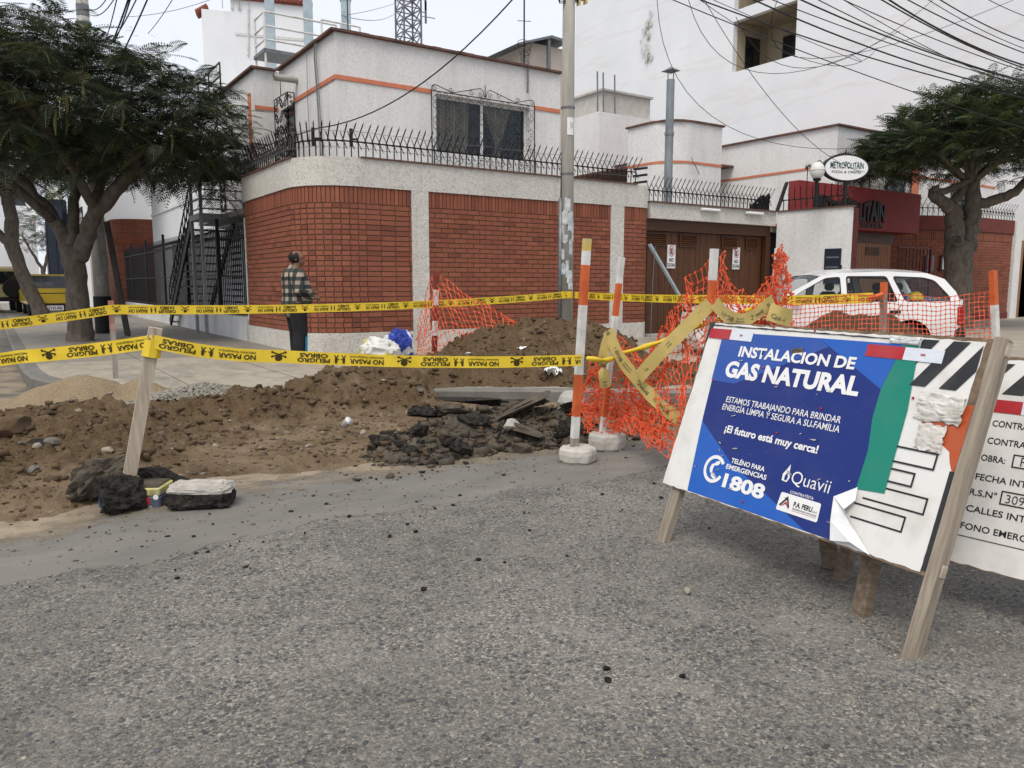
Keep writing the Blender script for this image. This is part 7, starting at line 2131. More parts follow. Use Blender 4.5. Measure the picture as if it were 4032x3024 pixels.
def sill(x):
    z = .22
    for xc in (XR, XF):
        d = abs(x - xc)
        if d < .37: z = max(z, .31 + sqrt(.37 ** 2 - d * d) * .98)
    if x < .25: z = max(z, .26)
    return z
xs = sorted(set([round(x, 4) for x in np.linspace(0.0, CL, 60)] + [round(XR + .37 * cos(a), 4) for a in np.linspace(0, pi, 15)] + [round(XF + .37 * cos(a), 4) for a in np.linspace(0, pi, 15)]))
def section(x):
    """from the sill up to the belt, (y, z) on the side with y>0"""
    zb = sill(x); zt = belt(x) if x < 3.1 else hood(x) - .03; h = half(x)
    P_ = []
    for t in np.linspace(0, 1, 9):
        z = zb + (zt - zb) * t; u = (z - .22) / (zt - .22)
        y = h * (1 - .045 * (1 - u) ** 2 - .05 * max(0, u - .55) ** 1.5 * 2.2) + (.012 if .44 < u < .52 else 0)
        P_.append((y, z))
    return P_
k = MB()
rows = [section(x) for x in xs]; nr = 9
for sgn in (1, -1):
    V = [(x, sgn * y, z) for x, R_ in zip(xs, rows) for y, z in R_]
    F = [(i * nr + j, (i + 1) * nr + j, (i + 1) * nr + j + 1, i * nr + j + 1) for i in range(len(xs) - 1) for j in range(nr - 1)]
    k.add(V, F)
# nose and tail caps
for i, x in ((0, 0.0), (len(xs) - 1, CL)):
    R_ = rows[i]; V = [(x + (-.03 if i == 0 else .03) * sin(pi * j / 8), s_ * y, z) for j, (y, z) in enumerate(R_) for s_ in (1, -1)]
    k.add(V, [(2 * j, 2 * j + 1, 2 * j + 3, 2 * j + 2) for j in range(nr - 1)])
# bonnet
V = []; hx_ = [x for x in xs if x >= 3.02]
for x in hx_:
    h = section(x)[-1][0]; zt = section(x)[-1][1]
    for t in np.linspace(-1, 1, 11): V.append((x, h * t, zt + .05 * (1 - t * t) ** .6))
k.add(V, [(i * 11 + j, (i + 1) * 11 + j, (i + 1) * 11 + j + 1, i * 11 + j + 1) for i in range(len(hx_) - 1) for j in range(10)])
k.build('body', MATS['car_white'], car, smooth=True)
# greenhouse: side frame with three windows, tumblehome towards the roof
RZt = 1.42
def gmap(sgn):
    return lambda x, z, t: Vector((x, sgn * (half(min(max(x, .3), 3.4)) * .945 - (z - .9) * .30 - t), z))
outer = [(.03, .92), (3.20, .91), (2.95, 1.03), (2.30, 1.375), (2.05, 1.43), (1.2, 1.455), (.55, 1.425), (.27, 1.33), (.10, 1.12)]
w1 = round_poly([(2.86, .965), (1.98, .965), (1.98, 1.365), (2.22, 1.345), (2.62, 1.13)], .05)
w2 = round_poly([(1.88, .965), (1.06, .965), (1.22, 1.375), (1.88, 1.375)], .05)
w3 = round_poly([(.94, .965), (.20, .965), (.22, 1.06), (.44, 1.31), (.62, 1.355), (1.12, 1.375)], .06)
for sgn in (1, -1):
    fill_holes(outer, [w1, w2, w3], 'window_frame', gmap(sgn), MATS['car_white'], car, .012)
    for w_ in (w1, w2, w3):
        cx0 = sum(p[0] for p in w_) / len(w_); cz0 = sum(p[1] for p in w_) / len(w_)
        inn_ = [(cx0 + (p[0] - cx0) * .945, cz0 + (p[1] - cz0) * .90) for p in w_]; big_ = [(cx0 + (p[0] - cx0) * 1.012, cz0 + (p[1] - cz0) * 1.02) for p in w_]
        so = fill_holes(big_, [inn_], 'window_seal', lambda x, z, t, s=sgn: gmap(s)(x, z, t) + Vector((0, s * .014, 0)), MATS['car_trim'], car)
        pn = fill_holes(big_, [], 'window_pane', lambda x, z, t, s=sgn: gmap(s)(x, z, t) - Vector((0, s * .004, 0)), MATS['window_glass'], car)
# roof
rx_ = [.27, .40, .55, .85, 1.2, 1.6, 2.05, 2.30]; rzv = [1.33, 1.385, 1.425, 1.447, 1.455, 1.45, 1.43, 1.375]
V = []
for x, z in zip(rx_, rzv):
    y = gmap(1)(x, z, 0).y
    for t in np.linspace(-1, 1, 9): V.append((x, y * t, z + .055 * (1 - t * t) * (1 if .5 < x < 2.2 else .5)))
k = MB(); k.add(V, [(i * 9 + j, (i + 1) * 9 + j, (i + 1) * 9 + j + 1, i * 9 + j + 1) for i in range(len(rx_) - 1) for j in range(8)]); k.build('roof', MATS['car_white'], car, smooth=True)
# windscreen + tailgate glass
def glass_strip(a, b_, name):
    V = []
    for x, z in (a, b_):
        y = gmap(1)(x, z, 0).y
        for t in np.linspace(-1, 1, 9): V.append((x + (.10 if x > 2 else -.04) * (1 - t * t), y * t, z + .02 * (1 - t * t)))
    k = MB(); k.add(V, [(j, j + 1, 10 + j, 9 + j) for j in range(8)]); return k.build(name, MATS['window_glass'], car, smooth=True)
glass_strip((3.14, .93), (2.32, 1.375), 'windscreen'); glass_strip((.09, 1.0), (.27, 1.33), 'rear_window')
k = MB(); k.box(-.03, .06, -.72, .72, .90, 1.0); k.build('tailgate', MATS['car_white'], car)
# trim: handles, door gaps, mirror, bumpers, lamps
def side_y(x, z):
    P_ = section(x); return float(np.interp(z, [p[1] for p in P_], [p[0] for p in P_]))
for sgn in (1, -1):
    for xh in (1.98 + .08, 1.12):
        y = side_y(xh, .80) * sgn; k = MB(); k.bbox(xh - .09, xh + .09, min(y, y + sgn * .025), max(y, y + sgn * .025), .775, .825, .01); k.build('door_handle', MATS['car_trim'], car)
    k = MB()
    for P_ in ([(3.02, .9), (3.02, .45), (2.93, .28)], [(1.94, .92), (1.94, .28)], [(1.02, .92), (1.12, .75), (1.30, .55), (1.32, .28)]):
        pts_ = [Vector((x, sgn * (side_y(x, z) + .001), z)) for x, z in P_]; 
        fine_ = []
        for a, c_ in zip(pts_, pts_[1:]):
            for j in range(6): q = a.lerp(c_, j / 6); fine_.append(Vector((q.x, sgn * (side_y(q.x, q.z) + .001), q.z)))
        k.tube(fine_, .006, 4, False)
    k.build('door_gap', MATS['car_trim'], car)
    k = MB(); k.bbox(2.68, 2.84, sgn * .80 - .02, sgn * .80 + .14 * sgn + (.0 if sgn > 0 else 0), .955, 1.06, .02) if sgn > 0 else k.bbox(2.68, 2.84, -.96, -.78, .955, 1.06, .02); k.build('wing_mirror', MATS['car_trim'], car)
    k = MB(); k.bbox(-.035, .10, sgn * .60 if sgn > 0 else -.80, .80 if sgn > 0 else -.60, .58, .88, .02); k.build('tail_lamp', MATS['tail_red'], car)
    # dark inner wheel wells
    for xc in (XR, XF):
        k = MB(); nn = 14; V = []
        for i in range(nn + 1):
            a = pi * i / nn; V += [(xc + .37 * cos(a), sgn * .80, .31 + .37 * sin(a)), (xc + .37 * cos(a), sgn * .45, .31 + .37 * sin(a))]
        k.add(V, [(2 * i, 2 * i + 1, 2 * i + 3, 2 * i + 2) for i in range(nn)]); k.add([(xc - .37, sgn * .45, .2), (xc + .37, sgn * .45, .2), (xc + .37, sgn * .45, .7), (xc - .37, sgn * .45, .7)], [(0, 1, 2, 3)])
        k.build('wheel_well', MATS['car_black'], car)
        wheel(car, xc, sgn * .70)
k = MB(); k.bbox(-.09, .14, -.80, .80, .30, .54, .04); k.build('bumper', MATS['car_black'], car)
k = MB(); k.bbox(CL - .16, CL + .06, -.72, .72, .28, .52, .04); k.build('bumper', MATS['car_white'], car)
k = MB(); k.box(.2, 4.1, -.7, .7, .22, .26); k.box(.1, 3.1, -.76, .76, .5, .54); k.build('floor_pan', MATS['car_black'], car)
k = MB(); k.box(2.95, 3.1, -.72, .72, .54, .95); k.build('dashboard', MATS['seat_dark'], car)
for xq in (2.2, 1.35):
    for yq in (-.36, .36):
        k = MB(); k.bbox(xq - .45, xq + .05, yq - .25, yq + .25, .54, .72, .05); k.bbox(xq - .53, xq - .38, yq - .24, yq + .24, .7, 1.12, .05, None); k.bbox(xq - .52, xq - .42, yq - .13, yq + .13, 1.13, 1.27, .04); k.build('seat', MATS['seat_dark'], car)
k = MB(); k.tube([(2.75 - .05 * sin(a), .36 + .17 * cos(a), .95 + .16 * sin(a)) for a in np.linspace(0, 2 * pi, 20)], .014, 5); k.build('steering_wheel', MATS['car_trim'], car)
def hat(label, x, y, z, col, nm):
    mat(nm, col, rough=.35); h_ = thing('hard_hat', label, 'helmet', (0, 0, 0), group='hard hats in the car'); h_.matrix_world = car.matrix_world @ T(x, y, z)
    k = MB(); k.lathe([(.145 * cos(a) + .001, .15 * sin(a)) for a in np.linspace(0, pi / 2, 9)], 18); k.build('shell', MATS[nm], h_, smooth=True)
    k = MB(); k.lathe([(.145, -.005), (.175, -.012), (.175, -.004), (.145, .006)], 18, T(.02, 0, 0), False, False); k.build('brim', MATS[nm], h_, smooth=True)
hat('yellow hard hat seen through the rear side window of the white car', .62, .45, .98, (.62, .44, .02), 'hat_yellow')
hat('upper blue hard hat next to the yellow one inside the car', .80, .42, .93, (.03, .14, .32), 'hat_blue'); hat('small blue hard hat low at the tail end of the car window', .38, .44, .90, (.03, .18, .35), 'hat_blue2')
k = MB(); k.bbox(.25, 1.0, -.5, .6, .53, .80, .05); k.build('cargo', MATS['seat_dark'], car)
mat('scrawl', (.75, .75, .75)); put_text(car, 'UTOMA', -.30, .10, 0, .06, 0, MATS['scrawl'], .0, 'windscreen_lettering', frame((2.52, .34, 1.30), (.0, 1, 0), (-.78, 0, .62), (.62, 0, .78)))

# ================================================================ PARKED CARS up the side street
mat('taxi_yellow', (.62, .43, .03), (.55, .38, .025), 3, .3, spec=.5, coat=.3)
mat('cream_paint', (.55, .44, .22), (.50, .40, .20), 3, .35, spec=.5, coat=.3)
pk = thing('yellow_pickup', 'yellow pickup with black bumper and white number plate parked behind the trees', 'pickup', (2.0, 33.6, .15), HEAD - pi / 2 + .62)
k = MB(); k.bbox(-.88, .88, 0, 2.3, .42, 1.0, .05); k.bbox(-.86, .86, 2.3, 4.6, .42, 1.0, .06); k.build('body', MATS['taxi_yellow'], pk)
k = MB(); k.add([(-.84, 1.9, 1.0), (.84, 1.9, 1.0), (.84, 4.0, 1.0), (-.84, 4.0, 1.0), (-.70, 2.1, 1.58), (.70, 2.1, 1.58), (.70, 3.3, 1.58), (-.70, 3.3, 1.58)], [(4, 5, 6, 7), (0, 3, 7, 4), (1, 5, 6, 2), (2, 6, 7, 3), (0, 4, 5, 1)]); k.build('cab', MATS['taxi_yellow'], pk)
k = MB(); k.add([(-.74, 1.90, 1.05), (.74, 1.90, 1.05), (.64, 2.055, 1.51), (-.64, 2.055, 1.51)], [(0, 1, 2, 3)]); k.build('rear_window', MATS['dark_glass'], pk)
k = MB(); k.add([(-.60, 1.90, 1.08), (.20, 1.90, 1.08), (.15, 1.97, 1.28), (-.55, 1.97, 1.28)], [(0, 1, 2, 3)]); k.build('window_glare', MATS['steel_grey'], pk)
k = MB(); k.bbox(-.80, .80, -.03, .02, .48, .98, .01); tg = k.build('tailgate', MATS['taxi_yellow'], pk)
k = MB(); k.box(-.74, .74, -.036, -.031, .84, .87); k.build('crease', MATS['car_trim'], tg)
for x0 in (-.88, .74):
    k = MB(); k.bbox(x0, x0 + .14, -.04, .03, .62, .86, .01); k.build('tail_lamp', MATS['tail_red'], pk)
k = MB(); k.bbox(-.9, .9, -.14, .05, .18, .46, .03); k.build('bumper', MATS['car_black'], pk)
k = MB(); k.box(-.27, .27, -.155, -.142, .22, .40); npl = k.build('number_plate', MATS['white_print'], pk)
put_text(npl, 'Y1W-006', -.23, .23, .255, .11, 0, MATS['black_print'], .02, 'lettering', frame((0, -.157, 0), (1, 0, 0), (0, 0, 1), (0, -1, 0)))
for x in (-.72, .72):
    for y in (.8, 3.7): w_ = wheel(pk, x, y, .33, .2); w_.rotation_euler = (0, 0, pi / 2)
lc = thing('cream_offroader', 'cream off-road car with spare wheel on its back at the picture edge', 'car', (.35, 38.5, .15), HEAD - pi / 2 + .66)
k = MB(); k.bbox(-.87, .87, 0, 4.4, .55, 1.15, .05); k.bbox(-.80, .80, .05, 3.0, 1.15, 1.92, .09); k.build('body', MATS['cream_paint'], lc)
for x0, x1 in ((-.68, -.10), (-.02, .66)):
    k = MB(); k.box(x0, x1, .035, .049, 1.22, 1.72); k.build('rear_window', MATS['dark_glass'], lc)
k = MB(); k.bar((-.06, .03, .6), (-.06, .03, 1.85), .02); k.build('door_gap', MATS['car_trim'], lc)
k = MB(); k.lathe([(.12, 0), (.36, .0), (.40, .05), (.40, .17), (.36, .22), (.12, .22)], 24, T(.50, -.22, 1.02) @ RX(-pi / 2)); k.build('spare_wheel', MATS['rubber'], lc, smooth=False)
k = MB(); k.bbox(-.9, .9, -.12, .06, .48, .66, .03); k.build('bumper', MATS['car_black'], lc)
k = MB(); k.box(-.52, -.12, -.02, -.006, .82, 1.0); k.build('number_plate', MATS['white_print'], lc)
k = MB(); k.box(-.88, -.78, -.012, .02, .7, 1.0); k.build('tail_lamp', MATS['tail_red'], lc)
for x in (-.74, .74):
    for y in (.85, 3.5): w_ = wheel(lc, x, y, .38, .24); w_.rotation_euler = (0, 0, pi / 2)

# ================================================================ THE MAN
man = thing('person', 'balding person in plaid shirt and dark trousers standing by the brick wall', 'person', (4.0, 12.03, .15), radians(-34 + 30)); man.scale = (1.2, 1.16, 1.0)
mat('skin', (.20, .098, .060), (.17, .082, .05), 6, .55)
mat('hair', (.010, .009, .009), rough=.7)
mat('trousers', (.010, .010, .013), (.016, .016, .019), 6, .85, .2, 20)
mat('shoe_grey', (.20, .20, .20), (.1, .1, .1), 10, .7)
mat('stripe_blue', (.02, .22, .42), rough=.6)
m, n, b = nodes_of('plaid')
v = coords(n)
def grid_axis(vec_out, scale, thr):
    ml = N(n, 'ShaderNodeMath', operation='MULTIPLY'); ml.inputs[1].default_value = scale; n.links.new(vec_out, ml.inputs[0])
    fr_ = N(n, 'ShaderNodeMath', operation='FRACT'); n.links.new(ml.outputs[0], fr_.inputs[0])
    g_ = N(n, 'ShaderNodeMath', operation='GREATER_THAN'); g_.inputs[1].default_value = thr; n.links.new(fr_.outputs[0], g_.inputs[0]); return g_.outputs[0]
sp = N(n, 'ShaderNodeSeparateXYZ'); n.links.new(v, sp.inputs[0])
sm = N(n, 'ShaderNodeMath', operation='SUBTRACT'); n.links.new(sp.outputs[0], sm.inputs[0]); n.links.new(sp.outputs[1], sm.inputs[1])
gx_ = grid_axis(sm.outputs[0], 6.5, .5); gz_ = grid_axis(sp.outputs[2], 8.0, .5); gz2 = grid_axis(sp.outputs[2], 4.0, .5)
su = N(n, 'ShaderNodeMath', operation='ADD'); n.links.new(gx_, su.inputs[0]); n.links.new(gz_, su.inputs[1])
dv_ = N(n, 'ShaderNodeMath', operation='DIVIDE'); n.links.new(su.outputs[0], dv_.inputs[0]); dv_.inputs[1].default_value = 2.0
c1 = ramp(n, dv_.outputs[0], [(.0, (.006, .007, .007)), (.45, (.038, .043, .037)), (.55, (.038, .043, .037)), (1, (.36, .29, .23))])
c2 = mixc(n, gz2, c1, mixc(n, .25, c1, (.06, .07, .06)))
n.links.new(c2, b.inputs['Base Color']); b.inputs['Roughness'].default_value = .9
bump(n, b, noise(n, v, 9, 3), .4, .02)
def fused(name, shapes, m, voxel=.011, smooth=6):
    """union of tapered limbs fused into one continuous surface"""
    k = MB()
    for q in shapes:
        if q[0] == 'e': k.lathe([(max(.002, sin(a)), -cos(a)) for a in np.linspace(0, pi, 13)], 20, T(*q[1]) @ (q[3] if len(q) > 3 else Matrix.Identity(4)) @ Matrix.Diagonal((*q[2], 1)), False, False)
        else:
            k.tube(q[1], q[2], 14)
            for p, r_ in ((q[1][0], q[2][0]), (q[1][-1], q[2][-1])): k.lathe([(max(.0005, r_ * sin(a)), -r_ * cos(a)) for a in np.linspace(0, pi, 9)], 14, T(*p), False, False)
    me = bpy.data.meshes.new(name); me.from_pydata(k.v, [], k.f); bm = bmesh.new(); bm.from_mesh(me); bmesh.ops.remove_doubles(bm, verts=bm.verts, dist=.0004); bmesh.ops.recalc_face_normals(bm, faces=bm.faces); bm.to_mesh(me); bm.free()
    o = bpy.data.objects.new(name + '_tmp', me); C.objects.link(o)
    rm = o.modifiers.new('remesh', 'REMESH'); rm.mode = 'VOXEL'; rm.voxel_size = voxel; rm.use_smooth_shade = True
    sm_ = o.modifiers.new('smooth', 'SMOOTH'); sm_.iterations = smooth; sm_.factor = .5
    dg = bpy.context.evaluated_depsgraph_get(); dg.update()
    me2 = bpy.data.meshes.new_from_object(o.evaluated_get(dg)); bpy.data.objects.remove(o); me2.name = name; me2.materials.clear()
    return link(name, me2, MATS[m], man, smooth=True)
# local: +x forward (faces), +y his left (away from the camera)
shR, elR, wrR = Vector((-.02, -.19, 1.365)), Vector((-.03, -.285, 1.10)), Vector((.185, -.165, .985))
shL, elL, wrL = Vector((-.01, .19, 1.365)), Vector((.05, .27, 1.12)), Vector((.235, .06, 1.075))
hd = Vector((.035, -.015, 1.585))
fdir = Vector((.93, -.36, 0)).normalized(); sdir = Vector((.36, .93, 0)).normalized(); Mh = Matrix.Rotation(atan2(fdir.y, fdir.x), 4, 'Z')
def hand(wr, dr_, out):
    dr_ = dr_.normalized(); sh_ = [('t', [wr - dr_ * .03, wr + dr_ * .03, wr + dr_ * .09], [.026, .030, .030])]
    for of, ln in ((-.030, .058), (-.010, .070), (.011, .066), (.031, .052)):
        p = wr + dr_ * .085 + Vector((0, 0, of)); sh_.append(('t', [p, p + dr_ * ln * .5 + out * .008, p + dr_ * ln * .85 + out * .03], [.0105, .010, .0085]))
    p = wr + dr_ * .03 + Vector((0, 0, .025)); sh_.append(('t', [p, p + dr_ * .035 + Vector((0, 0, .025)), p + dr_ * .065 + Vector((0, 0, .03))], [.012, .011, .009]))
    return sh_
hR = hand(wrR, Vector((.80, .45, -.12)), Vector((-.3, .9, 0))); hL = hand(wrL, Vector((.45, -.80, -.25)), Vector((-.9, -.3, 0)))
legs = [('t', [Vector((0, s_ * .10, .88)), Vector((.02, s_ * .115, .48)), Vector((-.01 + .03 * (s_ > 0), s_ * .13, .07))], [.105, .072, .045]) for s_ in (-1, 1)]
fused('body', [('t', [Vector((0, 0, .88)), Vector((.02, 0, 1.05)), Vector((0, 0, 1.30)), Vector((-.005, 0, 1.42))], [.15, .155, .15, .09]), ('t', [Vector((-.01, 0, 1.40)), hd - Vector((0, 0, .08))], [.066, .060]),
    ('e', hd + Vector((-.005, 0, .03)), (.100, .080, .098), Mh), ('e', hd + fdir * .028 - Vector((0, 0, .035)), (.068, .060, .080), Mh), ('e', hd + fdir * .090 - Vector((0, 0, .012)), (.022, .013, .024), Mh), ('e', hd + sdir * .078 - fdir * .008, (.020, .010, .032), Mh), ('e', hd - sdir * .078 - fdir * .008, (.020, .010, .032), Mh), ('e', hd + fdir * .074 - Vector((0, 0, .062)), (.018, .024, .010), Mh),
    ('t', [shR, elR, wrR], [.055, .044, .030]), ('t', [shL, elL, wrL], [.055, .044, .030])] + hR + hL + legs, 'skin', .0075, 2)
fused('shirt', [('t', [Vector((-.01, 0, .83)), Vector((.03, 0, .98)), Vector((.02, 0, 1.15)), Vector((-.015, 0, 1.31))], [.190, .200, .190, .165]), ('e', (-.015, 0, 1.33), (.125, .20, .10)), ('t', [Vector((-.02, 0, 1.36)), Vector((-.012, 0, 1.445))], [.10, .074]),
    ('t', [shR + Vector((0, .02, -.01)), (shR + elR) / 2, elR, elR.lerp(wrR, .5), elR.lerp(wrR, .86)], [.098, .088, .078, .068, .050]), ('t', [shL + Vector((0, -.02, -.01)), (shL + elL) / 2, elL, elL.lerp(wrL, .86)], [.098, .088, .078, .050])], 'plaid', .011, 5)
fused('trousers', [('e', (0, 0, .87), (.165, .175, .12))] + [('t', [Vector((0, s_ * .085, .86)), Vector((.005, s_ * .10, .66)), Vector((.02, s_ * .11, .46)), Vector((-.005 + .03 * (s_ > 0), s_ * .125, .20)), Vector((.0 + .03 * (s_ > 0), s_ * .13, .045))], [.125, .112, .095, .088, .086]) for s_ in (-1, 1)], 'trousers', .011, 5)
J = dict(anR=(-.01, -.13, 0), anL=(.02, .13, 0))
# face details joined to one mesh child of the head
hc = hd
k = MB()
for s_ in (-1, 1): k.bar(hc + fdir * .078 + sdir * (s_ * .03 - .012) + Vector((0, 0, .025)), hc + fdir * .078 + sdir * (s_ * .03 + .012) + Vector((0, 0, .025)), .008, .006)
k.bar(hc + fdir * .078 - sdir * .02 - Vector((0, 0, .045)), hc + fdir * .078 + sdir * .02 - Vector((0, 0, .045)), .006, .005)
k.build('eyes_and_mouth', MATS['hair'], man)
# hair: ring round the bald crown
V = []; F = []; nu, nv = 22, 6
for i in range(nu + 1):
    a = radians(72 + 216 * i / nu)                   # around the back of the head
    for j in range(nv + 1):
        e_ = radians(-62 + (98 + 14 * sin(i * 1.3)) * j / nv); r0 = 1.0
        d_ = fdir * cos(a) * cos(e_) + sdir * sin(a) * cos(e_) + Vector((0, 0, 1)) * sin(e_)
        V.append(hd + Vector((-.006, 0, .028)) + (fdir * (d_.dot(fdir) * .109) + sdir * (d_.dot(sdir) * .089) + Vector((0, 0, d_.z * .105))) * (1 + .03 * sin(i * 3 + j)))
for i in range(nu):
    for j in range(nv): F.append((i * (nv + 1) + j, (i + 1) * (nv + 1) + j, (i + 1) * (nv + 1) + j + 1, i * (nv + 1) + j + 1))
k = MB(); k.add(V, F); k.build('hair', MATS['hair'], man, smooth=True)
for s_, an in (('R', J['anR']), ('L', J['anL'])):
    k = MB(); k.bbox(an[0] - .09, an[0] + .20, an[1] - .05, an[1] + .05, 0, .075, .02); k.build('shoe', MATS['shoe_grey'], man)
k = MB(); k.add([(.095, -.178, .40), (.055, -.210, .38), (.045, -.212, .12), (.082, -.192, .08)], [(0, 1, 2, 3)]); k.build('stripe', MATS['stripe_blue'], man)

# ================================================================ BROKEN ASPHALT, BLOCKS, LITTER
def rock(name, label, cat, loc, size, m, seed, rot=(0, 0, 0), group=None, sub_=3, amp=.32, top_m=None, boxy=1.0):
    bm = bmesh.new(); bmesh.ops.create_icosphere(bm, subdivisions=sub_, radius=1)
    r = random.Random(seed); ph = [(Vector((r.uniform(-1, 1), r.uniform(-1, 1), r.uniform(-1, 1))).normalized(), r.uniform(.55, .85)) for _ in range(9)]
    from mathutils import noise as mn
    for v in bm.verts:
        p = Vector([abs(c_) ** boxy * (1 if c_ > 0 else -1) for c_ in v.co])
        for nn, d in ph:
            t = p.dot(nn)
            if t > d and boxy > .46: p -= nn * (t - d) * .92          # chop planes: angular lump
        q = p + Vector((seed * 3.1, seed, 0)); p *= 1 + amp * .5 * mn.noise(q * 2.2) + amp * .35 * mn.noise(q * 6) + amp * .22 * mn.noise(q * 14)
        v.co = Vector((p.x * size[0], p.y * size[1], p.z * size[2]))
    me = bpy.data.meshes.new(name); bm.to_mesh(me); bm.free()
    mats_ = [m] + ([top_m] if top_m else [])
    o = link(name, me, mats_)
    if top_m:
        for f_ in me.polygons:
            if f_.center.z > size[2] * .42: f_.material_index = 1
    o.rotation_euler = rot; o.location = loc
    return tag(o, label, cat, group)
AL = MATS['asphalt_lump']
rock('asphalt_chunk', 'black pointed asphalt lump standing in front of the blue and yellow can', 'asphalt chunk', (.58, 5.00, .09), (.19, .10, .13), AL, 3, (.1, .35, .4), sub_=4, amp=.55, boxy=1.0)
rock('asphalt_chunk', 'brown caked asphalt slab propped against the foot of the wooden stake', 'asphalt chunk', (.50, 5.32, .16), (.22, .10, .14), MATS['asphalt_dust'], 5, (.3, -.5, .3), sub_=4, amp=.6)
rock('asphalt_chunk', 'flat dark asphalt slab leaning right of the wooden stake', 'asphalt chunk', (.84, 5.22, .10), (.24, .10, .06), AL, 7, (.2, .42, -.5), sub_=4, amp=.4, boxy=.55)
mat('pale_concrete', (.46, .43, .38), (.30, .28, .25), 12, .95, .8, 30, .01)
rock('concrete_block', 'flat pale topped concrete block lying alone on the smooth strip', 'concrete block', (.985, 4.86, .075), (.185, .12, .075), AL, 9, (0, .04, -.45), top_m=MATS['pale_concrete'], amp=.28, sub_=4, boxy=.46)
# crushed can under the stake
cn = thing('crushed_can', 'square blue and yellow paint can base holding the wooden stake', 'can', (.68, 5.13, -.015), -.55)
mat('can_blue', (.012, .06, .22), (.05, .09, .18), 9, .5, c3=(.12, .09, .06), s3=7, lo3=.5, hi3=.7); mat('can_yellow', (.50, .44, .14), (.44, .42, .26), 9, .5, c3=(.16, .12, .07), s3=7, lo3=.48, hi3=.68)
k = MB(); k.bbox(-.20, .17, -.11, .11, 0, .088, .008); k.build('lower_half', MATS['can_blue'], cn)
k = MB(); k.bbox(-.198, .168, -.108, .108, .088, .140, .008); k.build('upper_half', MATS['can_yellow'], cn)
k = MB(); k.bbox(-.185, .155, -.098, .098, .136, .150, .004); k.build('fill', MATS['asphalt_dust'], cn)
MC = frame((0, -.1115, 0), (1, 0, 0), (0, 0, 1), (0, -1, 0)); k = MB(); k.lathe([(.016, 0), (.016, .001)], 14, MC @ T(.145, .085, 0)); k.build('seal_mark', MATS['white_print'], cn)
poly(cn, 'label_mark', [(.05, .04), (.11, .04), (.11, .085), (.05, .085)], .001, MATS['vinyl_red'], MC); put_text(cn, 'UNIVERSAL', .045, .12, .025, .008, .001, MATS['white_print'], .0, 'lettering', MC)
# big rubble chunks
rb = random.Random(12)
big_ = [(3.42, 5.72, .34, .36, .17, .035), (3.72, 5.42, .28, .34, .18, .04), (3.02, 5.75, .27, .17, .12, .05), (3.28, 5.36, .24, .17, .12, .05), (3.98, 5.72, .27, .24, .15, .04), (2.75, 5.42, .19, .10, .08, .06), (2.95, 5.08, .08, .10, .07, .06), (3.62, 5.14, .15, .16, .10, .035), (2.45, 5.52, .12, .09, .06, .05), (4.25, 5.35, .20, .18, .13, .06), (3.15, 5.58, .30, .16, .10, .05), (2.55, 5.22, .08, .08, .06, .05), (4.05, 5.15, .14, .14, .10, .05), (3.45, 4.99, .05, .09, .07, .05)]
descr = ['longest black asphalt slab tilted on top of the rubble heap', 'flat black asphalt slab just left of the concrete footed stakes', 'square lump at the back of the asphalt rubble heap', 'rough dark lump in the middle of the rubble heap', 'dark slab behind the tall orange stake', 'small dark lump on the left slope of the rubble', 'fist sized lump at the front toe of the rubble heap', 'low flat lump on the front right of the rubble', 'small lump at the far left end of the rubble', 'grey lump between the stakes and the crumpled net', 'brownish lump below the longest slab', 'smallest lump at the left front of the rubble', 'lump right behind the tall stake foot', 'little lump on the smooth strip edge before the rubble']
for i, (x, y, z, a, c_, h) in enumerate(big_):
    rock('asphalt_chunk', descr[i], 'asphalt chunk', (x, y, z), (a, c_, h), [AL, MATS['asphalt_dust'], AL][i % 3], 20 + i, (rb.uniform(-.35, .35), rb.uniform(-.4, .4), rb.uniform(-.8, .5)), 'broken asphalt chunks', sub_=3, amp=.45, boxy=.5)
rock('stone', 'pale angular concrete lump among the dark rubble', 'stone', (3.50, 5.20, .20), (.10, .07, .05), MATS['concrete'], 50, (0, 0, .4), sub_=2); rock('stone', 'large grey boulder behind the concrete footed stakes', 'stone', (4.35, 5.45, .20), (.20, .15, .19), MATS['concrete'], 52, (0, 0, .4), sub_=3)
rock('stone', 'black capped soil lump at the left picture edge of the bank', 'stone', (.06, 7.25, .22), (.20, .13, .12), MATS['clod'], 54, (0, 0, .4), sub_=3); rock('asphalt_chunk', 'small black lump half buried near the left edge of the bank', 'asphalt chunk', (.22, 6.55, .18), (.10, .07, .06), AL, 55, sub_=2)
mat('stone_brown', (.12, .08, .048), (.075, .05, .03), 6, .9, .4, 30); mat('stone_grey', (.16, .145, .12), (.10, .092, .08), 6, .9, .4, 30); mat('stone_pale', (.30, .26, .20), (.22, .19, .15), 6, .9, .4, 30)
for i in range(46):
    x = rb.uniform(-.2, 4.2); y = rb.uniform(5.5, 8.1); h, b_, _ = soil_height(np.array([x]), np.array([y]))
    if h[0] < .015: continue
    s = rb.uniform(.018, .05); mm = rb.choice(('stone_brown', 'stone_brown', 'stone_grey', 'stone_pale'))
    rock('stone', {'stone_brown': 'brown stone half sunk in the soil bank', 'stone_grey': 'grey stone half sunk in the soil bank', 'stone_pale': 'pale stone half sunk in the soil bank'}[mm], 'stone', (x, y, h[0] + b_[0] * .55 + s * .15), (s * 1.3, s, s * .75), MATS[mm], 100 + i, (0, 0, rb.uniform(0, 3)), {'stone_brown': 'brown stones in the soil', 'stone_grey': 'grey stones in the soil', 'stone_pale': 'pale stones in the soil'}[mm], sub_=2)
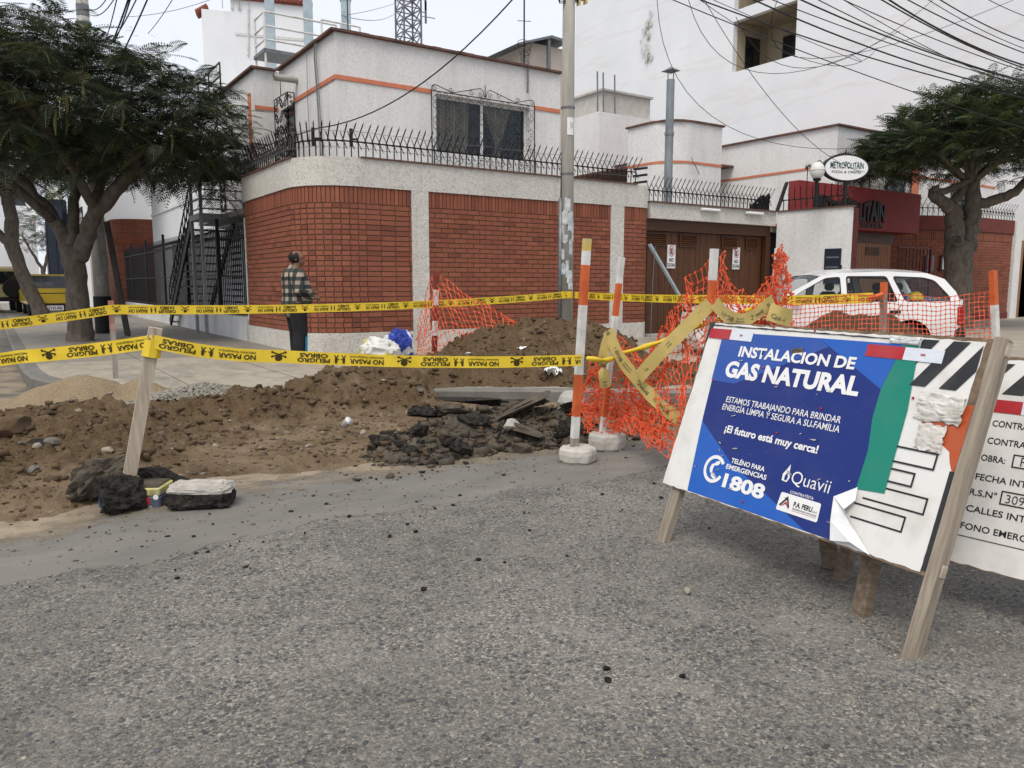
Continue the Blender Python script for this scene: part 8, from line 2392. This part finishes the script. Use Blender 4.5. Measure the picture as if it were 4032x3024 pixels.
# loose crumbs on the road
crumbs = [(690, 1105), (630, 1135), (1030, 1235), (1327, 1525), (1353, 1117), (1145, 1165), (500, 1147), (545, 1192), (155, 1158), (415, 1100), (740, 1133), (610, 1122), (990, 1085), (1090, 1240), (1230, 1225), (1325, 1497), (1500, 1515), (1210, 1070), (830, 1180), (1550, 1160), (1440, 1090), (905, 1305)]
for i, (u_, v_) in enumerate(crumbs):
    d = 3055 * 1.35 / (v_ * 1.8228 - 1118) * 1.0; x, y = place(u_ * 1.8228, d)
    s = rb.uniform(.008, .016)
    rock('asphalt_crumb', 'small black asphalt crumb lying loose on the road', 'crumb', (x, y, s * .5), (s * 1.3, s, s * .7), AL, 200 + i, (0, 0, rb.uniform(0, 3)), 'loose crumbs on the road', sub_=1)
d = 3055 * 1.35 / (1313 * 1.8228 - 1118); x, y = place(1505 * 1.8228, d); rock('stone', 'white grey pebble lying alone on the road below the blue board', 'stone', (x, y, .014), (.026, .018, .015), MATS['stone_pale'], 300, (0, 0, .8), sub_=2)
# plastic cup and scraps
cu_ = MB(); cu_.lathe([(.030, 0), (.038, .085), (.040, .088)], 16, T(2.55, 6.48, .09) @ RX(.9) @ RY(.3)); mat('plastic_clear', (.62, .62, .60), rough=.3); tag(cu_.build('plastic_cup', MATS['plastic_clear'], smooth=True), 'clear plastic cup tipped over on the soil', 'cup')
def scrap(label, x, y, z, s, seed, m='white_print', cat='litter', nm='paper_scrap', up=.5):
    r = np.random.default_rng(seed); nx = 9
    u, v_ = np.meshgrid(np.linspace(-1, 1, nx), np.linspace(-1, 1, nx), indexing='ij')
    X = u * s * (1 + .4 * (vnoise(u * 2 + 3, v_ * 2 + 3, seed) - .5)); Y = v_ * s * .7 * (1 + .5 * (vnoise(u * 2 + 9, v_ * 2, seed + 1) - .5)); Z = s * up * (vnoise(u * 2.3 + 5, v_ * 2.3 + 5, seed + 2) + .5 * vnoise(u * 5 + 5, v_ * 5 + 5, seed + 3))
    idx = np.arange(nx * nx).reshape(nx, nx); q = np.stack([idx[:-1, :-1], idx[1:, :-1], idx[1:, 1:], idx[:-1, 1:]], -1).reshape(-1, 4)
    o = link(nm, mesh_np(nm, np.stack([X, Y, Z], -1).reshape(-1, 3), q), MATS[m]); o.location = (x, y, z); return tag(o, label, cat)
def soil_z(x, y):
    h, b_, _ = soil_height(np.array([x]), np.array([y])); return float(h[0] + b_[0] * .55)
scrap('white crumpled paper high on the soil mound by the pole', 6.1, 8.75, soil_z(6.1, 8.75), .10, 3); scrap('white scrap on the bank above the kerb', 4.9, 8.2, soil_z(4.9, 8.2), .05, 5); scrap('white plastic lump by the tall orange stake', 5.5, 7.3, .22, .12, 7, up=1.2); scrap('white bag snagged at the pole foot', 8.45, 11.0, .30, .12, 9, up=1.6); scrap('white paper ball in the left gutter by the kerb', .35, 10.6, .01, .08, 11)
# sacks by the wall
def sack(label, loc, size, seed, col, col2, rz):
    bm = bmesh.new(); bmesh.ops.create_icosphere(bm, subdivisions=4, radius=1)
    from mathutils import noise as mn
    for v in bm.verts:
        p = v.co.copy(); p = Vector([abs(c_) ** .6 * (1 if c_ > 0 else -1) for c_ in p])
        w_ = 1 - .45 * max(0, p.z) ** 2
        p = Vector((p.x * w_, p.y * w_, p.z))
        q = p + Vector((seed, seed * 2, 0)); f_ = 1 + .30 * mn.noise(q * 1.6) + .34 * abs(mn.noise(q * 3.1)) - .20 * abs(mn.noise(q * 7))
        v.co = Vector((p.x * size[0] * f_, p.y * size[1] * f_, max(-.98, p.z * f_) * size[2]))
    me = bpy.data.meshes.new('sack'); bm.to_mesh(me); bm.free()
    nm = 'sack_mat_%d' % seed; m, n, b = nodes_of(nm); v = coords(n)
    f_ = noise(n, v, 2.2, 2, .4, 1.0); n.links.new(ramp(n, f_, [(.55, col), (.58, col2)]), b.inputs['Base Color']); b.inputs['Roughness'].default_value = .45; bump(n, b, noise(n, v, 12, 4), .4, .02)
    o = link('sack', me, m, smooth=False); o.location = loc; o.rotation_euler = (.15, .2, rz); return tag(o, label, 'sack', 'empty sacks by the wall')
sack('crumpled blue and white plastic sack standing against the white wall', (5.62, 11.75, .36), (.24, .16, .25), 3, (.02, .05, .34), (.66, .67, .70), .3)
sack('white plastic sack with yellow print slumped before the blue one', (5.22, 11.55, .30), (.30, .2, .17), 8, (.66, .66, .63), (.50, .45, .14), -.4)
